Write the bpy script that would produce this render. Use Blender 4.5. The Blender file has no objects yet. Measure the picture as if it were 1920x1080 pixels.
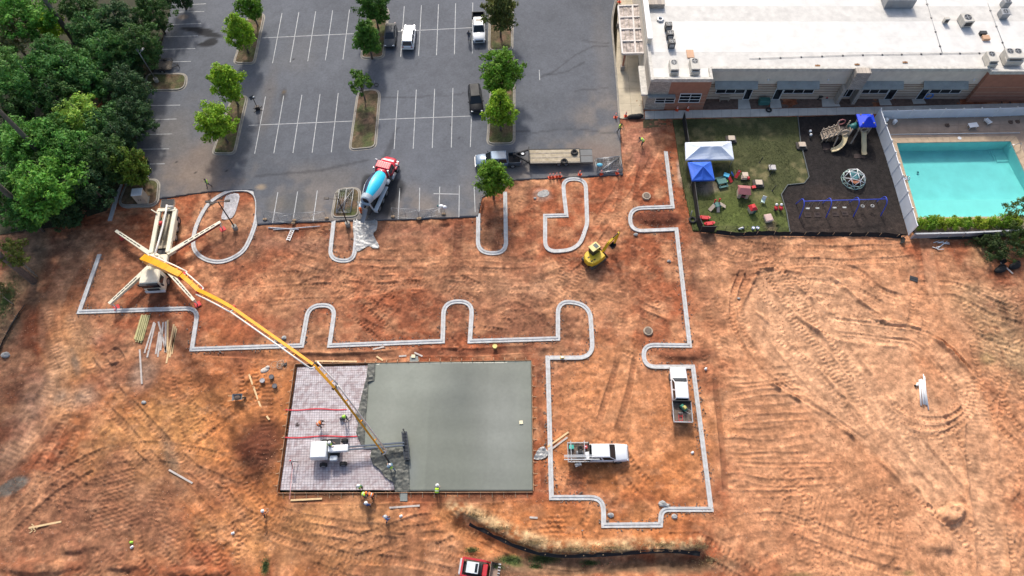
import bpy, bmesh, math, random
import numpy as np
from mathutils import Vector, Matrix
random.seed(7); np.random.seed(7)
scene = bpy.context.scene
COL = scene.collection
R = math.radians
# ---------------------------------------------------------------- camera, sky, sun, exposure
CAM_H, PITCH, FPX = 79.0, R(62.8), 1322.0
cam_data = bpy.data.cameras.new('camera')
cam = bpy.data.objects.new('camera', cam_data); COL.objects.link(cam)
cam.location = (0, 0, CAM_H)
cam.rotation_euler = (R(90) - PITCH, 0, 0)
cam_data.sensor_width = 36.0
cam_data.lens = 36.0 * FPX / 1920.0
cam_data.clip_start = 1.0; cam_data.clip_end = 3000.0
scene.camera = cam
SUN_EL, SUN_AZ = R(40), R(-9)            # azimuth measured from +Y towards +X
world = bpy.data.worlds.new('World'); scene.world = world; world.use_nodes = True
wn = world.node_tree.nodes; wl = world.node_tree.links
sky = wn.new('ShaderNodeTexSky'); sky.sky_type = 'NISHITA'; sky.sun_disc = False
sky.sun_elevation = SUN_EL; sky.sun_rotation = SUN_AZ; sky.altitude = 300; sky.dust_density = 5.0; sky.air_density = 1.0
wn['Background'].inputs[1].default_value = 0.15
wl.new(sky.outputs[0], wn['Background'].inputs[0])
sd = bpy.data.lights.new('sun', 'SUN'); sd.energy = 2.6; sd.angle = R(5.0); sd.color = (1.0, 0.95, 0.88)
sun = bpy.data.objects.new('sun', sd); COL.objects.link(sun)
sdir = Vector((math.sin(SUN_AZ) * math.cos(SUN_EL), math.cos(SUN_AZ) * math.cos(SUN_EL), math.sin(SUN_EL)))
sun.rotation_euler = sdir.to_track_quat('Z', 'Y').to_euler(); sun.location = (-30, 160, 120)
scene.view_settings.view_transform = 'Standard'; scene.view_settings.look = 'None'
scene.view_settings.exposure = 0.4; scene.view_settings.gamma = 1.0
scene.view_settings.use_curve_mapping = False

# ---------------------------------------------------------------- site survey: photo point -> place in metres
ST, CT = math.sin(PITCH), math.cos(PITCH)
def ray(px, py):
    u = (px - 960) / FPX; v = (py - 540) / FPX
    return Vector((u, CT - v * ST, -ST - v * CT))
def G(px, py, z=0.0):
    d = ray(px, py); t = (CAM_H - z) / -d.z
    return Vector((d.x * t, d.y * t, z))
def GA(pts, z=0.0):
    return [G(p[0], p[1], z) for p in pts]
def WY(px, py, Y):                        # point on the upright plane y = Y
    d = ray(px, py); t = Y / d.y
    return Vector((d.x * t, Y, CAM_H + d.z * t))
LOTZ = 0.12                                # the old asphalt stands above the graded clay

# ---------------------------------------------------------------- numpy helpers
_rng = np.random.RandomState(11)
_LAT = _rng.rand(257, 257); _LAT[256] = _LAT[0]; _LAT[:, 256] = _LAT[:, 0]
def vnoise(x, y, seed=0):
    x = x + seed * 17.31; y = y + seed * 9.73
    xi = np.floor(x).astype(int); yi = np.floor(y).astype(int)
    fx = x - xi; fy = y - yi
    fx = fx * fx * fx * (fx * (fx * 6 - 15) + 10); fy = fy * fy * fy * (fy * (fy * 6 - 15) + 10)
    xi &= 255; yi &= 255
    a = _LAT[xi, yi]; b = _LAT[xi + 1, yi]; c = _LAT[xi, yi + 1]; d = _LAT[xi + 1, yi + 1]
    return (a + (b - a) * fx) * (1 - fy) + (c + (d - c) * fx) * fy
def fbm(x, y, size, octv=4, seed=0, gain=.5):
    s = np.zeros_like(x); amp = 1; tot = 0; f = 1.0 / size
    for o in range(octv):
        s += amp * vnoise(x * f, y * f, seed + o * 3); tot += amp; amp *= gain; f *= 2.03
    return s / tot
def sstep(a, b, x):
    t = np.clip((x - a) / (b - a), 0, 1); return t * t * (3 - 2 * t)
def inpoly(x, y, poly):
    c = np.zeros(x.shape, bool); n = len(poly)
    for i in range(n):
        x0, y0 = poly[i][0], poly[i][1]; x1, y1 = poly[(i + 1) % n][0], poly[(i + 1) % n][1]
        if y0 == y1: continue
        m = ((y0 > y) != (y1 > y)) & (x < (x1 - x0) * (y - y0) / (y1 - y0) + x0)
        c ^= m
    return c
def polydist(x, y, pts, closed=False):
    """distance, signed side, arc length to a polyline"""
    best = np.full(x.shape, 1e9); arc = np.zeros(x.shape); side = np.zeros(x.shape); L = 0
    n = len(pts)
    for i in range(n if closed else n - 1):
        a = pts[i]; b = pts[(i + 1) % n]
        dx, dy = b[0] - a[0], b[1] - a[1]; l2 = dx * dx + dy * dy
        if l2 < 1e-9: continue
        t = np.clip(((x - a[0]) * dx + (y - a[1]) * dy) / l2, 0, 1)
        qx = x - a[0] - t * dx; qy = y - a[1] - t * dy; d = np.hypot(qx, qy)
        m = d < best
        best = np.where(m, d, best); arc = np.where(m, L + t * math.sqrt(l2), arc)
        side = np.where(m, np.sign(dx * qy - dy * qx), side)
        L += math.sqrt(l2)
    return best, side, arc
def smooth_path(pts, n=6, closed=False):
    """Catmull-Rom"""
    P = [Vector(p) for p in pts]; out = []; N = len(P)
    for i in range(N if closed else N - 1):
        p0 = P[(i - 1) % N] if (closed or i > 0) else P[0]; p1 = P[i]; p2 = P[(i + 1) % N]
        p3 = P[(i + 2) % N] if (closed or i < N - 2) else P[-1]
        for k in range(n):
            t = k / n
            out.append(0.5 * ((2 * p1) + (p2 - p0) * t + (2 * p0 - 5 * p1 + 4 * p2 - p3) * t * t + (3 * p1 - p0 - 3 * p2 + p3) * t ** 3))
    if not closed: out.append(P[-1])
    return out

# ---------------------------------------------------------------- materials
MATS = {}
def M(name, rgb=(.5, .5, .5), rough=.65, metal=0.0, var=.18, size=1.2, bump=0.0, bsize=.15, tint=None, coat=0.0, alpha=None, trans=0.0):
    """principled material with world-space noise in its colour, gloss and relief"""
    if name in MATS: return MATS[name]
    m = bpy.data.materials.new(name); m.use_nodes = True; nt = m.node_tree; N = nt.nodes; L = nt.links
    b = N['Principled BSDF']; b.inputs['Roughness'].default_value = rough; b.inputs['Metallic'].default_value = metal
    if coat: b.inputs['Coat Weight'].default_value = coat; b.inputs['Coat Roughness'].default_value = .12
    geo = N.new('ShaderNodeNewGeometry')
    no = N.new('ShaderNodeTexNoise'); no.inputs['Scale'].default_value = 1.0 / size; no.inputs['Detail'].default_value = 6; no.inputs['Roughness'].default_value = .62
    L.new(geo.outputs['Position'], no.inputs['Vector'])
    rp = N.new('ShaderNodeValToRGB'); L.new(no.outputs['Fac'], rp.inputs['Fac'])
    t = tint or rgb
    rp.color_ramp.elements[0].position = .3; rp.color_ramp.elements[1].position = .72
    rp.color_ramp.elements[0].color = tuple(c * (1 - var) for c in rgb) + (1,)
    rp.color_ramp.elements[1].color = tuple(min(1, c * (1 + var)) for c in t) + (1,)
    L.new(rp.outputs[0], b.inputs['Base Color'])
    mr = N.new('ShaderNodeMapRange'); mr.inputs[3].default_value = max(.02, rough - .1); mr.inputs[4].default_value = min(1, rough + .1)
    L.new(no.outputs['Fac'], mr.inputs[0]); L.new(mr.outputs[0], b.inputs['Roughness'])
    if bump:
        n2 = N.new('ShaderNodeTexNoise'); n2.inputs['Scale'].default_value = 1.0 / bsize; n2.inputs['Detail'].default_value = 5
        L.new(geo.outputs['Position'], n2.inputs['Vector'])
        bp = N.new('ShaderNodeBump'); bp.inputs['Strength'].default_value = bump; bp.inputs['Distance'].default_value = .05
        L.new(n2.outputs['Fac'], bp.inputs['Height']); L.new(bp.outputs[0], b.inputs['Normal'])
    if trans: b.inputs['Transmission Weight'].default_value = trans
    if alpha is not None: b.inputs['Alpha'].default_value = alpha
    MATS[name] = m; return m
def attr_mat(name, rough=.9, fine=.12, fine_amt=.35, grit=.35, bump=.5, bdist=.05, attr='Col', spec=.3, speck=0.0):
    """surface whose colour comes from its own vertex colours (soil, stains), broken up with grain"""
    m = bpy.data.materials.new(name); m.use_nodes = True; nt = m.node_tree; N = nt.nodes; L = nt.links
    b = N['Principled BSDF']; b.inputs['Specular IOR Level'].default_value = spec
    at = N.new('ShaderNodeAttribute'); at.attribute_name = attr
    geo = N.new('ShaderNodeNewGeometry')
    n1 = N.new('ShaderNodeTexNoise'); n1.inputs['Scale'].default_value = 1 / fine; n1.inputs['Detail'].default_value = 8; n1.inputs['Roughness'].default_value = .7
    n2 = N.new('ShaderNodeTexNoise'); n2.inputs['Scale'].default_value = 1 / grit; n2.inputs['Detail'].default_value = 7; n2.inputs['Roughness'].default_value = .65
    for n in (n1, n2): L.new(geo.outputs['Position'], n.inputs['Vector'])
    m1 = N.new('ShaderNodeMapRange'); m1.inputs[1].default_value = .3; m1.inputs[2].default_value = .7; m1.inputs[3].default_value = 1 - fine_amt; m1.inputs[4].default_value = 1 + fine_amt
    L.new(n1.outputs['Fac'], m1.inputs[0])
    m2 = N.new('ShaderNodeMapRange'); m2.inputs[1].default_value = .3; m2.inputs[2].default_value = .7; m2.inputs[3].default_value = 1 - fine_amt * .8; m2.inputs[4].default_value = 1 + fine_amt * .8
    L.new(n2.outputs['Fac'], m2.inputs[0])
    mu = N.new('ShaderNodeMath'); mu.operation = 'MULTIPLY'; L.new(m1.outputs[0], mu.inputs[0]); L.new(m2.outputs[0], mu.inputs[1])
    vm = N.new('ShaderNodeVectorMath'); vm.operation = 'SCALE'; L.new(at.outputs['Color'], vm.inputs[0]); L.new(mu.outputs[0], vm.inputs['Scale'])
    src = vm.outputs[0]
    if speck:
        vo = N.new('ShaderNodeTexVoronoi'); vo.inputs['Scale'].default_value = 1.6; L.new(geo.outputs['Position'], vo.inputs['Vector'])
        ls = N.new('ShaderNodeMath'); ls.operation = 'LESS_THAN'; ls.inputs[1].default_value = .07; L.new(vo.outputs['Distance'], ls.inputs[0])
        ml = N.new('ShaderNodeMath'); ml.operation = 'MULTIPLY'; ml.inputs[1].default_value = speck; L.new(ls.outputs[0], ml.inputs[0])
        mx = N.new('ShaderNodeMixRGB'); mx.inputs[2].default_value = (.45, .38, .33, 1); L.new(ml.outputs[0], mx.inputs[0]); L.new(src, mx.inputs[1]); src = mx.outputs[0]
    L.new(src, b.inputs['Base Color']); b.inputs['Roughness'].default_value = rough
    if bump:
        ad = N.new('ShaderNodeMath'); ad.operation = 'ADD'; L.new(n1.outputs['Fac'], ad.inputs[0]); L.new(n2.outputs['Fac'], ad.inputs[1])
        bp = N.new('ShaderNodeBump'); bp.inputs['Strength'].default_value = bump; bp.inputs['Distance'].default_value = bdist
        L.new(ad.outputs[0], bp.inputs['Height']); L.new(bp.outputs[0], b.inputs['Normal'])
    MATS[name] = m; return m

# ---------------------------------------------------------------- mesh builder
class MB:
    def __init__(s): s.v = []; s.f = []; s.sm = []
    def add(s, vs, fs, smooth=False, mtx=None):
        o = len(s.v)
        s.v += [tuple(mtx @ Vector(p)) if mtx else tuple(p) for p in vs]
        s.f += [tuple(i + o for i in f) for f in fs]; s.sm += [smooth] * len(fs); return s
    def box(s, c, d, rz=0, taper=(1, 1), rx=0, ry=0, bev=0.0):
        hx, hy, hz = d[0] / 2, d[1] / 2, d[2] / 2; tx, ty = taper
        m = Matrix.Translation(c) @ Matrix.Rotation(rz, 4, 'Z') @ Matrix.Rotation(ry, 4, 'Y') @ Matrix.Rotation(rx, 4, 'X')
        if bev <= 0:
            vs = [(-hx, -hy, -hz), (hx, -hy, -hz), (hx, hy, -hz), (-hx, hy, -hz), (-hx * tx, -hy * ty, hz), (hx * tx, -hy * ty, hz), (hx * tx, hy * ty, hz), (-hx * tx, hy * ty, hz)]
            return s.add(vs, [(3, 2, 1, 0), (4, 5, 6, 7), (0, 1, 5, 4), (1, 2, 6, 5), (2, 3, 7, 6), (3, 0, 4, 7)], False, m)
        e = min(bev, hx * .9, hy * .9, hz * .9); rings = []
        def oct(x, y, z, k): return [(-x + k, -y, z), (x - k, -y, z), (x, -y + k, z), (x, y - k, z), (x - k, y, z), (-x + k, y, z), (-x, y - k, z), (-x, -y + k, z)]
        rings = [oct(hx - e, hy - e, -hz, e * .4), oct(hx, hy, -hz + e, e), oct(hx * tx, hy * ty, hz - e, e), oct(hx * tx - e, hy * ty - e, hz, e * .4)]
        return s.loft(rings, True, True, False, m)
    def loft(s, rings, c0=True, c1=True, smooth=True, mtx=None, closed=True):
        n = len(rings[0]); vs = [p for r in rings for p in r]; fs = []
        for i in range(len(rings) - 1):
            for k in range(n if closed else n - 1):
                a = i * n + k; b = i * n + (k + 1) % n
                fs.append((a, b, b + n, a + n))
        s.add(vs, fs, smooth, mtx)
        o = len(s.v) - len(vs)
        if c0: s.f.append(tuple(o + n - 1 - k for k in range(n))); s.sm.append(False)
        if c1: s.f.append(tuple(o + (len(rings) - 1) * n + k for k in range(n))); s.sm.append(False)
        return s
    def cyl(s, p0, p1, r0, r1=None, n=10, cap=True, smooth=True):
        r1 = r0 if r1 is None else r1
        p0 = Vector(p0); p1 = Vector(p1); d = (p1 - p0)
        if d.length < 1e-6: return s
        q = d.to_track_quat('Z', 'Y').to_matrix()
        ring = lambda p, r: [p + q @ Vector((math.cos(2 * math.pi * k / n) * r, math.sin(2 * math.pi * k / n) * r, 0)) for k in range(n)]
        return s.loft([ring(p0, r0), ring(p1, r1)], cap, cap, smooth)
    def tube(s, pts, r, n=6, cap=True, rs=None):
        pts = [Vector(p) for p in pts]; rings = []; up = None
        for i, p in enumerate(pts):
            d = (pts[min(i + 1, len(pts) - 1)] - pts[max(i - 1, 0)])
            if d.length < 1e-7: d = Vector((0, 0, 1))
            d.normalize()
            if up is None: up = Vector((0, 0, 1)) if abs(d.z) < .9 else Vector((1, 0, 0))
            x = up.cross(d)
            if x.length < 1e-4: x = Vector((1, 0, 0)).cross(d)
            x.normalize(); y = d.cross(x); up = y
            rr = rs[i] if rs else r
            rings.append([p + x * (math.cos(2 * math.pi * k / n) * rr) + y * (math.sin(2 * math.pi * k / n) * rr) for k in range(n)])
        return s.loft(rings, cap, cap, True)
    def beam(s, p0, p1, w0, h0, w1=None, h1=None, roll=0):
        """rectangular beam between two points; w across, h upright"""
        w1 = w0 if w1 is None else w1; h1 = h0 if h1 is None else h1
        p0 = Vector(p0); p1 = Vector(p1); d = (p1 - p0).normalized()
        x = d.cross(Vector((0, 0, 1)))
        if x.length < 1e-3: x = Vector((1, 0, 0))
        x.normalize(); y = x.cross(d)
        if roll: q = Matrix.Rotation(roll, 3, d); x = q @ x; y = q @ y
        def rg(p, w, h): return [p - x * w / 2 - y * h / 2, p + x * w / 2 - y * h / 2, p + x * w / 2 + y * h / 2, p - x * w / 2 + y * h / 2]
        return s.loft([rg(p0, w0, h0), rg(p1, w1, h1)], True, True, False)
    def prism(s, poly, z0, z1, mtx=None):
        n = len(poly); vs = [(p[0], p[1], z0) for p in poly] + [(p[0], p[1], z1) for p in poly]
        fs = [tuple(range(n - 1, -1, -1)), tuple(range(n, 2 * n))] + [(i, (i + 1) % n, n + (i + 1) % n, n + i) for i in range(n)]
        return s.add(vs, fs, False, mtx)
    def sheet(s, poly, z=None):
        vs = [(p[0], p[1], p[2] if z is None else z) for p in poly]
        return s.add(vs, [tuple(range(len(vs)))])
    def ball(s, c, r, n=8, m=5, sq=(1, 1, 1)):
        rings = []
        for i in range(m + 1):
            a = -math.pi / 2 + math.pi * (i + .0001) / m * .9998; z = math.sin(a); q = math.cos(a)
            rings.append([(c[0] + r * sq[0] * q * math.cos(2 * math.pi * k / n), c[1] + r * sq[1] * q * math.sin(2 * math.pi * k / n), c[2] + r * sq[2] * z) for k in range(n)])
        return s.loft(rings, True, True, True)
    def ringt(s, c, R0, r, axis='Z', n=16, k=6):
        """torus"""
        c = Vector(c); rings = []
        for i in range(n):
            a = 2 * math.pi * i / n; rr = []
            for j in range(k):
                b = 2 * math.pi * j / k; q = R0 + r * math.cos(b); p = (q * math.cos(a), q * math.sin(a), r * math.sin(b))
                p = {'Z': p, 'X': (p[2], p[0], p[1]), 'Y': (p[0], p[2], p[1])}[axis]
                rr.append(tuple(c + Vector(p)))
            rings.append(rr)
        rings.append(rings[0]); return s.loft(rings, False, False, True)
    def build(s, name, mat, parent=None, **kw):
        me = bpy.data.meshes.new(name); me.from_pydata([tuple(v) for v in s.v], [], s.f)
        me.polygons.foreach_set('use_smooth', s.sm); me.materials.append(mat); me.update()
        return link(name, me, parent)
def link(name, me, parent=None):
    o = bpy.data.objects.new(name, me); COL.objects.link(o)
    if parent is not None: o.parent = parent
    return o
def tag(o, label, cat, group=None):
    o['label'] = label; o['category'] = cat
    if group: o['group'] = group
    return o
def thing(name, label, cat, loc=(0, 0, 0), rz=0, group=None):
    o = bpy.data.objects.new(name, None); COL.objects.link(o)
    o.location = loc; o.rotation_euler = (0, 0, rz); o.empty_display_size = .3
    return tag(o, label, cat, group)
def structure(o): o['kind'] = 'structure'; return o
def dup(o, loc=None, rz=None, label=None, parent=None, scale=None):
    c = o.copy(); COL.objects.link(c)
    if parent is not None: c.parent = parent
    if loc is not None: c.location = loc
    if rz is not None: c.rotation_euler = (c.rotation_euler[0], c.rotation_euler[1], rz)
    if scale is not None: c.scale = scale if hasattr(scale, '__len__') else (scale,) * 3
    if label: c['label'] = label
    for ch in list(o.children): dup(ch, parent=c)
    return c
def aim(a, b):
    """heading (rotation about Z) that turns local +X onto a->b"""
    return math.atan2(b[1] - a[1], b[0] - a[0])
def grid_patch(name, poly, res, mat, zfun=None, colfun=None, z=0.0, skirt=0.0, parent=None):
    """sheet on a regular grid, its rim snapped to the outline; own colours in the attribute Col"""
    P = np.array([(p[0], p[1]) for p in poly]); x0, y0 = P.min(0) - res; x1, y1 = P.max(0) + res
    nx = int((x1 - x0) / res) + 2; ny = int((y1 - y0) / res) + 2
    X, Y = np.meshgrid(x0 + np.arange(nx) * res, y0 + np.arange(ny) * res, indexing='ij')
    ins = inpoly(X, Y, P)
    keep = ins[:-1, :-1] | ins[1:, :-1] | ins[:-1, 1:] | ins[1:, 1:]
    used = np.zeros_like(ins)
    for a in (0, 1):
        for b in (0, 1): used[a:nx - 1 + a, b:ny - 1 + b] |= keep
    out = used & ~ins
    ox, oy = X[out], Y[out]
    bd = np.full(ox.shape, 1e9); bx = ox.copy(); by = oy.copy(); n = len(P)
    for i in range(n):
        a = P[i]; b = P[(i + 1) % n]; d = b - a; l2 = (d * d).sum()
        if l2 < 1e-9: continue
        t = np.clip(((ox - a[0]) * d[0] + (oy - a[1]) * d[1]) / l2, 0, 1)
        qx = a[0] + t * d[0]; qy = a[1] + t * d[1]; dd = np.hypot(qx - ox, qy - oy); m = dd < bd
        bd = np.where(m, dd, bd); bx = np.where(m, qx, bx); by = np.where(m, qy, by)
    X = X.copy(); Y = Y.copy(); X[out] = bx; Y[out] = by
    Z = np.full(X.shape, z) if zfun is None else z + zfun(X, Y)
    idx = -np.ones(X.shape, int); idx[used] = np.arange(used.sum())
    V = np.stack([X[used], Y[used], Z[used]], 1)
    I, J = np.nonzero(keep)
    F = np.stack([idx[I, J], idx[I + 1, J], idx[I + 1, J + 1], idx[I, J + 1]], 1)
    if skirt:
        e = np.concatenate([F[:, [0, 1]], F[:, [1, 2]], F[:, [2, 3]], F[:, [3, 0]]]); key = np.sort(e, 1)
        k = key[:, 0] * len(V) + key[:, 1]; u, inv, cnt = np.unique(k, return_inverse=True, return_counts=True)
        be = e[cnt[inv] == 1]; nv = len(V)
        V = np.concatenate([V, V - np.array([0, 0, skirt])]); F = np.concatenate([F, np.stack([be[:, 1], be[:, 0], be[:, 0] + nv, be[:, 1] + nv], 1)])
    return raw_mesh(name, V, F, mat, colfun(V[:, 0], V[:, 1], V[:, 2]) if colfun else None, parent)
def raw_mesh(name, V, F, mat, C=None, parent=None, smooth=True):
    me = bpy.data.meshes.new(name); k = F.shape[1]
    me.vertices.add(len(V)); me.vertices.foreach_set('co', np.ascontiguousarray(V, dtype=np.float32).ravel())
    me.loops.add(F.size); me.loops.foreach_set('vertex_index', np.ascontiguousarray(F, dtype=np.int32).ravel())
    me.polygons.add(len(F)); me.polygons.foreach_set('loop_start', np.arange(0, F.size, k, dtype=np.int32)); me.polygons.foreach_set('loop_total', np.full(len(F), k, dtype=np.int32))
    me.polygons.foreach_set('use_smooth', np.full(len(F), smooth)); me.update(calc_edges=True)
    if C is not None:
        a = me.color_attributes.new('Col', 'FLOAT_COLOR', 'POINT')
        a.data.foreach_set('color', np.concatenate([C, np.ones((len(C), 1))], 1).astype(np.float32).ravel())
    me.materials.append(mat); return link(name, me, parent)
def mixc(c, col, w):
    return c * (1 - w[:, None]) + np.array(col)[None, :] * w[:, None]
# ---------------------------------------------------------------- outlines of the setting
LOT = GA([(330, -40), (318, 25), (299, 100), (276, 172), (258, 240), (246, 300), (232, 345), (250, 352), (296, 336), (300, 372), (340, 366), (400, 358), (475, 356), (482, 421),
          (540, 417), (620, 414), (690, 413), (760, 411), (830, 408), (896, 405), (903, 370), (948, 350), (950, 338), (1040, 333), (1110, 330), (1168, 327), (1164, 270), (1162, 224),
          (1156, 150), (1150, 85), (1147, 45), (1151, 15), (1166, -40)], LOTZ)
GRASS_ALL = GA([(1262, 224), (1495, 219), (1500, 268), (1516, 333), (1507, 345), (1476, 348), (1464, 366), (1474, 400), (1480, 436), (1400, 440), (1300, 432), (1278, 330)], .1)
MULCH = GA([(1495, 219), (1636, 215), (1656, 280), (1676, 345), (1702, 440), (1600, 440), (1480, 437), (1474, 400), (1464, 366), (1476, 348), (1507, 345), (1516, 333), (1500, 268)], .07)
SLAB = GA([(554, 684), (996, 677), (999, 921), (521, 923)])
DECK = GA([(1640, 222), (1990, 212), (1990, 445), (1715, 438)], .1)
def fillet(pts, r=2.0, n=7):
    """round the marked corners: pts = (px, py[, radius m])"""
    P = [(G(p[0], p[1]), p[2] if len(p) > 2 else 0) for p in pts]; out = []
    for i, (p, rr) in enumerate(P):
        if rr <= 0 or i in (0, len(P) - 1): out.append(p); continue
        a = (P[i - 1][0] - p); b = (P[i + 1][0] - p); la, lb = a.length, b.length; a.normalize(); b.normalize()
        ang = a.angle(b); t = min(rr / math.tan(ang / 2), la * .49, lb * .49); q0 = p + a * t; q1 = p + b * t
        for k in range(n + 1):
            s = k / n; out.append(q0 * (1 - s) ** 2 + p * 2 * s * (1 - s) + q1 * s * s)
    return out
k1 = [(187, 477), (149, 585), (372, 578, 1.6), (360, 655), (566, 648), (579, 573, 2.2), (629, 572, 1.8), (618, 648), (830, 640), (832, 566, 2.3), (886, 565, 2.2), (881, 640), (1046, 635), (1046, 563, 1.6), (1106, 572, 3.4), (1112, 671, 1.9), (1027, 671),
      (1034, 933), (1131, 933, 2.2), (1132, 985), (1238, 984), (1240, 955, 2.0), (1333, 955), (1299, 688), (1208, 688, 1.8), (1206, 647, 1.8), (1293, 648), (1268, 430), (1182, 434, 1.8), (1181, 391, 1.8), (1261, 388), (1248, 284)]
tear = smooth_path([G(*p) for p in ((424, 361), (448, 356), (470, 359), (482, 375), (480, 415), (462, 462), (440, 482), (412, 491), (385, 486), (366, 470), (363, 446), (372, 415), (392, 382))], 5, True)
KU = [(626, 414), (618, 487, 2.6), (663, 491, 2.6), (672, 411)]; KN = [(897, 401), (896, 474, 1.8), (949, 476, 1.8), (947, 360)]
KQ = [(1058, 370), (1055, 336, 1.6), (1098, 336, 1.6), (1101, 420, 4.0), (1085, 468, 4.5), (1022, 473, 1.5), (1022, 405), (1062, 404), (1058, 370)]; KS = [(226, 346), (206, 414)]
KERBS = [fillet(k1), tear + [tear[0]], fillet(KU), fillet(KN), fillet(KQ), fillet(KS)]
# ---------------------------------------------------------------- the great sheet under everything
gm = M('far_ground', (.13, .105, .06), .95, var=.35, size=6, bump=.4, bsize=.6)
mb = MB(); S = 900
mb.add([(-S, -S, -2.6), (S, -S, -2.6), (S, S, -2.6), (-S, S, -2.6)], [(0, 1, 2, 3)])
structure(mb.build('ground', gm))

# ---------------------------------------------------------------- red clay, graded and tracked over
RED = (.285, .092, .041); ORG = (.47, .185, .062); TAN = (.50, .25, .13); PALE = (.58, .335, .195); DRK = (.115, .042, .024); BRN = (.245, .115, .064); GRY = (.33, .27, .21); OCH = (.49, .255, .095)
CW, CH, CR = (-76, 78), (1.0, 75.0), .115
def blob(X, Y, px, py, rx, ry, rot=0.0, soft=.55, seed=0, rag=.55):
    c = G(px, py); sc = (G(px + 10, py) - c).length / 10; sy = (G(px, py - 10) - c).length / 10
    dx = X - c.x; dy = Y - c.y; ca, sa = math.cos(rot), math.sin(rot)
    u = (dx * ca + dy * sa) / (rx * sc); v = (-dx * sa + dy * ca) / (ry * sy)
    out = np.zeros_like(X); k = np.nonzero((np.abs(u) < 2.1) & (np.abs(v) < 2.1))
    r = np.hypot(u[k], v[k]) + rag * (fbm(X[k], Y[k], 3.2, 4, seed + 31) - .5) * 2
    out[k] = 1 - sstep(1 - soft, 1 + soft * .5, r); return out
rt = random.Random(4)
TRACKS = []   # (pixel polyline, half width, depth, rib size, rib amp, berm, smooth colour weight)
def tr(pts, hw=.28, dep=.05, lam=.42, amp=.028, berm=.03, pale=.0, twin=0.0): TRACKS.append((pts, hw, dep, lam, amp, berm, pale, twin))
# the hauling swaths of the big field
tr([(1425, 560), (1500, 628), (1590, 715), (1680, 815), (1745, 900), (1795, 968)], 1.7, .14, 0, 0, .22, .5)
tr([(1560, 640), (1640, 740), (1720, 840), (1800, 935)], 1.2, .1, 0, 0, .18, .35)
tr([(1470, 545), (1570, 615), (1700, 632), (1790, 700), (1835, 790), (1845, 900), (1862, 1085)], 1.5, .10, .5, .012, .15, .55)
tr([(1430, 600), (1500, 690), (1600, 800), (1660, 870)], .9, .09, 0, 0, .16, .35)
tr([(1395, 500), (1372, 560), (1380, 630), (1430, 700), (1520, 760), (1610, 820)], .35, .10, .5, .03, .18)
tr([(1405, 505), (1386, 560), (1394, 622), (1440, 688), (1530, 745)], .3, .05, .5, .03, .05)
tr([(1420, 500), (1520, 494), (1600, 505), (1650, 540), (1700, 560)], .4, .09, .5, .02, .06)
tr([(1452, 545), (1520, 540), (1600, 552), (1660, 585)], .3, .05, .45, .03, .04, 0, 2.0)
tr([(1555, 597), (1640, 607), (1720, 620), (1775, 648), (1822, 700)], .22, .12, 0, 0, .2)
tr([(1560, 624), (1640, 632), (1712, 645), (1762, 690), (1800, 735)], .22, .12, 0, 0, .2)
tr([(1440, 712), (1500, 750), (1570, 790), (1640, 838), (1700, 905)], .2, .1, 0, 0, .2)
tr([(1460, 592), (1520, 670), (1590, 750), (1650, 830)], .3, .05, .45, .035, .03, 0, 1.8)
tr([(1490, 585), (1560, 660), (1620, 735), (1680, 808), (1700, 860)], .3, .05, .45, .035, .03, 0, 1.8)
for o in (0, 16, 30):
    tr([(1668 - o, 745 + o * .5), (1712 - o * .3, 778 + o), (1775, 785 + o), (1812 + o * .4, 750 + o * .6), (1812 + o * .6, 700)], .3, .06, .42, .04, .05)
tr([(1700, 950), (1660, 930), (1668, 1000), (1666, 1040), (1630, 1060)], .3, .05, .4, .04, .05, 0, 1.9)
tr([(1780, 560), (1830, 620), (1850, 700), (1880, 780), (1925, 830)], .35, .07, .5, .04, .06, 0, 2.0)
tr([(1720, 540), (1790, 545), (1860, 580), (1925, 600)], .3, .07, .5, .03, .06, 0, 1.9)
tr([(1925, 650), (1860, 640), (1800, 600)], .3, .06, .5, .03, .06)
tr([(1925, 900), (1880, 940), (1872, 1000), (1890, 1085)], .35, .06, .45, .04, .05, 0, 1.9)
tr([(1870, 960), (1900, 965), (1925, 940)], .4, .1, .5, .02, .08)
tr([(1340, 1000), (1440, 985), (1520, 1000), (1600, 1035), (1700, 1060)], .4, .06, .5, .03, .05, .1, 2.0)
tr([(1360, 1050), (1460, 1010), (1490, 940), (1480, 840)], .3, .04, .5, .03, .04, 0, 2.0)
tr([(1300, 480), (1310, 560), (1325, 640), (1345, 720)], .35, .05, .45, .03, .04, 0, 1.9)
tr([(1330, 470), (1400, 490), (1480, 475), (1600, 480), (1740, 470), (1800, 480)], .35, .05, .45, .03, .04, 0, 1.9)
tr([(1735, 440), (1745, 500), (1760, 560), (1830, 640)], .8, .04, 0, 0, .05, .3)
for yy, a in ((702, 0), (722, 1), (741, 2), (764, 0), (786, 1), (807, 2), (829, 0), (852, 1), (873, 2), (897, 0), (918, 1)):
    tr([(1338 + rt.uniform(0, 40), yy + rt.uniform(-6, 6)), (1390, yy + rt.uniform(-6, 6)), (1440, yy + rt.uniform(-8, 8)), (1480 + rt.uniform(0, 120), yy + rt.uniform(-14, 4))], rt.uniform(.15, .4), .03, 0, 0, rt.uniform(.03, .1))
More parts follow.
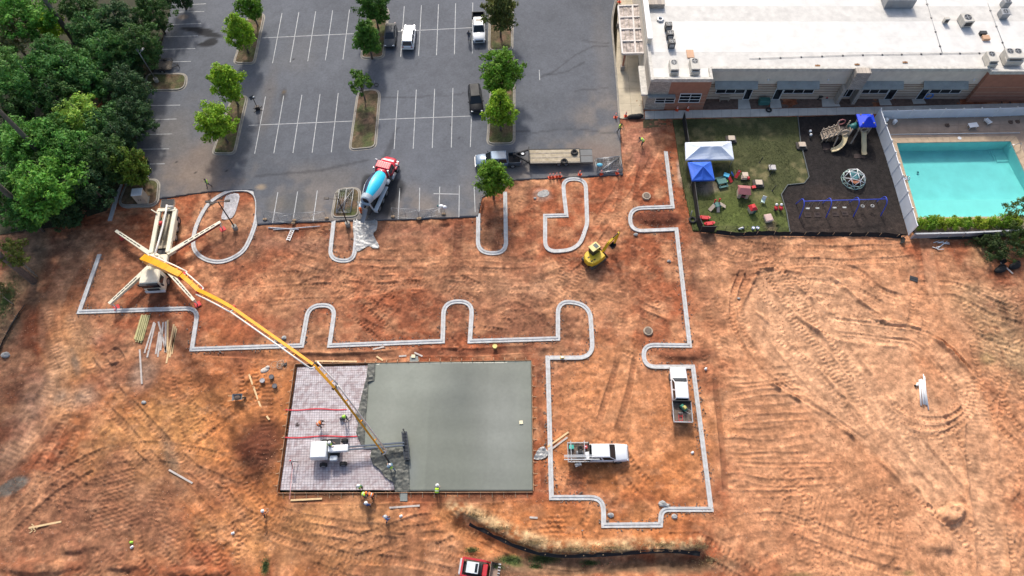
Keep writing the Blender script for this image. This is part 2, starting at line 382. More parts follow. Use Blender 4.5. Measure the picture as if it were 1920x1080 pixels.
# kerbed yard
tr([(1230, 245), (1205, 300), (1165, 370), (1120, 440), (1080, 490), (1000, 520), (880, 524), (700, 520)], .5, .07, .5, .03, .06, .1, 2.2)
tr([(1190, 300), (1175, 380), (1172, 470), (1190, 560), (1182, 640), (1150, 760), (1135, 810)], .35, .06, .5, .02, .04, -.4, 2.1)
tr([(1215, 330), (1155, 400), (1140, 470), (1060, 530), (900, 545), (760, 540), (640, 555)], .4, .05, .5, .03, .05, .15)
tr([(1260, 610), (1200, 580), (1180, 560), (1120, 545)], .5, .08, .5, .02, .07, -.3)
tr([(1270, 580), (1215, 560), (1160, 520)], .4, .08, .5, .02, .07, -.3, 1.9)
tr([(1160, 500), (1180, 560), (1230, 600)], .4, .06, .5, .03, .05)
tr([(520, 470), (620, 500), (760, 505), (880, 498), (1010, 505)], .4, .05, .5, .03, .05, .1, 2.2)
tr([(860, 400), (856, 470), (850, 520)], .5, .08, .5, .02, .05, -.5)
tr([(440, 530), (540, 540), (600, 520), (720, 540), (800, 530), (900, 540), (1010, 545)], .35, .05, .5, .03, .04)
tr([(640, 590), (700, 570), (790, 600), (810, 560)], .35, .05, .5, .03, .05)
tr([(700, 600), (740, 560), (800, 540)], .35, .05, .5, .03, .05, 0, 1.8)
tr([(900, 600), (960, 570), (1000, 590), (1030, 620)], .4, .06, .5, .03, .06, -.2)
# left haul road and the ground below
tr([(0, 880), (70, 780), (110, 700), (90, 620), (110, 540), (170, 450), (250, 415)], 1.4, .10, .5, .02, .08, .3)
tr([(30, 960), (110, 840), (150, 740), (120, 640), (100, 560)], .5, .08, .5, .03, .07, .1, 2.0)
tr([(100, 620), (150, 690), (200, 740), (260, 800), (330, 870), (420, 960), (500, 1050)], .5, .07, .5, .03, .06, .1, 2.1)
tr([(190, 680), (215, 660), (230, 680), (205, 690), (190, 670), (215, 720), (255, 785)], .4, .09, .45, .03, .06)
tr([(0, 1000), (120, 900), (240, 850), (360, 860), (470, 900)], .4, .06, .45, .04, .05, 0, 2.0)
tr([(500, 870), (440, 900), (480, 960), (560, 1000), (680, 1025), (800, 1040), (860, 1050)], .4, .06, .42, .045, .05, .05, 2.0)
tr([(500, 960), (560, 985), (660, 1000), (760, 1010), (800, 1030)], .35, .05, .42, .04, .05, 0, 1.9)
tr([(350, 830), (420, 780), (470, 740), (500, 700)], .35, .06, .42, .04, .05, 0, 1.8)
tr([(520, 1000), (470, 990), (400, 1020), (330, 1080)], .35, .05, .42, .04, .05, 0, 1.9)
tr([(600, 1090), (640, 1040), (720, 1010), (780, 990), (840, 985)], .35, .05, .42, .04, .05, 0, 1.9)
tr([(230, 830), (270, 870), (320, 905), (380, 960)], .6, .06, .42, .02, .05, .15)
tr([(380, 660), (460, 665), (620, 668), (800, 660), (1000, 655)], .5, .10, 0, 0, .07, -.55)
tr([(1013, 690), (1016, 800), (1018, 930)], .35, .09, 0, 0, .05, -.6)
tr([(530, 935), (700, 936), (860, 934), (1000, 932)], .4, .05, 0, 0, .06, -.55)
tr([(505, 700), (500, 800), (490, 880)], .6, .05, .45, .03, .05, -.3)
tr([(1340, 700), (1352, 800), (1362, 930)], .35, .10, 0, 0, .07, -.45)
for x0, x1, y0, y1, hd_, sp_, n_, st_ in ((1400, 1640, 490, 660, 42, 12, 6, 55), (1430, 1760, 760, 1040, 52, 20, 6, 45), (1720, 1910, 520, 800, 60, 40, 8, 28), (20, 480, 780, 1060, 45, 60, 14, 36), (520, 860, 965, 1070, 8, 18, 9, 34), (390, 1000, 430, 560, 5, 30, 16, 40), (640, 1040, 560, 635, 0, 40, 8, 22), (1040, 1260, 440, 660, 70, 60, 9, 28), (1030, 1320, 960, 1020, 10, 25, 5, 30), (1310, 1500, 450, 560, 20, 50, 7, 26), (200, 500, 640, 760, 30, 60, 4, 30), (1060, 1280, 690, 920, 85, 25, 5, 34)):
    for _ in range(n_):
        x, y, h_ = rt.uniform(x0, x1), rt.uniform(y0, y1), R(hd_ + rt.uniform(-sp_, sp_)); cv = rt.uniform(-.22, .22); q_ = []
        for k in range(rt.choice((4, 5, 6))): q_.append((x, y)); x += st_ * math.cos(h_); y += st_ * math.sin(h_); h_ += cv
        tr(q_, rt.uniform(.22, .34), .04, rt.uniform(.4, .5), rt.uniform(.03, .06), rt.uniform(.015, .05), 0, rt.choice((0, 1.8, 2.0)))
RIBS = [  # (polygon px, direction of travel deg, size, amp)
    ([(170, 860), (262, 860), (275, 1000), (160, 1010)], 84, .50, .035), ([(275, 880), (330, 940), (300, 1020), (262, 1000)], 60, .48, .03),
    ([(380, 990), (470, 990), (480, 1075), (365, 1070)], 50, .55, .045), ([(270, 960), (360, 985), (360, 1055), (265, 1050)], 88, .5, .03),
    ([(1495, 915), (1600, 925), (1700, 930), (1690, 1050), (1500, 1035)], 0, .5, .035), ([(1560, 790), (1640, 840), (1600, 900), (1540, 860)], 10, .5, .02),
    ([(1030, 960), (1070, 955), (1075, 1020), (1000, 1015)], 65, .55, .04), ([(960, 975), (1050, 965), (1080, 1010), (1000, 1030)], 65, .6, .03), ([(1890, 900), (1925, 880), (1925, 1080), (1880, 1080)], 3, .8, .05),
    ([(520, 960), (640, 955), (700, 1010), (560, 1030)], 62, .75, .05), ([(700, 960), (860, 950), (880, 985), (760, 1000)], 75, .6, .03), ([(395, 670), (500, 670), (480, 720), (400, 720)], 20, .5, .03),
    ([(1330, 560), (1375, 555), (1380, 690), (1335, 690)], 30, .6, .03), ([(1300, 445), (1460, 445), (1450, 500), (1310, 500)], 88, .5, .02), ([(1480, 455), (1690, 450), (1690, 470), (1490, 480)], 5, .5, .03),
    ([(60, 880), (120, 860), (150, 960), (40, 1000)], 50, .6, .04), ([(270, 740), (320, 680), (420, 760), (350, 820)], 50, .5, .02), ([(1780, 540), (1920, 530), (1920, 700), (1840, 720)], 30, .7, .05)]
def clay_height(X, Y):
    big = (fbm(X, Y, 7, 3, 1) - .5) * .2; mid = (fbm(X, Y, 1.6, 3, 5) - .5) * .2; fine = (fbm(X, Y, .42, 2, 9) - .5) * .13
    rough = sstep(.35, .7, fbm(X, Y, 9, 3, 14)) * (1 - .8 * blob(X, Y, 1600, 740, 260, 330, 0, .5, 2, .3)) + .5 * blob(X, Y, 1900, 640, 70, 200, 0, .6, 3)
    Z = big + mid * (.35 + .9 * rough) + fine * (.4 + .9 * rough)
    smooth = np.zeros_like(X); pale = np.zeros_like(X)
    wedge = GA([(1425, 500), (1560, 520), (1700, 640), (1765, 760), (1818, 900), (1800, 980), (1765, 980), (1640, 855), (1450, 690), (1378, 600)]); d, _, _ = polydist(X, Y, wedge, True); w = np.where(inpoly(X, Y, wedge), sstep(0, .6, d), 0); Z *= 1 - .7 * w; pale += .5 * w; Z += .34 * np.exp(-(d / .24) ** 2) * sstep(.2, .7, vnoise(X / 2.5, Y / 2.5, 8))
    wx = X + (fbm(X, Y, 7, 2, 21) - .5) * .7; wy = Y + (fbm(X, Y, 7, 2, 25) - .5) * .7
    for poly, ang, lam, amp in RIBS:
        P = GA(poly); bx = [p.x for p in P]; by = [p.y for p in P]
        sl = np.nonzero((X > min(bx) - 1) & (X < max(bx) + 1) & (Y > min(by) - 1) & (Y < max(by) + 1)); x = wx[sl]; y = wy[sl]
        ins = inpoly(x, y, P); d, _, _ = polydist(x, y, P, True); w = np.where(ins, sstep(0, .9, d), 0) * sstep(.25, .6, fbm(x, y, 2.5, 2, 41))
        c = x * math.cos(R(ang)) + y * math.sin(R(ang)); q = -x * math.sin(R(ang)) + y * math.cos(R(ang))
        lane = np.floor(q / .55); c = c + (lane % 2) * lam * .45
        Z[sl] += w * amp * 1.7 * np.sin(2 * math.pi * c / lam) * (.35 + .65 * (np.abs(q / .55 - lane - .5) < .38)); smooth[sl] = np.maximum(smooth[sl], .5 * w)
    for pts, hw, dep, lam, amp, berm, pl, twin in TRACKS:
        base = smooth_path([G(*p) for p in pts], 5); lines = [base]
        if twin:
            lines = []
            for sgn in (-1, 1):
                L = []
                for i, p in enumerate(base):
                    d = base[min(i + 1, len(base) - 1)] - base[max(i - 1, 0)]
                    n = Vector((-d.y, d.x, 0)).normalized() if d.length > 1e-6 else Vector((1, 0, 0)); L.append(p + n * sgn * twin / 2)
                lines.append(L)
        for L in lines:
            bx = [p.x for p in L]; by = [p.y for p in L]; mg = hw * 2 + .6
            sl = np.nonzero((X > min(bx) - mg) & (X < max(bx) + mg) & (Y > min(by) - mg) & (Y < max(by) + mg))
            if not len(sl[0]): continue
            x = wx[sl]; y = wy[sl]; d, sd_, s = polydist(x, y, L)
            Lt = sum((L[i + 1] - L[i]).length for i in range(len(L) - 1))
            ends = sstep(0, 1.2, s) * (1 - sstep(Lt - 1.2, Lt, s)) * (.35 + .65 * sstep(.28, .5, fbm(x, y, 3.5, 2, 51)))
            w = (1 - sstep(hw * .8, hw * 1.12, d)) * ends
            z = Z[sl] * (1 - .75 * w) - dep * 1.4 * w
            if amp: z = z + w * amp * 1.45 * np.sin(2 * math.pi * (s + (.45 * d if hw < .6 else 0)) / max(lam, .5))
            z = z + berm * 1.05 * np.exp(-((d - hw * 1.15) / (.13 + .04 * hw)) ** 2) * ends * (.55 + .9 * vnoise(x / .7, y / .7, 3))
            Z[sl] = z; smooth[sl] = np.maximum(smooth[sl], w * (1 if pl >= 0 else .2)); pale[sl] += w * pl
    # ditch along the silt fence, mounds, the cut at the end of the haul swath
    dl = GA([(868, 985), (900, 1006), (950, 1034), (1010, 1055), (1080, 1061), (1180, 1057), (1310, 1056)])
    d, sd_, s = polydist(X, Y, dl); Z -= .95 * np.exp(-(d / 1.0) ** 4)
    bl = GA([(850, 950), (910, 978), (975, 1008), (1040, 1025), (1120, 1032), (1200, 1028), (1310, 1020)])
    d, _, _ = polydist(X, Y, bl); Z += .35 * np.exp(-(d / 1.0) ** 2)
    for px, py, rx, ry, hh, sd0 in ((1765, 1022, 30, 22, .45, 1), (1230, 408, 40, 14, .30, 2), (1285, 664, 55, 14, .32, 3), (1075, 605, 22, 30, .22, 4), (600, 612, 12, 26, .25, 5), (856, 612, 14, 26, .25, 6), (485, 835, 40, 30, .35, 7),
                                (500, 720, 25, 30, .15, 8), (1895, 580, 40, 40, .2, 9), (1140, 475, 18, 16, -.25, 10), (480, 775, 22, 12, .2, 11), (60, 1065, 70, 14, .5, 12), (350, 1072, 60, 10, .35, 13), (230, 1062, 30, 8, .3, 13), (1015, 650, 20, 10, .18, 14), (640, 662, 120, 6, .12, 15), (140, 1020, 40, 14, .3, 16), (1290, 520, 14, 60, .15, 17)):
        w = blob(X, Y, px, py, rx, ry, 0, .6, sd0); Z += hh * w * (.8 + .5 * fbm(X, Y, .8, 2, sd0)); smooth *= (1 - .6 * w)
    Z += .75 * blob(X, Y, 1786, 962, 26, 16, .4, .35, 5, .12)
    return Z, smooth, pale
def clay_color(X, Y, Z, smooth, pale):
    n = X.shape[0]; c = np.tile(np.array(RED), (n, 1))
    f1 = fbm(X, Y, 9, 4, 61); f2 = fbm(X, Y, 2.2, 4, 67); f3 = fbm(X, Y, .5, 3, 71)
    c = mixc(c, BRN, sstep(.42, .65, f1)); c = mixc(c, TAN, sstep(.42, .75, f2) * .75)
    zone = lambda *a, **k: blob(X, Y, *a, **k)
    # the big pale field right of the kerbs, the warm yard below, the orange ground by the slab
    c = mixc(c, TAN, zone(1620, 760, 340, 420, soft=.35, rag=.3) * .85); c = mixc(c, PALE, zone(1560, 640, 160, 190, soft=.6) * .55); c = mixc(c, PALE, zone(1800, 900, 120, 200, soft=.7) * .45)
    c = mixc(c, ORG, zone(1170, 800, 170, 160, soft=.5) * .7); c = mixc(c, TAN, zone(1170, 740, 130, 130, soft=.7, seed=4) * .55)
    c = mixc(c, ORG, zone(430, 830, 190, 180, soft=.7, seed=2) * .85); c = mixc(c, OCH, zone(280, 830, 110, 120, soft=.8, seed=3) * .7); c = mixc(c, ORG, zone(1050, 990, 260, 55, soft=.6, seed=9) * .7)
    c = mixc(c, OCH, zone(620, 1000, 240, 70, soft=.8, seed=5) * .65); c = mixc(c, TAN, zone(700, 1000, 160, 60, soft=.9, seed=6) * .4)
    c = mixc(c, BRN, zone(230, 950, 190, 120, soft=.7, seed=7) * .85); c = mixc(c, RED, zone(350, 690, 110, 60, soft=.7, seed=15) * .5)
    c = mixc(c, GRY, zone(110, 690, 40, 160, rot=-.25, soft=.9, seed=8) * .5); c = mixc(c, OCH, zone(130, 660, 50, 110, rot=.3, soft=.8, seed=12) * .45)
    c = mixc(c, (.20, .085, .048), zone(700, 470, 330, 60, soft=.9, seed=44, rag=.9) * .6); c = mixc(c, (.22, .09, .05), zone(860, 590, 260, 45, soft=.9, seed=45, rag=.9) * .5); c = mixc(c, TAN, zone(760, 490, 230, 60, soft=.9, seed=10) * .4); c = mixc(c, TAN, zone(1130, 560, 120, 50, soft=.8, seed=11) * .55); c = mixc(c, PALE, zone(990, 540, 90, 30, soft=.9, seed=13) * .4)
    c = mixc(c, TAN, zone(480, 540, 110, 50, soft=.9, seed=23) * .4)
    c = mixc(c, DRK, zone(488, 835, 48, 55, soft=.6, seed=14) * .8); c = mixc(c, DRK, zone(860, 440, 16, 60, soft=.9, seed=16) * .4); c = mixc(c, RED, zone(1230, 408, 50, 18, soft=.5, seed=17) * .9)
    c = mixc(c, (.27, .15, .10), zone(560, 455, 110, 18, soft=.8, seed=18) * .5); c = mixc(c, (.30, .14, .09), zone(800, 435, 110, 20, soft=.8, seed=19) * .5); c = mixc(c, (.33, .15, .10), zone(1195, 260, 45, 45, soft=.8, seed=20) * .7)
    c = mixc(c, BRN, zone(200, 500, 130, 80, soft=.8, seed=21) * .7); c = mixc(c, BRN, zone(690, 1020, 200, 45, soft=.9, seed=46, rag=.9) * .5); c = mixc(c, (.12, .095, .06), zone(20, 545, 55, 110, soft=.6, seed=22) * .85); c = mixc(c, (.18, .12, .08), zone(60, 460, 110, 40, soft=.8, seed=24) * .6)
    c = mixc(c, DRK, zone(1260, 990, 60, 10, soft=.9, seed=25) * .4); c = mixc(c, (.15, .10, .06), zone(1110, 1060, 250, 22, soft=.5, seed=26) * .9); c = mixc(c, DRK, zone(980, 1075, 120, 10, soft=.8, seed=27) * .3)  # ditch band: dark damp soil, with the bank's shade put into its colour
    c = mixc(c, (.40, .30, .17), zone(1890, 640, 60, 130, rot=.3, soft=.9, seed=28) * .55); c = mixc(c, (.26, .15, .09), zone(1880, 560, 60, 30, soft=.8, seed=29) * .5)
    c = mixc(c, (.30, .22, .12), zone(1850, 470, 60, 20, soft=.8, seed=30) * .6); c = mixc(c, (.12, .20, .19), zone(25, 912, 30, 10, rot=.4, soft=.6, seed=31, rag=1.1) * .6)
    c = mixc(c, GRY, zone(270, 700, 25, 40, soft=.9, seed=32) * .5); c = mixc(c, GRY, zone(160, 745, 40, 25, soft=.9, seed=33) * .5); c = mixc(c, (.18, .16, .13), zone(112, 745, 16, 16, soft=.9, seed=35) * .6); c = mixc(c, (.16, .13, .09), zone(318, 850, 12, 60, rot=.5, soft=.9, seed=34) * .6)
    c = mixc(c, (.13, .11, .09), zone(142, 680, 10, 26, rot=.5, soft=.8, seed=36) * .7); c = mixc(c, (.42, .34, .28), zone(1015, 365, 18, 12, soft=.7, seed=37) * .6); c = mixc(c, (.42, .36, .30), zone(1278, 318, 10, 26, soft=.5, seed=38) * .8)
    dk = sstep(.52, .68, fbm(X, Y, 1.0, 5, 91, .62)); yard = np.clip(.12 + blob(X, Y, 760, 500, 520, 110, 0, .4, 47, .2) + blob(X, Y, 300, 900, 330, 220, 0, .5, 48, .3) * .6 + blob(X, Y, 1890, 620, 90, 160, 0, .6, 49) * .8, 0, 1)
    c = mixc(c, DRK, dk * yard * .5); c = mixc(c, PALE, sstep(.56, .72, fbm(X * .7, Y * 1.3, 1.3, 5, 95, .6)) * .2); c = mixc(c, (.10, .030, .015), zone(488, 840, 62, 66, soft=.6, seed=50, rag=.35) * .8); c = mixc(c, (.115, .034, .018), zone(1234, 411, 50, 18, soft=.25, seed=51, rag=.15) * .9); c = mixc(c, (.13, .042, .022), zone(1290, 664, 58, 14, soft=.4, seed=52, rag=.2) * .7)
    # cool fines left by the kerb pours, straw on the berm, spots of weeds
    bl = GA([(850, 945), (890, 965), (950, 995), (1020, 1022), (1100, 1030), (1200, 1026), (1310, 1022)])
    d, _, _ = polydist(X, Y, bl); c = mixc(c, (.46, .34, .19), (1 - sstep(.3, 1.3, d)) * sstep(.3, .6, f3 * .5 + f2 * .5) * .85)
    for px, py, rx, ry, a in ((960, 1048, 22, 8, .9), (1018, 1044, 26, 9, .9), (1108, 1052, 20, 6, .7), (497, 1062, 8, 16, .8), (1000, 1062, 10, 4, .6), (1850, 672, 14, 10, .3), (1700, 1075, 14, 6, .5), (885, 1030, 12, 4, .6), (1500, 1078, 30, 6, .4), (970, 1058, 12, 6, .6)):
        c = mixc(c, (.075, .115, .03), zone(px, py, rx, ry, soft=.7, seed=int(px), rag=.8) * a)
    # packed tracks dry out paler; spoil and fresh cuts are darker, as damp soil is
    p = np.clip(pale, -.8, .8); lum = c.mean(1, keepdims=True)
    c = np.where(p[:, None] > 0, c + (np.array(PALE)[None] - c) * np.clip(p, 0, 1)[:, None], c + (np.array(DRK)[None] - c) * np.clip(-p, 0, 1)[:, None])
    c *= (.55 + .9 * f3)[:, None] * (.72 + .56 * fbm(X, Y, 1.1, 3, 77))[:, None]
    st = fbm(X * .35 + Y * .1, Y * 1.6 - X * .2, .9, 3, 81); c *= (.72 + .56 * st)[:, None]
    c *= np.array([.96, .91, .87])[None]
    return np.clip(c, .01, .9)
nx = int((CW[1] - CW[0]) / CR) + 1; ny = int((CH[1] - CH[0]) / CR) + 1
gx, gy = np.meshgrid(CW[0] + np.arange(nx) * CR, CH[0] + np.arange(ny) * CR, indexing='ij')
gx += (np.random.rand(*gx.shape) - .5) * CR * .3; gy += (np.random.rand(*gy.shape) - .5) * CR * .3
X = gx.ravel(); Y = gy.ravel()
Z, smo, pal = clay_height(X, Y)
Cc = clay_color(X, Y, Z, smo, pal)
sink = np.zeros_like(X)
for P, mgn, dep in ((LOT, .0, .35), (GRASS_ALL, -.1, .3), (MULCH, -.1, .3), (DECK, -.1, .5), (SLAB, -.05, .4)):
    ins = inpoly(X, Y, P); sink = np.where(ins, np.maximum(sink, dep), sink)
Z = np.where(sink > 0, np.minimum(Z, 0) - sink, Z)
# the clay is raked level along the kerbs
for K_ in KERBS:
    bx = [p.x for p in K_]; by = [p.y for p in K_]; sl = np.nonzero((X > min(bx) - 1.5) & (X < max(bx) + 1.5) & (Y > min(by) - 1.5) & (Y < max(by) + 1.5) & (sink == 0)); d, _, _ = polydist(X[sl], Y[sl], K_); w = 1 - sstep(.35, 1.3, d); Z[sl] = Z[sl] * (1 - w * .93) - .05 * w
d, _, _ = polydist(X, Y, SLAB, True); Z = np.where((sink == 0), Z * sstep(0.0, 1.2, d) - .06 * (1 - sstep(0, .8, d)), Z)
ii = np.arange(nx * ny).reshape(nx, ny)
F = np.stack([ii[:-1, :-1], ii[1:, :-1], ii[1:, 1:], ii[:-1, 1:]], -1).reshape(-1, 4)
fx = X[F].mean(1); fy = Y[F].mean(1)
deep = (sink[F].min(1) > .2); lim = 47 + .42 * np.clip(fy, 0, 60) + 5
keep = ~deep & (np.abs(fx) < lim + 4); F = F[keep]
us = np.zeros(len(X), bool); us[F.ravel()] = True; rm = -np.ones(len(X), int); rm[us] = np.arange(us.sum())
m = MB(); m.sheet(GA([(-300, -60), (334, -60), (318, 25), (276, 172), (246, 300), (226, 345), (200, 395), (100, 426), (0, 440), (-300, 470)], .07)); structure(m.build('forest_floor', M('leaf_litter', (.035, .036, .016), .95, var=.5, size=1.5, bump=.8, bsize=.3)))
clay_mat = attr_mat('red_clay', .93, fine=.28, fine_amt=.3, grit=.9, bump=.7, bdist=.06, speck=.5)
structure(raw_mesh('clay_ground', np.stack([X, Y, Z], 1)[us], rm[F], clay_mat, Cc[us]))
def clay_z(px, py): return 0.0

# ---------------------------------------------------------------- old parking lot
def lot_col(X, Y, Z):
    n = len(X); c = np.tile(np.array((.112, .120, .136)), (n, 1))
    f1 = fbm(X, Y, 11, 4, 101); f2 = fbm(X, Y, 2.5, 4, 105); f3 = fbm(X, Y, .8, 3, 109)
    c *= (.80 + .36 * f1)[:, None] * (.88 + .24 * f2)[:, None]
    edge = GA([(240, 352), (300, 372), (400, 358), (480, 421), (690, 413), (896, 405), (950, 338), (1168, 327), (1163, 240)])
    d, _, _ = polydist(X, Y, edge)
    w = (1 - sstep(0, 8.5, d + (f1 - .5) * 9)) * sstep(.3, .65, f2); c = mixc(c, (.24, .195, .155), w * .62)
    Z_ = lambda *a, **k: blob(X, Y, *a, **k)
    c = mixc(c, (.22, .165, .125), Z_(370, 320, 60, 60, soft=.9, seed=41) * .7); c = mixc(c, (.17, .15, .13), Z_(330, 250, 50, 60, soft=.9, seed=42) * .5); c = mixc(c, (.34, .26, .17), Z_(489, 352, 9, 5, soft=.8, seed=43) * .8)
    c = mixc(c, (.22, .14, .10), Z_(1120, 295, 55, 25, soft=.8, seed=44) * .35); c = mixc(c, (.15, .145, .14), Z_(560, 100, 40, 50, soft=.9, seed=45) * .35); c = mixc(c, (.16, .15, .145), Z_(1130, 120, 18, 110, soft=.8, seed=46) * .45)
    c = mixc(c, (.15, .13, .115), Z_(500, 200, 14, 60, soft=.9, seed=47) * .5); c = mixc(c, (.12, .11, .09), Z_(540, 385, 50, 26, soft=.8, seed=48) * .5); c = mixc(c, (.26, .20, .15), Z_(345, 33, 8, 4, soft=.6, seed=57) * .8); c = mixc(c, (.13, .12, .11), Z_(620, 330, 60, 26, soft=.9, seed=59) * .5)
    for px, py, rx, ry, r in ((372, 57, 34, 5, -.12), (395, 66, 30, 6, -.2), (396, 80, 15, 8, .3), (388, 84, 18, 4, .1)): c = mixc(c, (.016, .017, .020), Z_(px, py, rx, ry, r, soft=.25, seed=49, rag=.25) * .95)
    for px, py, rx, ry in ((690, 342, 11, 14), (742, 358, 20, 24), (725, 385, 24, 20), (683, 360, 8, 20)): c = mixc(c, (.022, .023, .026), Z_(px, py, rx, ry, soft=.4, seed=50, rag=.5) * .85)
    c = mixc(c, (.05, .045, .04), Z_(532, 178, 7, 12, soft=.9, seed=51) * .8); c = mixc(c, (.13, .095, .06), Z_(533, 173, 3, 3, soft=.5, seed=52) * .8)
    for px, py, r in ((521, 102, 1.6), (550, 112, 2.6), (780, 122, 2), (776, 147, 1.5), (845, 235, 2.2), (863, 234, 1.4), (859, 254, 1.6), (1044, 99, 1.6), (994, 226, 1.4), (906, 331, 2), (367, 325, 2.4), (426, 322, 2.6), (332, 304, 1.8), (506, 168, 1.4), (898, 92, 2), (868, 234, 1), (862, 260, 1.3), (400, 323, 1.3), (1005, 12, 1.3)):
        c = mixc(c, (.015, .015, .016), Z_(px, py, r, r * .8, soft=.5, seed=53, rag=.2) * .9)
    for a, b in (((935, 130), (932, 175)),): pass
    for pl in ([(1012, 145), (1045, 130), (1080, 105), (1115, 85), (1145, 86)], [(1020, 140), (1065, 135), (1095, 118)], [(965, 248), (1080, 243), (1158, 250)], [(1080, 170), (1140, 164)], [(700, 184), (800, 180), (870, 175)], [(1090, 78), (1140, 80)]):
        d, _, _ = polydist(X + (f3 - .5) * .8, Y + (f2 - .5) * .8, GA(pl, LOTZ)); c = mixc(c, (.022, .023, .025), (1 - sstep(.05, .22, d)) * .4)
    for pl in ([(705, 315), (722, 290), (735, 262), (745, 240)], [(712, 315), (727, 292), (740, 262)], [(480, 330), (600, 320), (690, 300)]):
        d, _, _ = polydist(X, Y, GA(pl, LOTZ)); c = mixc(c, (.03, .03, .033), (1 - sstep(.1, .3, d)) * .45)
    c *= (.90 + .2 * f3)[:, None]
    return np.clip(c, .008, .6)
lot_mat = attr_mat('asphalt', .88, fine=.05, fine_amt=.18, grit=.3, bump=.25, bdist=.015)
lot = structure(grid_patch('parking_lot', LOT, .3, lot_mat, z=LOTZ, colfun=lot_col, skirt=.45))
paint = M('road_paint', (.40, .41, .41), .7, var=.3, size=.5)
def stripe(a, b, w=.105, name='stall_line', z=LOTZ + .005):
    p = G(*a, z); q = G(*b, z); d = (q - p).normalized(); n = Vector((-d.y, d.x, 0)) * w / 2
    m = MB(); m.sheet([p - n, q - n, q + n, p + n]); return m.build(name, paint, lot)
# upper double row, then lower double row, then the row cut by the works; left bays
for i in range(5): stripe((528.7 + 31.7 * i - i * .05, 24.5 - 1.65 * i), (511 + 33.0 * i, 118.5 - 1.8 * i))
for i in range(5): stripe((758 + 32.1 * i, 11.5 - 1.7 * i), (751.2 + 33.6 * i, 106.5 - 1.6 * i))
stripe((492, 71), (664, 63)); stripe((745, 58.8), (885, 51.8))
for i in range(5): stripe((497.8 + 34.1 * i, 181 - 1.6 * i), (477.5 + 35.9 * i, 288 - .6 * i))
for i in range(5): stripe((746.3 + 34.3 * i, 169.5 - 1.5 * i) if i < 4 else (884, 218), (739 + 35.7 * i, 279.5 - 1.0 * i))
stripe((466, 235), (660, 227)); stripe((710, 224), (883, 217.5))
for a, b in (((521, 360), (511, 418)), ((558, 359), (549, 416)), ((595, 357), (587, 415)), ((749.5, 353), (746.5, 411)), ((787, 352), (786, 397)), ((824.5, 350), (823, 399)), ((861.3, 348), (860.5, 407)), ((889, 350), (891, 398))): stripe(a, b)
for a, b in (((324, 23), (383, 21.5)), ((317, 46), (377, 44)), ((310, 69), (371, 67)), ((303, 92.5), (366, 91)), ((298, 116.5), (358, 115)), ((275, 198), (338, 197)), ((268, 225), (331, 223)), ((260, 252.5), (323, 251)), ((254, 280), (317, 279)), ((281, 307.5), (309, 307)), ((331, 10), (386, 7))): stripe(a, b)
stripe((813, 363), (860, 364), .12, 'arrow_mark'); stripe((1011, 131), (1012, 150), .1)

# ---------------------------------------------------------------- swept kerbs
conc_new = M('new_concrete', (.44, .42, .395), .8, var=.1, size=.6, bump=.15, bsize=.06, tint=(.53, .54, .54))
conc_old = M('weathered_concrete', (.31, .285, .245), .88, var=.25, size=.7, bump=.2, bsize=.05)
KP_NEW = [(-.27, -.14), (-.27, .06), (-.03, .05), (.02, .115), (.26, .125), (.26, -.14)]     # gutter pan, face, top
KP_OLD = [(-.20, -.3), (-.20, .015), (.0, .01), (.04, .14), (.18, .145), (.18, -.3)]
def sweep(path, prof, closed=False, flip=1, z=0.0, i0=0, i1=None, gap=.0):
    n = len(path); rings = []; i1 = n if i1 is None else i1
    for i in range(i0, i1):
        p = path[i % n]
        a = path[(i - 1) % n] if (closed or i > 0) else None; b = path[(i + 1) % n] if (closed or i < n - 1) else None
        d0 = (p - a).normalized() if a is not None else None; d1 = (b - p).normalized() if b is not None else None
        if d0 is None: d0 = d1
        if d1 is None: d1 = d0
        n0 = Vector((-d0.y, d0.x, 0)); n1 = Vector((-d1.y, d1.x, 0)); m = (n0 + n1)
        m = m.normalized() if m.length > 1e-4 else n0; k = 1 / max(.45, m.dot(n0))
        rings.append([(p.x + m.x * q[0] * flip * k, p.y + m.y * q[0] * flip * k, z + q[1]) for q in prof])
    return rings
def kerb(name, label, pts, mat, prof, closed=False, flip=1, z=0.0, seg=3.0, parent=None, rawpath=None, part='kerb_section'):
    path = rawpath or fillet(pts)
    if closed and (path[0] - path[-1]).length < .3: path = path[:-1]
    # resample to cut the run into cast sections with tooled joints
    fine = []; N = len(path)
    for i in range(N if closed else N - 1):
        a = path[i]; b = path[(i + 1) % N]; L = (b - a).length; k = max(1, int(L / 1.5))
        for j in range(k): fine.append(a.lerp(b, j / k))
    if not closed: fine.append(path[-1])
    o = parent
    if o is None: o = thing(name, label, 'kerb', (fine[0].x, fine[0].y, z))
    base = Vector(o.location) if o.parent is None else Vector((0, 0, 0))
    rings = sweep(fine, prof, closed, flip, z); n = len(rings); i = 0; tot = n if closed else n - 1
    while i < tot:
        L = 0; j = i
        while j < tot and L < seg: L += (fine[(j + 1) % n] - fine[j % n]).length; j += 1
        sec = [[Vector(v) for v in rings[k % n]] for k in range(i, j + 1)]
        if len(sec) >= 2:
            for e, f in ((0, 1), (-1, -2)):
                for q in range(len(prof)):
                    d = sec[f][q] - sec[e][q]
                    if d.length > .05: sec[e][q] = sec[e][q] + d.normalized() * .005
            m = MB(); m.loft([[v - base for v in r] for r in sec], True, True, False); m.build(part, mat, o)
        i = j
    return o
kerb('kerb', 'long fresh grey concrete kerb stepping round the red clay site', k1, conc_new, KP_NEW, flip=1)
kerb('kerb', 'teardrop ring of new kerb around the dark light pole', None, conc_new, KP_NEW, True, -1, rawpath=tear)
kerb('kerb', 'u shaped new kerb below the mixer truck, partly under plastic sheet', KU, conc_new, KP_NEW, flip=1)
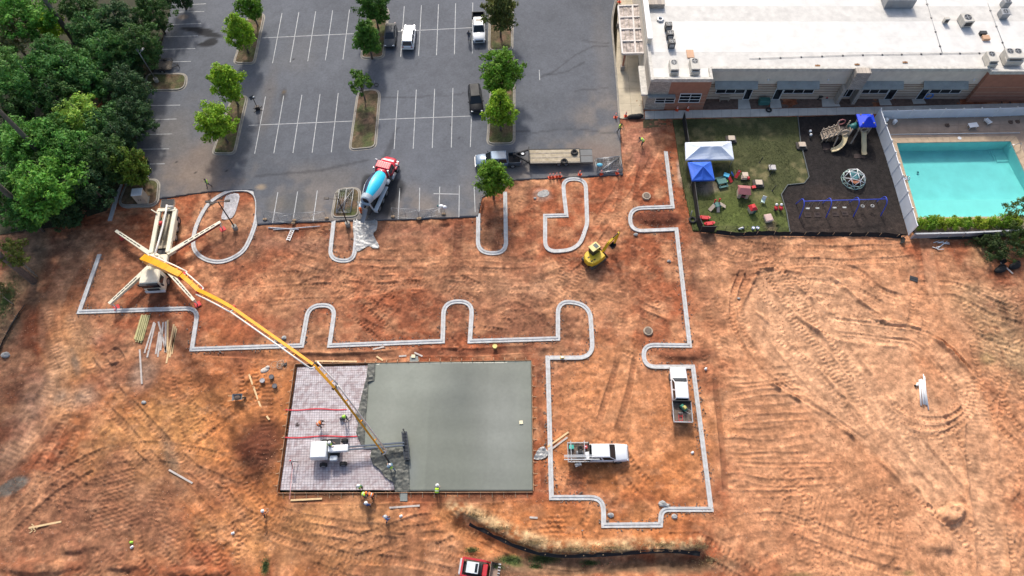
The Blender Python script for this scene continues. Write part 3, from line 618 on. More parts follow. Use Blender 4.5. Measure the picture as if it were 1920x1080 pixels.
kerb('kerb', 'narrow u shaped new kerb below the tree by the blue pickup', KN, conc_new, KP_NEW, flip=1)
kerb('kerb', 'p shaped closed ring of new kerb above the yellow excavator', KQ, conc_new, KP_NEW, True, 1)
kerb('kerb', 'straight free end of new kerb beside the woodland edge', KS, conc_new, KP_NEW, flip=1)
# ---------------------------------------------------------------- slab being poured
slab = thing('concrete_slab', 'large wet grey concrete slab half poured inside timber forms', 'slab', (0, 0, 0))
def fresh_col(X, Y, Z):
    n = len(X); c = np.tile(np.array((.182, .196, .162)), (n, 1)); f = fbm(X, Y * .5, 3.5, 4, 201); st = np.array([1.06, 1.03, .93, .94, 1.0, 1.01]); c *= st[np.clip(((X - G(690, 800).x) / 3.4).astype(int), 0, 5)][:, None]
    g = lambda *a, **k: blob(X, Y, *a, rag=.12, **k)
    c = mixc(c, (.115, .128, .118), g(855, 730, 60, 75, soft=.95, seed=61) * .5); c = mixc(c, (.27, .29, .245), g(765, 710, 85, 55, soft=.95, seed=62) * .75); c = mixc(c, (.26, .275, .235), g(725, 795, 48, 60, soft=.9, seed=63) * .5)
    c = mixc(c, (.185, .20, .19), g(760, 880, 26, 50, soft=.7, seed=64) * .6); c = mixc(c, (.24, .25, .225), g(940, 800, 60, 140, soft=.9, seed=65) * .6)
    c *= (.88 + .24 * f)[:, None] * (.985 + .03 * np.sin(Y * 2.1 + 1.5 * fbm(X, Y, 6, 2, 203)))[:, None]
    return c
fresh_mat = attr_mat('wet_concrete', .30, fine=.4, fine_amt=.05, grit=1.6, bump=.06, bdist=.02, spec=.4)
FRESH = GA([(703, 681), (996, 677), (999, 920), (765, 921), (766, 842), (682, 842), (684, 800), (687, 760), (690, 716), (701, 713)], .1)
grid_patch('fresh_concrete', FRESH, .22, fresh_mat, z=.10, zfun=lambda x, y: .012 * fbm(x, y, 1.5, 2, 205), colfun=fresh_col, skirt=.35, parent=slab)
def lump(x, y): return .05 + .20 * np.abs(fbm(x, y, .55, 3, 211) - .5) * 2.2 + .14 * fbm(x, y, 1.6, 2, 215)
def lump_col(X, Y, Z): return np.tile(np.array((.085, .088, .075)), (len(X), 1)) * (.55 + .9 * fbm(X, Y, .5, 3, 217))[:, None]
rough_mat = attr_mat('rough_concrete', .55, fine=.12, fine_amt=.2, grit=.4, bump=.6, bdist=.05, spec=.5)
ROUGH = GA([(690, 683), (704, 682), (702, 714), (691, 717), (688, 760), (685, 800), (683, 840), (767, 840), (768, 922), (741, 922), (738, 905), (722, 895), (712, 880), (700, 872), (694, 856), (697, 843), (678, 835), (668, 812), (672, 795), (666, 780), (674, 762), (678, 742), (683, 725), (688, 706)], .1)
grid_patch('rough_concrete', ROUGH, .1, rough_mat, zfun=lump, colfun=lump_col, z=.04, skirt=.3, parent=slab)
def vap_col(X, Y, Z):
    c = np.tile(np.array((.58, .535, .54)), (len(X), 1)); f = fbm(X * .6, Y * 2, 1.2, 4, 221); g = fbm(X, Y, .3, 2, 225)
    c = mixc(c, (.34, .25, .25), sstep(.42, .68, g) * .75); c = mixc(c, (.70, .65, .67), sstep(.55, .75, f) * .6)
    c = mixc(c, (.40, .34, .36), blob(X, Y, 640, 890, 90, 25, 0, .8, 71) * .6); c = mixc(c, (.40, .32, .31), blob(X, Y, 600, 860, 90, 16, 0, .8, 73) * .4)
    c = mixc(c, (.05, .03, .025), blob(X, Y, 557, 797, 4, 4, 0, .3, 75, .3))
    return c
vap_mat = attr_mat('plastic_membrane', .45, fine=.2, fine_amt=.1, grit=.6, bump=.3, bdist=.03, spec=.4)
VAP = GA([(558, 689), (700, 685), (700, 720), (690, 760), (686, 838), (766, 842), (762, 919), (526, 919)], .0)
grid_patch('plastic_membrane', VAP, .16, vap_mat, zfun=lambda x, y: .05 * fbm(x * .5, y * 2.2, .9, 3, 227), colfun=vap_col, z=-.02, parent=slab)
bar_mat = M('steel_bar', (.16, .12, .125), .6, .3, size=.4)
p0, p1, p2, p3 = GA([(557, 688), (720, 685), (768, 918), (525, 918)], .055)
mb = MB(); A, Bq = p0, p3
for i in range(52):
    t = i / 51; a = p0.lerp(p3, t); b = p1.lerp(p2, t); px_lim = 1.0
    mb.beam(a, b, .018, .012)
for i in range(44):
    t = i / 43; mb.beam(p0.lerp(p1, t) + Vector((0, 0, .014)), p3.lerp(p2, t) + Vector((0, 0, .014)), .018, .012)
o = mb.build('wire_mesh', bar_mat, slab); o['kind'] = 'stuff'
form_mat = M('form_timber', (.40, .22, .12), .85, var=.35, size=.8, bump=.2)
def forms(a, b, n, h=.24, z=-.06, off=.06):
    A_ = G(*a); B_ = G(*b); d = (B_ - A_).normalized(); nrm = Vector((d.y, -d.x, 0)) * off
    for i in range(n):
        s = A_.lerp(B_, i / n) + nrm; e = A_.lerp(B_, (i + 1) / n) + nrm - d * .012
        mb = MB(); mb.beam(s + Vector((0, 0, z + h / 2)), e + Vector((0, 0, z + h / 2)), .055, h); mb.build('form_board', form_mat, slab)
    k = int((B_ - A_).length / 1.25)
    for i in range(k):
        q = A_.lerp(B_, (i + .5) / k) + nrm * 1.8; mb = MB(); mb.box((q.x, q.y, .14), (.06, .06, .5), aim(A_, B_)); mb.beam((q.x, q.y, .12), tuple(Vector((q.x, q.y, -.05)) + nrm * 8), .04, .05); mb.build('form_stake', M('stake_wood', (.50, .36, .22), .85), slab)
forms((521, 924), (999, 922), 7); forms((999, 921), (996, 677), 4); forms((996, 677), (554, 684), 7); forms((554, 684), (521, 923), 4)
mb = MB(); mb.prism([tuple(p.xy) for p in GA([(769, 668), (784, 668), (785, 681), (768, 681)])], -.2, .105); mb.build('pier_pocket', fresh_mat if False else M('wet_pier', (.19, .205, .19), .4), slab)
mb = MB(); mb.prism([tuple(p.xy) for p in GA([(751, 920), (764, 920), (764, 940), (750, 940)])], -.2, .115); mb.build('spill_chute', M('wet_pier'), slab)
mb = MB(); mb.box(tuple(G(775, 668, .2)), (.45, .4, .14)); tag(mb.build('foam_block', M('cream_foam', (.72, .66, .45), .8)), 'cream block on the pocket above the wet slab', 'block')
mb = MB(); mb.box(tuple(G(977, 792, .16)), (.42, .4, .10), .1); tag(mb.build('kneeling_pad', M('cream_foam')), 'small cream square lying alone on the wet slab', 'pad')
red_mat = M('red_tape', (.58, .03, .045), .6, var=.1)
for a, b in (((535, 768), (650, 767)), ((534, 820), (672, 817))):
    pts = [G(a[0] + (b[0] - a[0]) * t, a[1] + (b[1] - a[1]) * t + 1.2 * math.sin(9 * t), .085) for t in [i / 14 for i in range(15)]]
    mb = MB()
    for i in range(14): mb.beam(pts[i], pts[i + 1], .13, .012)
    tag(mb.build('red_ribbon', red_mat), 'upper red ribbon stretched across the wire mesh' if a[1] < 800 else 'lower red ribbon stretched across the wire mesh, by the screed', 'ribbon')
mb = MB(); mb.beam(G(549, 868, .5), G(543, 936, .3), .05, .02); tag(mb.build('pink_string', M('pink_string', (.68, .32, .30), .8)), 'pink string line running down the left edge of the mesh', 'string')

# ---------------------------------------------------------------- sidewalks round the school
walk_mat = M('sidewalk_concrete', (.52, .49, .43), .88, var=.16, size=1.5, bump=.2, bsize=.08)
walk_sun_tint = M('sidewalk_sun_tint', (.50, .43, .31), .88, var=.16, size=1.5, bump=.2, bsize=.08)  # sidewalk concrete again, with warm sunlight put into its colour
base_mat = M('path_joint', (.10, .085, .07), .95)
def paved(name, rows, mat, z=.10, joint=.018):
    """rows = list of quads (pixel corners a b c d, cells along a->b, cells along a->d)"""
    m = MB()
    for q, *_ in rows: m.sheet(GA(q, z - .03))
    o = structure(m.build(name, base_mat))
    for q, nu, nv in rows:
        a, b, c, d = GA(q, z)
        for i in range(nu):
            for j in range(nv):
                f = lambda u, v: a.lerp(b, u).lerp(d.lerp(c, u), v)
                P = [f(i / nu, j / nv), f((i + 1) / nu, j / nv), f((i + 1) / nu, (j + 1) / nv), f(i / nu, (j + 1) / nv)]
                ce = (P[0] + P[1] + P[2] + P[3]) / 4; P = [p + (ce - p).normalized() * joint for p in P]
                dz = random.uniform(-.004, .006); m = MB(); m.prism([(p.x, p.y) for p in P], z - .1, z + dz)
                m.build('paving_slab', mat, o)
    return o
paved('sidewalk', [([(1209, 223), (1640, 213.5), (1640, 200), (1209, 208)], 24, 1), ([(1384, 204), (1408, 203.5), (1404, 186), (1384, 186)], 1, 1), ([(1444, 203), (1466, 202), (1462, 184), (1444, 184)], 1, 1),
                   ([(1542, 200), (1576, 199.5), (1565, 180), (1540, 180)], 2, 1), ([(1650, 197.5), (1673, 197), (1664, 180), (1646, 180)], 1, 1), ([(1713, 195), (1737, 194), (1726, 177), (1706, 177)], 1, 1), ([(1640, 213.5), (1930, 207), (1930, 193), (1640, 200)], 16, 1)], walk_mat)
paved('side_path', [([(1163, 222), (1208, 222), (1198, 126), (1155, 126)], 2, 7), ([(1155, 126), (1198, 126), (1190, -30), (1160, -30)], 2, 9)], walk_sun_tint)
kerb('kerb', 'weathered kerb between the parking lot and the school path', None, conc_old, [(q[0] * .8, q[1]) for q in KP_OLD], flip=-1, z=LOTZ - .03, rawpath=smooth_path(GA([(1166, -40), (1152, 12), (1147.5, 45), (1150, 85), (1156, 150), (1161, 222)]), 3))
soil = M('bed_soil', (.15, .095, .07), .95, var=.4, size=.5, bump=.7, bsize=.12)
m = MB(); m.sheet(GA([(1318, 205), (1800, 196), (1800, 172), (1318, 180)], .06)); structure(m.build('planting_bed', soil))
for q in ([(1206, 240), (1262, 238), (1262, 222), (1206, 223)],):
    m = MB(); m.sheet(GA(q, .02)); structure(m.build('worn_verge', M('worn_verge', (.13, .10, .045), .95, var=.4, size=.8, bump=.5)))

# ---------------------------------------------------------------- the school
YA = G(1262, 206).y; YB = G(1560, 186.5).y; YC = G(1850, 192).y
XL = G(1207, 206).x; XA1 = G(1317, 205).x; XC0 = G(1812, 192).x; XR = XC0 + 26; YN = YB + 62; H = 6.2; HR = 5.8
bld = thing('school_building', 'low school building with bright white flat roof and tan brown walls', 'building', (0, 0, 0))
m_roof = M('white_roof', (.64, .625, .59), .6, var=.12, size=1.6, bump=.08, bsize=.4)
m_tan = M('tan_stucco', (.66, .59, .49), .9, var=.12, size=1, bump=.15)
m_brick = M('brown_panel', (.36, .16, .10), .85, var=.14, size=.8, bump=.15)
m_band = M('brick_band', (.50, .40, .31), .85, var=.12)
m_cap = M('parapet_cap', (.56, .53, .47), .8, var=.25, size=.5)
m_white = M('white_frame', (.74, .74, .73), .5, var=.06)
m_glass = M('dark_glass', (.012, .016, .022), .08, var=.3, size=2)
def stone_mat():
    m = M('ledge_stone', (.46, .41, .35), .9); nt = m.node_tree; N = nt.nodes; L = nt.links
    g = N.new('ShaderNodeNewGeometry'); mp = N.new('ShaderNodeMapping'); mp.inputs['Rotation'].default_value = (R(90), 0, 0); L.new(g.outputs['Position'], mp.inputs[0])
    br = N.new('ShaderNodeTexBrick'); br.inputs['Scale'].default_value = 1.0; br.inputs['Brick Width'].default_value = .5; br.inputs['Row Height'].default_value = .16; br.inputs['Mortar Size'].default_value = .02
    br.inputs['Color1'].default_value = (.52, .45, .37, 1); br.inputs['Color2'].default_value = (.33, .29, .25, 1); br.inputs['Mortar'].default_value = (.2, .18, .16, 1)
    L.new(mp.outputs[0], br.inputs['Vector']); L.new(br.outputs['Color'], N['Principled BSDF'].inputs['Base Color']); return m
m_stone = stone_mat()
def part(name, mat, x0, x1, y0, y1, z0, z1, parent=bld):
    m = MB(); m.box(((x0 + x1) / 2, (y0 + y1) / 2, (z0 + z1) / 2), (x1 - x0, y1 - y0, z1 - z0)); return m.build(name, mat, parent)
# roof deck laid in long membrane sheets, then parapets
part('roof_slab', m_tan, XL + .4, XR, YB + .4, YN, HR - .3, HR - .02)
part('roof_slab', m_tan, XL + .4, XA1 - .05, YA + .4, YB + .398, HR - .3, HR - .021)
part('roof_slab', m_tan, XC0 + .05, XR, YC + .4, YB + .398, HR - .3, HR - .021)
yy = YB + .4; i = 0
while yy < YN - .1:
    part('roof_sheet', m_roof if i % 3 else M('aged_roof', (.57, .55, .51), .7, var=.16, size=1.1), XL + .4, XR, yy + .006, min(yy + 3.05, YN) - .006, HR - .05, HR + .004 * (i % 2)); yy += 3.05; i += 1
part('roof_sheet', m_roof, XL + .41, XA1 - .3, YA + .4, YB + .395, HR - .05, HR + .002); part('roof_sheet', m_roof, XC0 + .3, XR, YC + .4, YB + .395, HR - .05, HR + .002)
part('parapet', m_cap, XL, XL + .42, YA, YN, HR - .3, H - .12); part('parapet', m_cap, XA1 - .36, XA1, YA + .401, YB + .1, HR - .3, H - .02); part('parapet', m_cap, XL + .42, XA1, YA, YA + .4, HR - .2, H); part('parapet', m_cap, XA1 + .003, XC0 - .003, YB, YB + .4, HR - .2, H - .06)
part('parapet', m_cap, XC0, XR, YC, YC + .4, HR - .2, H); part('parapet', m_cap, XC0, XC0 + .36, YC + .401, YB + .1, HR - .3, H - .03)
# walls
part('wall', m_tan, XA1, XC0, YB + .06, YB + .36, 3.1, HR - .2); part('wall', m_band, XA1, XC0, YB + .03, YB + .36, 0, 3.1)
for zz in (.6, 1.1, 1.6, 2.1, 2.6, 3.0): part('brick_course', M('brick_stripe', (.25, .165, .12), .85), XA1, XC0, YB, YB + .03, zz, zz + .09)
part('wall', m_brick, XL + 2.9, XA1 - .004, YA + .05, YA + .4, 3.5, HR - .2); part('wall', m_brick, XL + 2.9, XA1 - .004, YA + .08, YA + .4, 0, 3.5)
for zz in (.7, 1.4, 2.1, 2.8): part('brick_course', M('light_course', (.40, .22, .15), .85), XL + 2.9, XA1 - .004, YA + .04, YA + .08, zz, zz + .12)
part('wall', m_stone, XL, XL + 2.9, YA, YA + .4, 0, HR - .2); part('wall', m_stone, XL, XL + .35, YA + .4, YA + 5, 0, HR - .3); part('wall', m_tan, XL + .05, XL + .35, YA + 5, YN, 0, HR - .3); part('wall', m_brick, XA1 - .3, XA1, YA + .4, YB + .06, 0, HR - .3)
part('wall', m_brick, XC0, XR, YC + .04, YC + .4, 0, HR - .2); part('wall', m_brick, XC0 - .004, XC0 + .3, YC + .4, YB + .06, 0, HR - .3)
for zz in (.6, 1.3, 2.0, 3.0): part('brick_course', M('light_course'), XC0 - .03, XR, YC, YC + .04, zz, zz + .13); 
for zz in (.6, 1.3, 2.0, 3.0): part('brick_course', M('light_course'), XC0 - .03, XC0 - .004, YC + .041, YB, zz, zz + .13)
part('ledge', m_cap, XL - .9, XL - .01, YA - .2, YA + 5.2, 3.1, 3.4); part('ledge', M('grey_awning', (.27, .29, .275), .6, var=.2), XL, XL + 3.9, YA - .55, YA - .003, 2.95, 3.2)
part('pilaster', m_stone, G(1568, 184).x, G(1594, 184).x, YB - 1.0, YB - .003, 3.1, H + .12); part('pilaster', m_stone, G(1562, 186).x, G(1568.5, 186).x, YB - 1.0, YB - .003, 0, 3.098); part('pilaster', m_stone, G(1592, 186).x, G(1599, 186).x, YB - 1.0, YB - .003, 0, 3.098)
def window(x0, x1, z0, z1, Y, nx, nz, name='window'):
    m = MB(); t = .07
    m.box(((x0 + x1) / 2, Y - .03, z0 + t / 2), (x1 - x0, .1, t)); m.box(((x0 + x1) / 2, Y - .03, z1 - t / 2), (x1 - x0, .1, t))
    for i in range(nx + 1): x = x0 + t / 2 + (x1 - x0 - t) * i / nx; m.box((x, Y - .028, (z0 + z1) / 2), (t, .1, z1 - z0 - 2 * t - .004))
    for j in range(1, nz): z = z0 + (z1 - z0) * j / nz; m.box(((x0 + x1) / 2, Y - .026, z), (x1 - x0 - 2 * t, .09, t * .9))
    w = m.build(name, m_white, bld)
    for i in range(nx):
        for j in range(nz):
            xa = x0 + t + (x1 - x0 - t) * i / nx; xb = x0 + (x1 - x0 - t) * (i + 1) / nx; za = z0 + (z1 - z0) * j / nz + t * .6; zb = z0 + (z1 - z0) * (j + 1) / nz - t * .6
            mm = MB(); mm.box(((xa + xb) / 2, Y - .012, (za + zb) / 2), (xb - xa, .03, zb - za)); mm.build('pane', m_glass, w)
def wpx(a, b, Y, nx, nz, z0, z1, **k): window(WY(a, 185, Y).x, WY(b, 185, Y).x, z0, z1, Y, nx, nz, **k)
m_awn = M('grey_awning')
for wa, wb, da, db, aa, ab in ((1337, 1391, 1392, 1405, 1339, 1419), (1462, 1518, 1447, 1461, 1455, 1534), (1604, 1656, 1657, 1672, 1612, 1691), (1733, 1790, 1716, 1731, 1729, 1812)):
    wpx(wa, wb, YB, 3, 1, 1.3, 2.3); wpx(da, db, YB - .01, 1, 1, .05, 2.45, name='door')
    x0, x1 = WY(aa, 165, YB - .5).x, WY(ab, 165, YB - .5).x; m = MB()
    m.add([(x0, YB - .95, 3.2), (x1, YB - .95, 3.2), (x1, YB + .02, 3.72), (x0, YB + .02, 3.72), (x0, YB - .95, 3.02), (x1, YB - .95, 3.02), (x1, YB + .02, 3.55), (x0, YB + .02, 3.55)], [(0, 1, 2, 3), (7, 6, 5, 4), (4, 5, 1, 0), (5, 6, 2, 1), (3, 7, 4, 0)]); m.build('awning', m_awn, bld)
wpx(1229, 1266, YA - .01, 2, 2, 1.5, 2.6); wpx(1273, 1313, YA + .03, 2, 3, 1.55, 3.35); wpx(1571, 1591, YB - .004, 2, 1, .6, 2.4, name='door')
for px in (1320, 1436, 1547, 1605, 1818): part('wall_lamp', m_white, WY(px, 160, YB).x - .1, WY(px, 160, YB).x + .1, YB - .14, YB + .055, 3.9, 4.1)
# entrance canopy on the west side and its screen wall
cz = 3.5; c00 = G(1159, 12, cz); c10 = G(1212, 10, cz); c11 = G(1216, 100, cz); c01 = G(1167, 101, cz)
cmat = M('canopy_frame', (.62, .58, .54), .7, var=.15); grime = M('grimy_panel', (.42, .36, .32), .8, var=.75, size=.55)
m = MB()
f = lambda u, v, z=cz: (lambda p: Vector((p.x, p.y, z)))(c00.lerp(c10, u).lerp(c01.lerp(c11, u), v))
for v in (0, .25, .5, .75, 1): m.beam(f(0, v), f(1, v), .22, .34)
for u in (0, .5, 1): m.beam(f(u, 0, cz - .01), f(u, 1, cz - .01), .24, .33)
can = m.build('canopy', cmat, bld)
for i in range(2):
    for j in range(4):
        for k in range(3):
            u0 = i / 2 + .02 + k * .16; P = [f(u0, j / 4 + .015), f(u0 + .145, j / 4 + .015), f(u0 + .145, j / 4 + .235), f(u0, j / 4 + .235)]
            mm = MB(); mm.prism([(p.x, p.y) for p in P], cz - .12, cz - .02 + .05 * (k % 2)); mm.build('canopy_panel', grime, can)
for u, v in ((.12, .97), (.12, .05)):
    p = f(u, v); m = MB(); m.box((p.x, p.y, 1.7), (.25, .25, 3.4)); m.build('canopy_post', m_brick, bld); m = MB(); m.box((p.x, p.y, .45), (.6, .6, .9)); m.build('post_plinth', m_stone, bld)
sx = G(1221, 40, 5.5).x; part('screen_wall', m_tan, XL + .02, XL + .55, G(1221, 73, 7.0).y, YN, HR - .2, 7.1); part('screen_cap', m_white, XL - .08, XL + .65, G(1221, 73, 7.0).y - .1, YN, 7.1, 7.22)
part('screen_wall', m_stone, XL + .56, XL + 3.2, G(1240, 8, 6.6).y, G(1240, 8, 6.6).y + 3.5, HR, 6.6)
m = MB(); m.ringt(tuple(G(1238, 36, HR + .15)), .38, .16); m.build('roof_vent', M('foil', (.6, .62, .64), .3, .6), bld)

# ---------------------------------------------------------------- rooftop plant
beige = M('beige_steel', (.52, .49, .43), .6, var=.15, size=.6); blackm = M('black_steel', (.025, .025, .027), .5, var=.3); greym = M('grey_steel', (.30, .31, .32), .5, .3, var=.2)
def rooftop(px, py, w, d, h, body, label, fans=1, rz=0, split=False):
    p = G(px, py, HR + h * .6); t = thing('rooftop_unit', label, 'hvac unit', (p.x, p.y, HR + .004), rz)
    m = MB(); m.box((0, 0, .06), (w * .94, d * .94, .11)); m.build('curb', greym, t)
    m = MB(); m.box((0, 0, .12 + h / 2), (w, d, h), bev=.04)
    if split: m.box((0, -d * .35, .12 + h * .32), (w * 1.04, d * .5, h * .64), bev=.03)
    m.build('cabinet', body, t)
    for i in range(fans):
        x = (i - (fans - 1) / 2) * w * .48; r = min(w, d) * (.36 if fans == 1 else .25)
        fy = d * .22 if split else 0
        m = MB(); m.ringt((x, fy, .135 + h), r, .035, n=14, k=5); fr = m.build('fan_ring', greym if body is not blackm else beige, t)
        m = MB(); m.cyl((x, fy, .121 + h), (x, fy, .128 + h), r * .95, n=14); m.build('fan_well', blackm, t)
        m = MB()
        for k in range(4): m.box((x + r * .45 * math.cos(k * 1.571), fy + r * .45 * math.sin(k * 1.571), .137 + h), (r * .75, r * .22, .01), k * 1.571)
        m.build('fan_blade', greym, fr)
    m = MB(); m.box((0, -d / 2 - .012, .12 + h * .5), (w * .7, .02, h * .6)); m.build('louvre', blackm if body is beige else greym, t)
    return t
rooftop(1253, 50, .95, .95, .95, blackm, 'black condenser on white roof, topmost of the row of three'); rooftop(1256, 66, .95, .95, .95, blackm, 'black condenser on white roof, middle of the row of three'); rooftop(1259, 82, .95, .95, .95, blackm, 'black condenser on white roof, lowest of the row of three')
rooftop(1263, 126, 1.15, 1.9, 1.0, beige, 'beige rooftop unit with round fan nearest the stone corner', 1, split=True); rooftop(1302, 124, 1.2, 2.1, 1.0, beige, 'beige rooftop unit next to the orange patch on the roof', 1, split=True)
rooftop(1774, 38, .7, .5, .8, beige, 'small white slim condenser in the middle of the roof', 0); rooftop(1811, 38, 1.5, 1.7, 1.1, beige, 'beige rooftop unit with dark louvre in mid roof', 1, .1); rooftop(1886, 6, 1.0, 1.0, 1.0, greym, 'dark grey condenser near the top right of the roof')
rooftop(1882, 26, 1.1, 1.2, .9, greym, 'grey ducted unit just below the dark condenser'); rooftop(1857, 111, 1.2, 1.9, 1.1, beige, 'tall beige unit with one fan at the roof edge over the brick block', 1, split=True); rooftop(1898, 106, 2.3, 1.8, 1.3, beige, 'large beige unit with twin fans at the roof edge', 2, split=True); rooftop(1685, -2, 4.2, 2.2, 1.4, greym, 'wide grey rooftop unit cut by the top edge of the photo', 2)
m = MB(); p = G(1847, 73, HR); m.box((p.x, p.y, HR + .2), (1.0, .85, .4), bev=.05); tag(m.build('roof_hatch', M('orange_hatch', (.55, .33, .2), .7)), 'small orange brown hatch on the white roof', 'hatch')
m = MB(); p = G(1841, 65, HR); m.box((p.x, p.y, HR + .22), (.9, .5, .42)); m.box((p.x, p.y, HR + .45), (.96, .56, .05)); tag(m.build('vent_box', blackm), 'small black vent box just above the orange roof hatch', 'vent')
m = MB(); p = G(1294, 102, HR); m.box((p.x, p.y, HR + .09), (1.0, 1.5, .16), bev=.03); tag(m.build('roof_board', M('orange_hatch')), 'flat salmon coloured board on the roof behind a beige unit', 'board')
def roof_line(pts, label):
    t = thing('roof_conduit', label, 'conduit', G(*pts[0], HR)); b = t.location; q = [G(*p, HR + .09) - b for p in pts]
    m = MB(); m.tube(q, .03, 5); m.build('pipe', greym, t)
    for i in range(len(q) - 1):
        L = (q[i + 1] - q[i]).length; k = max(1, int(L / 2.6))
        for j in range(k): s = q[i].lerp(q[i + 1], (j + .5) / k); m = MB(); m.box((s.x, s.y, .05), (.22, .22, .09)); m.build('support_block', blackm, t)
roof_line([(1735, -5), (1767, 100)], 'dark conduit running down the roof towards the brick block'); roof_line([(1405, 110), (1600, 103), (1855, 99)], 'thin conduit on black blocks along the front of the white roof'); roof_line([(1852, 5), (1886, 95)], 'thin conduit down the right end of the white roof')
for px, py, l in ((1697, 117, 'rusty drain scupper in the middle of the roof edge'), (1607, 121, 'small rusty drain beside the stone pilaster'), (1533, 123, 'small dark drain left of the stone pilaster')):
    p = G(px, py, HR + .03); m = MB(); m.box((p.x, p.y, HR + .05), (.7, .3, .1), bev=.03); m.ringt((p.x, p.y, HR + .11), .12, .03, n=10); tag(m.build('roof_drain', M('rusty_drain', (.30, .16, .08), .9, var=.5, size=.2)), l, 'drain')
# ---------------------------------------------------------------- playground ground
def grass_col(X, Y, Z):
    c = np.tile(np.array((.072, .078, .030)), (len(X), 1)); f = fbm(X, Y, 3.2, 4, 301); g = fbm(X, Y, .8, 3, 305)
    c = mixc(c, (.185, .155, .075), sstep(.50, .68, f) * .75 * sstep(.35, .6, g)); c = mixc(c, (.11, .14, .032), blob(X, Y, 1400, 405, 110, 45, 0, .9, 81) * .8); c = mixc(c, (.040, .052, .022), blob(X, Y, 1400, 240, 110, 25, 0, .9, 82) * .6)  # dark mix along the lawn top paints in the school's shade
    c = mixc(c, (.26, .20, .16), blob(X, Y, 1325, 352, 30, 16, 0, .7, 83) * .85); c = mixc(c, (.20, .14, .09), blob(X, Y, 1445, 425, 14, 16, 0, .7, 84) * .8)
    return c * (.75 + .5 * g)[:, None]
grass_mat = attr_mat('lawn', .95, fine=.1, fine_amt=.3, grit=.35, bump=.7, bdist=.06)
structure(grid_patch('lawn', GRASS_ALL, .25, grass_mat, z=.1, zfun=lambda x, y: .05 * fbm(x, y, 1.5, 3, 307), colfun=grass_col, skirt=.5))
def mulch_col(X, Y, Z):
    c = np.tile(np.array((.020, .0165, .0155)), (len(X), 1)); f = fbm(X, Y, .4, 3, 311)
    c = mixc(c, (.052, .036, .029), blob(X, Y, 1560, 410, 170, 50, 0, .9, 85) * .8)
    return c * (.5 + 1.0 * f)[:, None]
mulch_mat = attr_mat('rubber_mulch', .95, fine=.09, fine_amt=.5, grit=.25, bump=.9, bdist=.08)
structure(grid_patch('mulch_bed', MULCH, .2, mulch_mat, z=.07, zfun=lambda x, y: .08 * fbm(x, y, .6, 3, 313), colfun=mulch_col, skirt=.5))
# loose grass blades, too many to count
mb = MB(); rnd = random.Random(5)
gx0, gx1 = min(p.x for p in GRASS_ALL), max(p.x for p in GRASS_ALL); gy0, gy1 = min(p.y for p in GRASS_ALL), max(p.y for p in GRASS_ALL)
qx = np.random.uniform(gx0, gx1, 26000); qy = np.random.uniform(gy0, gy1, 26000); ok = inpoly(qx, qy, GRASS_ALL) & (fbm(qx, qy, 3.2, 4, 301) < .56)
bx = qx[ok]; by = qy[ok]; n = len(bx); an = np.random.uniform(0, 6.28, n); hh = np.random.uniform(.06, .16, n); w = .035
V = np.zeros((n, 3, 3)); V[:, 0] = np.stack([bx - w * np.cos(an), by - w * np.sin(an), np.full(n, .1)], 1); V[:, 1] = np.stack([bx + w * np.cos(an), by + w * np.sin(an), np.full(n, .1)], 1)
V[:, 2] = np.stack([bx + np.random.uniform(-.08, .08, n), by + np.random.uniform(-.08, .08, n), .1 + hh], 1)
o = raw_mesh('grass_blades', V.reshape(-1, 3), np.arange(3 * n).reshape(-1, 3), M('grass_blade', (.085, .105, .032), .8, var=.4, size=1.2), smooth=False); o['kind'] = 'stuff'; tag(o, 'short green grass blades on the playground lawn', 'grass')
edge_m = M('edging', (.10, .115, .11), .7)
ep = GA([(1495, 219), (1500, 268), (1516, 333), (1507, 345), (1476, 348), (1464, 366), (1474, 400), (1480, 436)]); t = thing('lawn_edging', 'grey plastic edging between lawn and black mulch', 'edging', ep[0])
for i in range(len(ep) - 1):
    m = MB(); m.beam(ep[i] - ep[0] + Vector((0, 0, .14)), ep[i + 1] - ep[0] + Vector((0, 0, .14)), .1, .22); m.build('edging_strip', edge_m, t)
# ---------------------------------------------------------------- fences of the playground
mesh_black = M('black_screen', (.012, .012, .013), .85, var=.3)
def panel_fence(name, label, pts, h, step, pm, fm, posts=True, pw=.07, th=.03, cap=None, z=0.0, top=True):
    P = GA(pts, z); t = thing(name, label, 'fence', P[0]); b = P[0]
    for i in range(len(P) - 1):
        L = (P[i + 1] - P[i]).length; k = max(1, round(L / step))
        for j in range(k):
            s = P[i].lerp(P[i + 1], j / k) - b; e = P[i].lerp(P[i + 1], (j + 1) / k) - b; d = (e - s).normalized()
            m = MB(); m.beam(s + d * .05 + Vector((0, 0, h / 2 + .03)), e - d * .05 + Vector((0, 0, h / 2 + .03)), th, h - .1); m.build('panel', pm, t)
            if top: m = MB(); m.beam(s + d * .05 + Vector((0, 0, h)), e - d * .05 + Vector((0, 0, h)), th + .05, .07); m.build('rail', fm, t)
            if posts:
                m = MB(); m.box((s.x, s.y, h / 2 + .05), (pw, pw, h + .1), aim(s, e)); po = m.build('post', fm, t)
                if cap: m = MB(); m.ball((s.x, s.y, h + .16), .13, 7, 4); m.build('post_cap', cap, po)
        if i == len(P) - 2: q = P[-1] - b; m = MB(); m.box((q.x, q.y, h / 2 + .05), (pw, pw, h + .1)); m.build('post', fm, t)
    return t
panel_fence('screened_fence', 'black screened chain link fence left of the playground lawn', [(1279, 226), (1290, 300), (1306, 420), (1312, 434)], 1.7, 2.6, mesh_black, M('black_post', (.03, .03, .032), .6))
panel_fence('screened_fence', 'short black screened return at the lower left playground corner', [(1312, 436), (1338, 436)], 1.5, 2.4, mesh_black, M('black_post'))
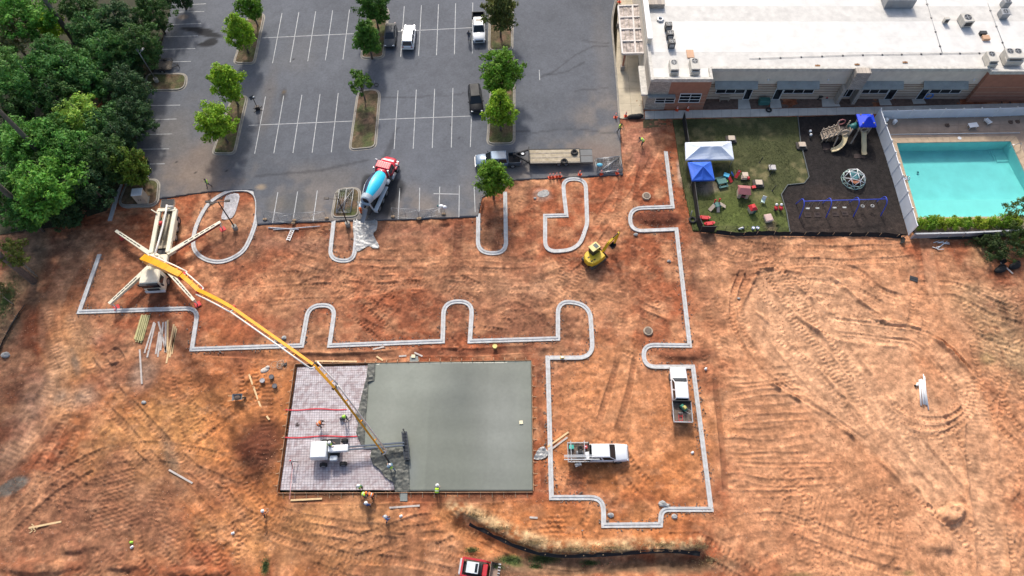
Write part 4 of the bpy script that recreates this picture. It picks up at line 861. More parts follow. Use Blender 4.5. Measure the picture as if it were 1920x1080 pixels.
# black wire fence along the lawn bottom: thin posts and rails
t = thing('wire_fence', 'thin black wire fence along the bottom of the lawn', 'fence', G(1340, 432)); b = t.location.copy()
P = GA([(1340, 432), (1400, 433), (1475, 434)]); m = MB()
for zz in (.35, .7, 1.05): m.tube([p - b + Vector((0, 0, zz)) for p in P], .015, 4)
m.build('wire', M('black_post'), t)
for i in range(8): q = P[0].lerp(P[-1], i / 7) - b; m = MB(); m.cyl((q.x, q.y, 0), (q.x, q.y, 1.15), .03, n=6); m.build('post', M('black_post'), t)
def silt_fence(label, pts, h=.65, step=1.6, lean=.18, rz=1):
    P = smooth_path(GA(pts), 4); t = thing('silt_fence', label, 'fence', P[0]); b = P[0]; V = []; m = MB(); n = len(P); rs = random.Random(len(pts))
    r0 = []; r1 = []
    fine = []
    for i in range(n - 1):
        k = max(1, int((P[i + 1] - P[i]).length / .5)); fine += [P[i].lerp(P[i + 1], j / k) for j in range(k)]
    fine.append(P[-1]); rings = []
    for i, p in enumerate(fine):
        d = (fine[min(i + 1, len(fine) - 1)] - fine[max(i - 1, 0)]).normalized(); nn = Vector((-d.y, d.x, 0)); w = lean + rs.uniform(-.10, .12); hh = h * rs.uniform(.72, 1.08); q = p - b
        rings.append([tuple(q - nn * .16 * rz + Vector((0, 0, .03))), tuple(q + Vector((0, 0, .05)) - nn * .12), tuple(q + nn * w * .5 + Vector((0, 0, hh * .5))), tuple(q + nn * w + Vector((0, 0, hh)))])
    m.loft(rings, False, False, False, closed=False); o = m.build('fabric', mesh_black, t); md = o.modifiers.new('thick', 'SOLIDIFY'); md.thickness = .02
    L = 0
    for i in range(1, len(fine)):
        L += (fine[i] - fine[i - 1]).length
        if L > step:
            L = 0; q = fine[i] - b; m = MB(); m.box((q.x, q.y, h * .6), (.05, .05, h * 1.35), rs.uniform(0, 3), rx=rs.uniform(-.15, .15)); m.build('stake', M('stake_wood'), t)
silt_fence('black silt fence along the bottom of the playground', [(1342, 437), (1380, 441), (1440, 440), (1480, 441), (1560, 442), (1640, 443), (1688, 446)]); silt_fence('sagging black silt fence end beside the pool wall corner', [(1690, 446), (1689, 458)], .7)
silt_fence('long black silt fence in the ditch below the slab', [(880, 983), (915, 1000), (960, 1022), (1010, 1038), (1060, 1043), (1130, 1041), (1200, 1036), (1260, 1034), (1312, 1040)], .4); silt_fence('black silt fence below the pool wall curving round the bush', [(1742, 446), (1790, 447), (1840, 446), (1866, 458), (1872, 480), (1880, 496)], .7); silt_fence('thin black silt fence at the far left edge of the site', [(48, 572), (25, 605), (2, 650), (-12, 668)], .4)

# ---------------------------------------------------------------- pool
deck_mat = M('pool_deck', (.315, .235, .175), .88, var=.2, size=1.4, bump=.15); cope_mat = M('pool_coping', (.46, .34, .225), .85, var=.15, size=.8)
POOL = GA([(1681, 268), (1895, 264.5), (1921, 322), (1962, 405), (1722, 407.5)], .1); OUT = GA([(1669, 259), (1905, 255), (1934, 318), (1980, 414), (1712, 417)], .1)
deck = MB()
oq = GA([(1640, 222), (1990, 208), (1990, 320), (1995, 432), (1715, 436)], .06)
deck.add([tuple(p) for p in oq] + [tuple(Vector((p.x, p.y, .06))) for p in OUT], [(0, 5, 6, 1), (1, 6, 7, 2), (2, 7, 8, 3), (3, 8, 9, 4), (4, 9, 5, 0)]); deck = structure(deck.build('pool_deck', deck_mat))
for q, nu, nv in (([(1648, 250), (1700, 249.5), (1700, 226), (1641, 228)], 3, 1), ([(1700, 249.5), (1990, 243), (1990, 218), (1700, 226)], 15, 2), ([(1668, 257), (1990, 250), (1990, 245), (1666, 251.5)], 16, 1)):
    a, b_, c, d = GA(q, .08)
    for i in range(nu):
        for j in range(nv):
            f2 = lambda u, v: a.lerp(b_, u).lerp(d.lerp(c, u), v); P = [f2((i + .01) / nu, (j + .01) / nv), f2((i + .99) / nu, (j + .01) / nv), f2((i + .99) / nu, (j + .99) / nv), f2((i + .01) / nu, (j + .99) / nv)]
            m = MB(); m.prism([(p.x, p.y) for p in P], .05, .085 + random.uniform(0, .006)); m.build('deck_slab', deck_mat, deck)
for i in range(5):                                         # coping stones round the rim
    a, b_, A2, B2 = POOL[i], POOL[(i + 1) % 5], OUT[i], OUT[(i + 1) % 5]; k = max(2, int((b_ - a).length / .9))
    for j in range(k):
        u0, u1 = (j + .015) / k, (j + .985) / k; m = MB(); m.prism([(p.x, p.y) for p in (a.lerp(b_, u0), a.lerp(b_, u1), A2.lerp(B2, u1), A2.lerp(B2, u0))], .02, .115); m.build('coping_stone', cope_mat, deck)
pl_mat = M('pool_plaster', (.36, .61, .58), .7, var=.10, size=2.2)
m = MB(); n = 5; top = [(p.x, p.y, .03) for p in POOL]; pcx = sum(p.x for p in POOL) / 5; pcy = sum(p.y for p in POOL) / 5
bot = [(p.x, p.y, -1.9 if i < 3 and i != 2 else (-1.5 if i == 2 else -1.0)) for i, p in enumerate(POOL)]
m.add(top + bot, [(i, (i + 1) % n, n + (i + 1) % n, n + i) for i in range(n)]); sh = GA([(1700, 378), (1940, 374), (1962, 405), (1722, 407.5)], .1)
m.add([tuple(p) for p in bot], [(0, 1, 2, 3, 4)]); structure(m.build('pool_basin', pl_mat)); m = MB(); m.prism([(p.x, p.y) for p in GA([(1711, 372), (1935, 370), (1955, 403), (1722.5, 406.5)])], -1.6, -.42); m.build('shelf', M('pool_shelf', (.46, .72, .66), .7, var=.05), bpy.data.objects['pool_basin'])
for i in range(3):
    s = 10 - i * 4; m = MB(); m.prism([(p.x, p.y) for p in GA([(1876 - s, 266 + 0), (1894, 265.5), (1907 + s * .4, 288 + s * .6), (1884 - s * .6, 289 + s * .5)])], -1.95, -1.80 + .09 * i); m.build('step', pl_mat, bpy.data.objects['pool_basin'])
wm = bpy.data.materials.new('pool_water'); wm.use_nodes = True; nt = wm.node_tree; N = nt.nodes; L = nt.links; N.remove(N['Principled BSDF'])
tr_ = N.new('ShaderNodeBsdfTransparent'); tr_.inputs[0].default_value = (.60, .93, .93, 1); gl = N.new('ShaderNodeBsdfGlossy'); gl.inputs['Roughness'].default_value = .03; lw = N.new('ShaderNodeFresnel'); lw.inputs[0].default_value = 1.12; mx = N.new('ShaderNodeMixShader')
nz = N.new('ShaderNodeTexNoise'); nz.inputs['Scale'].default_value = 1.3; bp = N.new('ShaderNodeBump'); bp.inputs['Strength'].default_value = .12; bp.inputs['Distance'].default_value = .1; L.new(nz.outputs[0], bp.inputs['Height']); L.new(bp.outputs[0], gl.inputs['Normal']); L.new(bp.outputs[0], lw.inputs['Normal'])
L.new(lw.outputs[0], mx.inputs[0]); L.new(tr_.outputs[0], mx.inputs[1]); L.new(gl.outputs[0], mx.inputs[2]); L.new(mx.outputs[0], N['Material Output'].inputs[0])
m = MB(); m.sheet([(p.x, p.y, -.03) for p in POOL]); structure(m.build('pool_water', wm))
for px, py in ((1721, 323), (1733, 365)):
    p = G(px, py, -1.4); m = MB(); m.box((p.x, p.y, p.z), (.28, .28, .05)); m.build('floor_drain', M('drain_grey', (.06, .16, .17), .6), bpy.data.objects['pool_basin'])
pgrey = M('pool_panel', (.66, .70, .75), .55, var=.08, size=1.5); prail = M('pool_rail', (.72, .75, .78), .5, var=.06); capw = M('cap_white', (.74, .72, .68), .6)
panel_fence('pool_fence', 'pale grey panel fence between mulch and swimming pool', [(1637, 226), (1657, 285), (1677, 350), (1703, 441)], 2.35, 2.35, pgrey, prail, cap=capw, pw=.12, th=.05)
panel_fence('pool_fence', 'grey panel fence between swimming pool and school', [(1641, 224), (1760, 221), (1860, 219), (1990, 214)], 1.75, 2.45, pgrey, prail, cap=capw, pw=.12, th=.05)
panel_fence('pool_wall', 'low grey wall in front of the hedge below the pool', [(1708, 447), (1800, 445), (1905, 440)], 1.15, 2.6, M('wall_grey', (.29, .30, .31), .8, var=.12), M('wall_cap', (.44, .45, .46), .7), pw=.16, th=.16)
def lounger(px, py, rz, label):
    t = thing('pool_chair', label, 'chair', G(px, py, .09), rz); w = M('white_plastic', (.74, .75, .75), .5, var=.05)
    for i in range(5): m = MB(); m.box((0, -.32 + .16 * i, .36), (.75, .12, .04)); m.build('slat', w, t)
    for s in (-1, 1): m = MB(); m.beam((-.4, s * .42, .36), (.4, s * .42, .36), .07, .07); m.beam((-.45, s * .4, .4), (-.7, s * .4, .9), .06, .05); m.build('rail', w, t)
    for x in (-.3, .3):
        for y in (-.36, .36): m = MB(); m.cyl((x, y, 0), (x, y, .36), .03, n=6); m.build('leg', w, t)
    for i in range(3): m = MB(); m.beam((-.46 - .08 * i, -.38, .46 + .16 * i), (-.46 - .08 * i, .38, .46 + .16 * i), .04, .12); m.build('back_slat', w, t)
lounger(1850, 230, .5, 'white slatted chair on the pool deck near the fence')
m = MB(); p = G(1821, 238, .4); t = thing('pool_table', 'white plastic table beside the chair on the pool deck', 'table', G(1821, 239, .09), .15); m.box((0, 0, .55), (1.35, .8, .06), bev=.03); m.build('table_top', M('white_plastic'), t)
for x in (-.5, .5):
    for y in (-.3, .3): m = MB(); m.cyl((x, y, 0), (x, y, .53), .035, n=6); m.build('leg', M('white_plastic'), t)
for px, py, l in ((1659, 229, 'white bin on the pool deck, left of the pair'), (1675, 232, 'white bin on the pool deck, right of the pair')):
    p = G(px, py, .09); m = MB(); m.cyl((p.x, p.y, .09), (p.x, p.y, .75), .24, .29, 12); m.ball((p.x, p.y, .76), .28, 10, 4, (1, 1, .5)); tag(m.build('bin', M('white_plastic')), l, 'bin')
for px, py, l in ((1776, 235, 'dark round umbrella base alone on the pool deck'), (1895, 229, 'dark round umbrella base, left of the pair on the deck'), (1908, 228, 'dark round umbrella base, right of the pair on the deck')):
    p = G(px, py, .09); m = MB(); m.cyl((p.x, p.y, .09), (p.x, p.y, .16), .36, .3, 14); m.cyl((p.x, p.y, .16), (p.x, p.y, .5), .05, n=8); tag(m.build('umbrella_base', M('rust_base', (.10, .06, .04), .7)), l, 'umbrella base')
for px, py, l in ((1799, 259, 'round white lid on the coping above the pool'), (1678, 287, 'round white skimmer lid left of the pool')):
    p = G(px, py, .12); m = MB(); m.cyl((p.x, p.y, .116), (p.x, p.y, .15), .26, n=14); m.cyl((p.x, p.y, .15), (p.x, p.y, .17), .06, n=8); tag(m.build('skimmer_lid', M('white_plastic')), l, 'lid')
m = MB(); p = G(1697, 335, .12); m.ringt((p.x, p.y, .3), .32, .05, 'X'); m.ringt((p.x + .35, p.y - .1, .3), .32, .05, 'X'); m.box((p.x + .1, p.y, .13), (.7, .4, .05)); tag(m.build('pool_ladder', M('chrome', (.5, .52, .54), .25, .8)), 'chrome grab rails at the left edge of the pool', 'ladder')
m = MB(); m.tube([G(1895, 272, .9), G(1908, 270, .95), G(1915, 268, .9)], .04, 6); m.tube([G(1915, 268, .9), G(1913, 277, .1)], .04, 6); m.tube([G(1895, 272, .9), G(1894, 278, .05)], .04, 6); tag(m.build('pool_handrail', M('chrome')), 'thin handrail beside the pool steps', 'handrail')
m = MB(); m.tube([G(1664, 252, .16), G(1760, 251, .16), G(1912, 249, .16)], .05, 6); tag(m.build('lane_pole', M('white_plastic')), 'long white pole lying across the deck above the pool', 'pole')

# ---------------------------------------------------------------- tents and toys
def tent(label, pts, eave, peak, mat, ridge=.0):
    P = GA(pts, eave); c = sum(P, Vector()) / 4; t = thing('canopy_tent', label, 'tent', (c.x, c.y, .1)); b = Vector((c.x, c.y, .1))
    Q = [p - b for p in P]; ax = (Q[1] - Q[0]) * .5 * ridge; pk = [Vector((-ax.x, -ax.y, peak - .1)), Vector((ax.x, ax.y, peak - .1))]
    faces = [(Q[0], Q[1], pk[1], pk[0]), (Q[1], Q[2], pk[1]), (Q[2], Q[3], pk[0], pk[1]), (Q[3], Q[0], pk[0])]
    for f_ in faces:                                           # each roof panel sags a little
        m = MB()
        if len(f_) == 3: a, d, e = f_; rows = [[a.lerp(e, v) + (d.lerp(e, v) - a.lerp(e, v)) * u - Vector((0, 0, .10 * math.sin(math.pi * v) * math.sin(math.pi * u))) for u in [i / 4 for i in range(5)]] for v in [j / 4 for j in range(5)]]
        else: a, d, e, g = f_; rows = [[a.lerp(g, v) + (d.lerp(e, v) - a.lerp(g, v)) * u - Vector((0, 0, .14 * math.sin(math.pi * v) * abs(math.sin(2 * math.pi * u)))) for u in [i / 8 for i in range(9)]] for v in [j / 4 for j in range(5)]]
        m.loft([[tuple(p) for p in r] for r in rows], False, False, False, closed=False); o = m.build('roof_panel', mat, t); o.modifiers.new('thick', 'SOLIDIFY').thickness = .02
    for i in range(4):
        a, d = Q[i], Q[(i + 1) % 4]; m = MB(); m.beam(a - Vector((0, 0, .14)), d - Vector((0, 0, .14)), .03, .26); m.build('valance', mat, t)
        m = MB(); m.cyl((a.x * .97, a.y * .97, 0), (a.x * .97, a.y * .97, eave - .12), .03, n=6); m.build('leg', greym, t)
tent('white pop up canopy tent on the playground lawn', [(1286, 299), (1376, 298), (1371, 265), (1285, 267)], 2.1, 3.0, M('tent_white', (.66, .72, .80), .7, var=.05), .42); tent('blue pop up canopy tent below the white one', [(1298, 338), (1340, 337), (1333, 303), (1290, 304)], 1.9, 2.9, M('tent_blue', (.03, .13, .62), .6, var=.12), 0)
tan_p = M('tan_plastic', (.53, .43, .33), .6, var=.08); drk_p = M('dark_plastic', (.05, .042, .036), .7)
def stool(px, py, label, sq=False, top=None):
    t = thing('play_table', label, 'table', G(px, py, .1)); m = MB(); m.box((0, 0, .52), (.95, .85, .12), bev=.07); m.build('table_top', top or tan_p, t)
    if sq:
        for x in (-.4, .4):
            for y in (-.34, .34): m = MB(); m.cyl((x, y, 0), (x, y, .47), .04, n=6); m.build('leg', greym, t)
    else:
        m = MB(); m.box((0, 0, .22), (.5, .5, .44), bev=.05); m.build('pedestal', drk_p, t); m = MB(); m.box((0, 0, .18), (1.5, 1.3, .22), bev=.18); m.build('bench_ring', drk_p, t)
stool(1370, 263, 'tan topped play table above the white tent'); stool(1502, 275, 'tan topped play table at the edge of lawn and mulch'); stool(1421, 346, 'tan topped play table in the middle of the lawn'); stool(1446, 318, 'square pale grey table on thin legs on the lawn', True, M('pale_top', (.50, .47, .45), .7))
def tp(name, cat, label, px, py, rz=0, z=.1): return thing(name, label, cat, G(px, py, z), rz)
def pt(t, name, mat, *ops):
    m = MB()
    for op, *a in ops:
        kw = a.pop() if a and isinstance(a[-1], dict) else {}
        getattr(m, op)(*a, **kw)
    return m.build(name, mat, t)
gm_ = M('teal_plastic', (.05, .16, .145), .55, var=.1); redp = M('red_plastic', (.56, .025, .03), .5, var=.1); yelp = M('yellow_plastic', (.70, .52, .06), .5); blup = M('blue_plastic', (.03, .14, .50), .5); pinkp = M('maroon_plastic', (.36, .13, .13), .6); limep = M('lime_plastic', (.30, .55, .10), .5); cyp = M('cyan_plastic', (.05, .40, .62), .5); wp = M('white_plastic')
t = tp('picnic_table', 'table', 'dark green plastic picnic table beside the blue tent', 1352, 344, .25); pt(t, 'table_top', gm_, ('box', (0, 0, .55), (1.3, .85, .09), 0, (1, 1), 0, 0, .06))
for s in (-1, 1): pt(t, 'bench', gm_, ('box', (0, s * .75, .3), (1.3, .3, .08))); pt(t, 'leg', gm_, ('beam', (s * .5, -.7, .25), (s * .5, .7, .25), .08, .45))
t = tp('toy_house', 'playhouse', 'maroon roofed tan playhouse on the lawn', 1391, 366, -.1); pt(t, 'wall', tan_p, ('box', (0, .55, .6), (1.4, .06, 1.2)), ('box', (-.67, 0, .6), (.06, 1.1, 1.2)), ('box', (.67, 0, .6), (.06, 1.1, 1.2)), ('box', (-.5, -.55, .45), (.4, .06, .9)), ('box', (.5, -.55, .45), (.4, .06, .9)))
pt(t, 'roof', pinkp, ('add', [(-.85, -.75, 1.2), (.85, -.75, 1.2), (.85, .75, 1.2), (-.85, .75, 1.2), (-.7, 0, 1.65), (.7, 0, 1.65)], [(0, 1, 5, 4), (2, 3, 4, 5), (1, 2, 5), (3, 0, 4), (3, 2, 1, 0)])); pt(t, 'counter', pinkp, ('box', (0, -.62, .55), (.6, .25, .06)))
t = tp('toy_house', 'playhouse', 'small playhouse with bright red roof near the white chair', 1408, 396, .3); pt(t, 'wall', tan_p, ('box', (0, 0, .45), (.85, .85, .9), 0, (1, 1), 0, 0, .08)); pt(t, 'roof', redp, ('box', (0, 0, 1.05), (1.0, 1.0, .35), 0, (.45, .45))); pt(t, 'door', gm_, ('box', (.2, -.44, .35), (.35, .05, .65))); pt(t, 'step', gm_, ('box', (.65, .1, .15), (.4, .5, .3)))
t = tp('toy_climber', 'climber', 'tan and teal toddler climber with red posts at lower left', 1343, 388, .25); pt(t, 'deck', gm_, ('box', (0, 0, .55), (.9, .7, .1)), ('box', (-.2, -.35, .35), (.1, .1, .6)), ('box', (.35, -.35, .35), (.1, .1, .6)))
for s, mt in ((-1, tan_p), (1, tan_p)): pt(t, 'slide', mt, ('beam', (s * .4, 0, .62), (s * 1.15, -.35, .1), .5, .08))
for s in (-.3, .35): pt(t, 'post', redp, ('cyl', (s, .35, 0), (s, .35, 1.2), .09), ('ball', (s, .35, 1.22), .14))
pt(t, 'ladder', tan_p, ('beam', (0, -.3, .5), (-.1, -.9, .05), .4, .07))
def boat(px, py, rz, l):
    t = tp('teeter_toy', 'toy', l, px, py, rz); pt(t, 'hull', redp, ('loft', [[(-.75, -.1, .35), (-.75, .1, .35), (-.75, .1, .42), (-.75, -.1, .42)], [(-.4, -.25, .05), (-.4, .25, .05), (-.4, .25, .35), (-.4, -.25, .35)], [(.4, -.25, .05), (.4, .25, .05), (.4, .25, .35), (.4, -.25, .35)], [(.75, -.1, .35), (.75, .1, .35), (.75, .1, .42), (.75, -.1, .42)]], True, True, False))
    for s in (-.45, .45): pt(t, 'handle', redp, ('cyl', (s, -.18, .5), (s, .18, .5), .04), ('cyl', (s, 0, .3), (s, 0, .5), .04))
boat(1320, 410, -.1, 'red rocking toy, upper of the two by the black fence'); boat(1329, 421, .15, 'red rocking toy, lower of the two by the black fence')
t = tp('toy_slide', 'slide', 'cyan topped plastic slide right of the blue tent', 1362, 336, -.4); pt(t, 'deck', cyp, ('box', (-.2, .2, .6), (.75, .6, .12)), ('box', (-.2, .2, .3), (.6, .5, .5))); pt(t, 'chute', redp, ('beam', (.2, 0, .6), (.8, -.3, .12), .45, .06)); pt(t, 'step', limep, ('box', (.0, -.45, .15), (.5, .4, .3)))
t = tp('toy_slide', 'slide', 'blue and red twisted plastic slide beside the toy car', 1379, 333, .4); pt(t, 'chute', redp, ('beam', (-.1, -.1, .15), (.65, .35, .85), .4, .07)); pt(t, 'side_rail', blup, ('beam', (-.2, .3, .2), (-.55, .55, .8), .35, .07)); pt(t, 'support', blup, ('beam', (.5, .3, 0), (.5, .3, .8), .1, .1))
t = tp('toy_car', 'toy', 'cream toy car with red nose on the lawn', 1394, 335, 0); pt(t, 'body', tan_p, ('box', (0, 0, .3), (.85, .7, .35), 0, (.9, .9), 0, 0, .1)); pt(t, 'hood', redp, ('box', (.6, -.05, .25), (.4, .5, .28), 0, (.9, .9), 0, 0, .08)); pt(t, 'roof', tan_p, ('box', (-.05, 0, 1.0), (.8, .7, .08), 0, (1, 1), 0, 0, .03))
for x in (-.3, .3):
    for y in (-.3, .3): pt(t, 'pillar', tan_p, ('cyl', (x, y, .45), (x, y, .97), .04)); pt(t, 'wheel', blackm, ('cyl', (x * 1.1, y * 1.2 - .04, .14), (x * 1.1, y * 1.2 + .04, .14), .14))
t = tp('lawn_chair', 'chair', 'white mint folding chair standing on the lawn', 1429, 380, -.35); pt(t, 'seat', M('mint_plastic', (.55, .70, .62), .6), ('box', (0, 0, .42), (.5, .5, .05))); pt(t, 'backrest', wp, ('box', (0, .32, .72), (.5, .05, .6), 0, (1, 1), -.3))
for x in (-.22, .22):
    for y in (-.22, .22): pt(t, 'leg', wp, ('cyl', (x, y, 0), (x, y, .42), .025))
for px, l in ((1453, 'red and white spring rider, left of the pair'), (1462, 'red and white spring rider, right of the pair')):
    t = tp('spring_rider', 'toy', l, px, 394, 0); pt(t, 'body', redp, ('ball', (0, 0, .55), .3, 9, 6, (.9, 1.3, .8))); pt(t, 'head', wp, ('ball', (0, .3, .85), .2)); pt(t, 'spring', blackm, ('cyl', (0, 0, .1), (0, 0, .4), .12)); pt(t, 'foot', blackm, ('cyl', (0, 0, 0), (0, 0, .1), .22))
t = tp('sand_box', 'box', 'tan lidded plastic box near the lawn bottom', 1439, 412, .2); pt(t, 'box', tan_p, ('box', (0, 0, .25), (.95, 1.05, .5), 0, (.95, .95), 0, 0, .1)); pt(t, 'lid', M('pink_lid', (.52, .36, .32), .6), ('box', (0, 0, .55), (1.0, 1.1, .12), 0, (.9, .9), 0, 0, .05))
t = tp('toy_wagon', 'toy', 'small red toy lying between the table and playhouse', 1412, 353, .2); pt(t, 'body', redp, ('box', (0, 0, .25), (.5, .35, .2), 0, (1.1, 1.1))); pt(t, 'handle', blackm, ('cyl', (.25, 0, .25), (.6, 0, .5), .025)); pt(t, 'wheel', blackm, ('cyl', (-.15, -.2, .1), (-.15, .2, .1), .1), ('cyl', (.15, -.2, .1), (.15, .2, .1), .1))
t = tp('ride_toy', 'toy', 'white ride on toy by the lower lawn fence', 1389, 430, .3); pt(t, 'body', wp, ('box', (0, 0, .3), (.75, .25, .2), 0, (.8, .8), 0, 0, .06)); pt(t, 'wheel', blackm, ('cyl', (-.3, -.15, .14), (-.3, .15, .14), .14), ('cyl', (.3, -.15, .14), (.3, .15, .14), .14)); pt(t, 'handlebar', blackm, ('cyl', (.28, -.2, .6), (.28, .2, .6), .03), ('cyl', (.28, 0, .35), (.28, 0, .6), .03))
for px, l in ((1411, 'white bucket, left of the pair at the lawn bottom'), (1419, 'white bucket, right of the pair at the lawn bottom')):
    t = tp('bucket', 'bucket', l, px, 430); pt(t, 'pail', wp, ('cyl', (0, 0, 0), (0, 0, .42), .17, .21)); pt(t, 'rim', M('blue_plastic'), ('ringt', (0, 0, .42), .21, .025))
for px, py, a, l in ((1424, 305, .3, 'leaning black post left of the pale table'), (1440, 318, .35, 'leaning black post beside the pale table'), (1443, 330, .2, 'black post below the pale table'), (1448, 358, .2, 'black post in the lawn above the spring riders')):
    p = G(px, py, .1); m = MB(); m.cyl((p.x, p.y, .1), (p.x + .15, p.y + .1, 1.25), .05, n=7); m.cyl((p.x, p.y, .08), (p.x, p.y, .16), .12, n=8); tag(m.build('lawn_post', blackm), l, 'post')
# ---------------------------------------------------------------- play structure
timber = M('play_tan', (.40, .325, .25), .7, var=.1); slide_m = M('slide_cream', (.70, .57, .33), .45, var=.06); roof_b = M('roof_blue', (.012, .06, .72), .45, var=.08); tealp = M('teal_tube', (.03, .17, .16), .5)
o0 = G(1568, 252, .08); t = thing('play_structure', 'tan climbing structure with blue roof tower and two cream slides', 'playset', o0)
def L_(px, py, z): return G(px, py, .08 + z) - o0
def sq(c, w, d=None): d = d or w; return [Vector((c.x + a * w / 2, c.y + b_ * d / 2, 0)) for a, b_ in ((-1, -1), (1, -1), (1, 1), (-1, 1))]
tw = L_(1607, 252, 0); t2 = L_(1572, 257, 0)
for c, zd, zt in ((tw, 1.5, 3.3), (t2, 1.3, 2.5)):
    for q in sq(c, 1.5): pt(t, 'post', timber, ('cyl', (q.x, q.y, 0), (q.x, q.y, zt), .09), ('ball', (q.x, q.y, zt), .12))
    pt(t, 'deck', drk_p, ('box', (c.x, c.y, zd), (1.5, 1.5, .1)))
    pt(t, 'arch_panel', timber, ('ringt', (c.x, c.y - .75, zd + .55), .5, .13, 'Y')); pt(t, 'side_panel', timber, ('box', (c.x - .75, c.y, zd + .45), (.07, 1.3, .8)), ('box', (c.x + .75, c.y, zd + .45), (.07, 1.3, .8)))
rc = Vector((tw.x, tw.y, 0)); ro = pt(t, 'tower_roof', roof_b, ('add', [(rc.x - 1.15, rc.y - 1.1, 3.0), (rc.x + 1.15, rc.y - 1.1, 3.0), (rc.x + 1.15, rc.y + 1.1, 3.0), (rc.x - 1.15, rc.y + 1.1, 3.0), (rc.x, rc.y, 3.85), (rc.x - 1.15, rc.y - 1.1, 2.8), (rc.x + 1.15, rc.y - 1.1, 2.8), (rc.x + 1.15, rc.y + 1.1, 2.8), (rc.x - 1.15, rc.y + 1.1, 2.8)], [(0, 1, 4), (1, 2, 4), (2, 3, 4), (3, 0, 4), (5, 6, 1, 0), (6, 7, 2, 1), (7, 8, 3, 2), (8, 5, 0, 3)]))
for k in range(-3, 4): pt(ro, 'roof_rib', roof_b, ('beam', (rc.x + k * .3, rc.y - 1.12, 3.02), (rc.x + k * .07, rc.y - .1, 3.84), .05, .05))
pt(t, 'crawl_tube', tealp, ('cyl', (t2.x + .75, t2.y + .1, 1.85), (tw.x - .75, tw.y + .1, 1.95), .42, .42, 12))
def chute(path, w=.62):
    m = MB(); rings = []
    for i, p in enumerate(path):
        d = (path[min(i + 1, len(path) - 1)] - path[max(0, i - 1)]).normalized(); n = Vector((-d.y, d.x, 0)).normalized()
        rings.append([tuple(p + n * w * a + Vector((0, 0, z))) for a, z in ((-.55, .22), (-.5, .24), (-.38, .02), (.38, .02), (.5, .24), (.55, .22), (.45, -.06), (-.45, -.06))])
    m.loft(rings, True, True, True); return m.build('slide', slide_m, t)
chute(smooth_path([Vector((tw.x, tw.y - .7, 1.5)), Vector((tw.x, tw.y - 1.2, 1.45)), Vector((tw.x + .02, tw.y - 2.0, .95)), Vector((tw.x + .05, tw.y - 2.7, .6)), Vector((tw.x + .05, tw.y - 3.3, .22)), Vector((tw.x + .05, tw.y - 3.75, .2))], 4)); chute(smooth_path([Vector((t2.x + .1, t2.y - .7, 1.3)), Vector((t2.x + .1, t2.y - 1.3, 1.15)), Vector((t2.x - .25, t2.y - 2.0, .75)), Vector((t2.x - .9, t2.y - 2.45, .35)), Vector((t2.x - 1.6, t2.y - 2.55, .18))], 5), .6)
cb = Vector((t2.x - .75, t2.y, 1.25)); ce = L_(1536, 262, 0)
for s in (-.6, .6): pt(t, 'bridge_rail', timber, ('beam', (cb.x, cb.y + s, 1.9), (ce.x, ce.y + s, 1.35), .09, .1), ('beam', (cb.x, cb.y + s, 1.35), (ce.x, ce.y + s, .8), .09, .1))
for k in range(7): a = cb.lerp(Vector((ce.x, ce.y, .7)), (k + .5) / 7); pt(t, 'bridge_tread', timber, ('box', (a.x, a.y, a.z), (.34, 1.15, .06), 0, (1, 1), 0, .22))
for k in range(3):
    a = cb.lerp(Vector((ce.x, ce.y, .7)), (k + .8) / 3)
    for s in (-.62, .62): pt(t, 'post', timber, ('cyl', (a.x, a.y + s, 0), (a.x, a.y + s, a.z + .85), .08), ('ball', (a.x, a.y + s, a.z + .88), .11))
pt(t, 'hoop', M('maroon_plastic'), ('ringt', (t2.x - .1, t2.y + 1.1, 1.9), .5, .08, 'Y')); pt(t, 'brace', timber, ('beam', (tw.x - .7, tw.y - .8, 1.2), (tw.x - 1.3, tw.y - 1.7, .05), .16, .08), ('beam', (t2.x - .7, t2.y - .9, 1.1), (t2.x - 1.1, t2.y - 1.7, .05), .16, .08))
for px, l, py in ((1517, 'upper white spring toy left of the play structure', 250), (1518, 'lower white spring toy left of the play structure', 257)): q = tp('spring_toy', 'toy', l, px, py); pt(q, 'ball', wp, ('ball', (0, 0, .5), .2)); pt(q, 'stem', blackm, ('cyl', (0, 0, 0), (0, 0, .35), .05)); pt(q, 'foot', blackm, ('cyl', (0, 0, 0), (0, 0, .05), .16))
for q, l in (([(1541, 270), (1554, 269), (1556, 281), (1543, 283)], 'brown wear mat below the curved slide'), ([(1600, 290), (1620, 289), (1622, 297), (1601, 298)], 'brown wear mat below the straight slide')):
    m = MB(); m.prism([(p.x, p.y) for p in GA(q)], .1, .155); tag(m.build('wear_mat', M('mat_brown', (.045, .03, .026), .9)), l, 'mat')
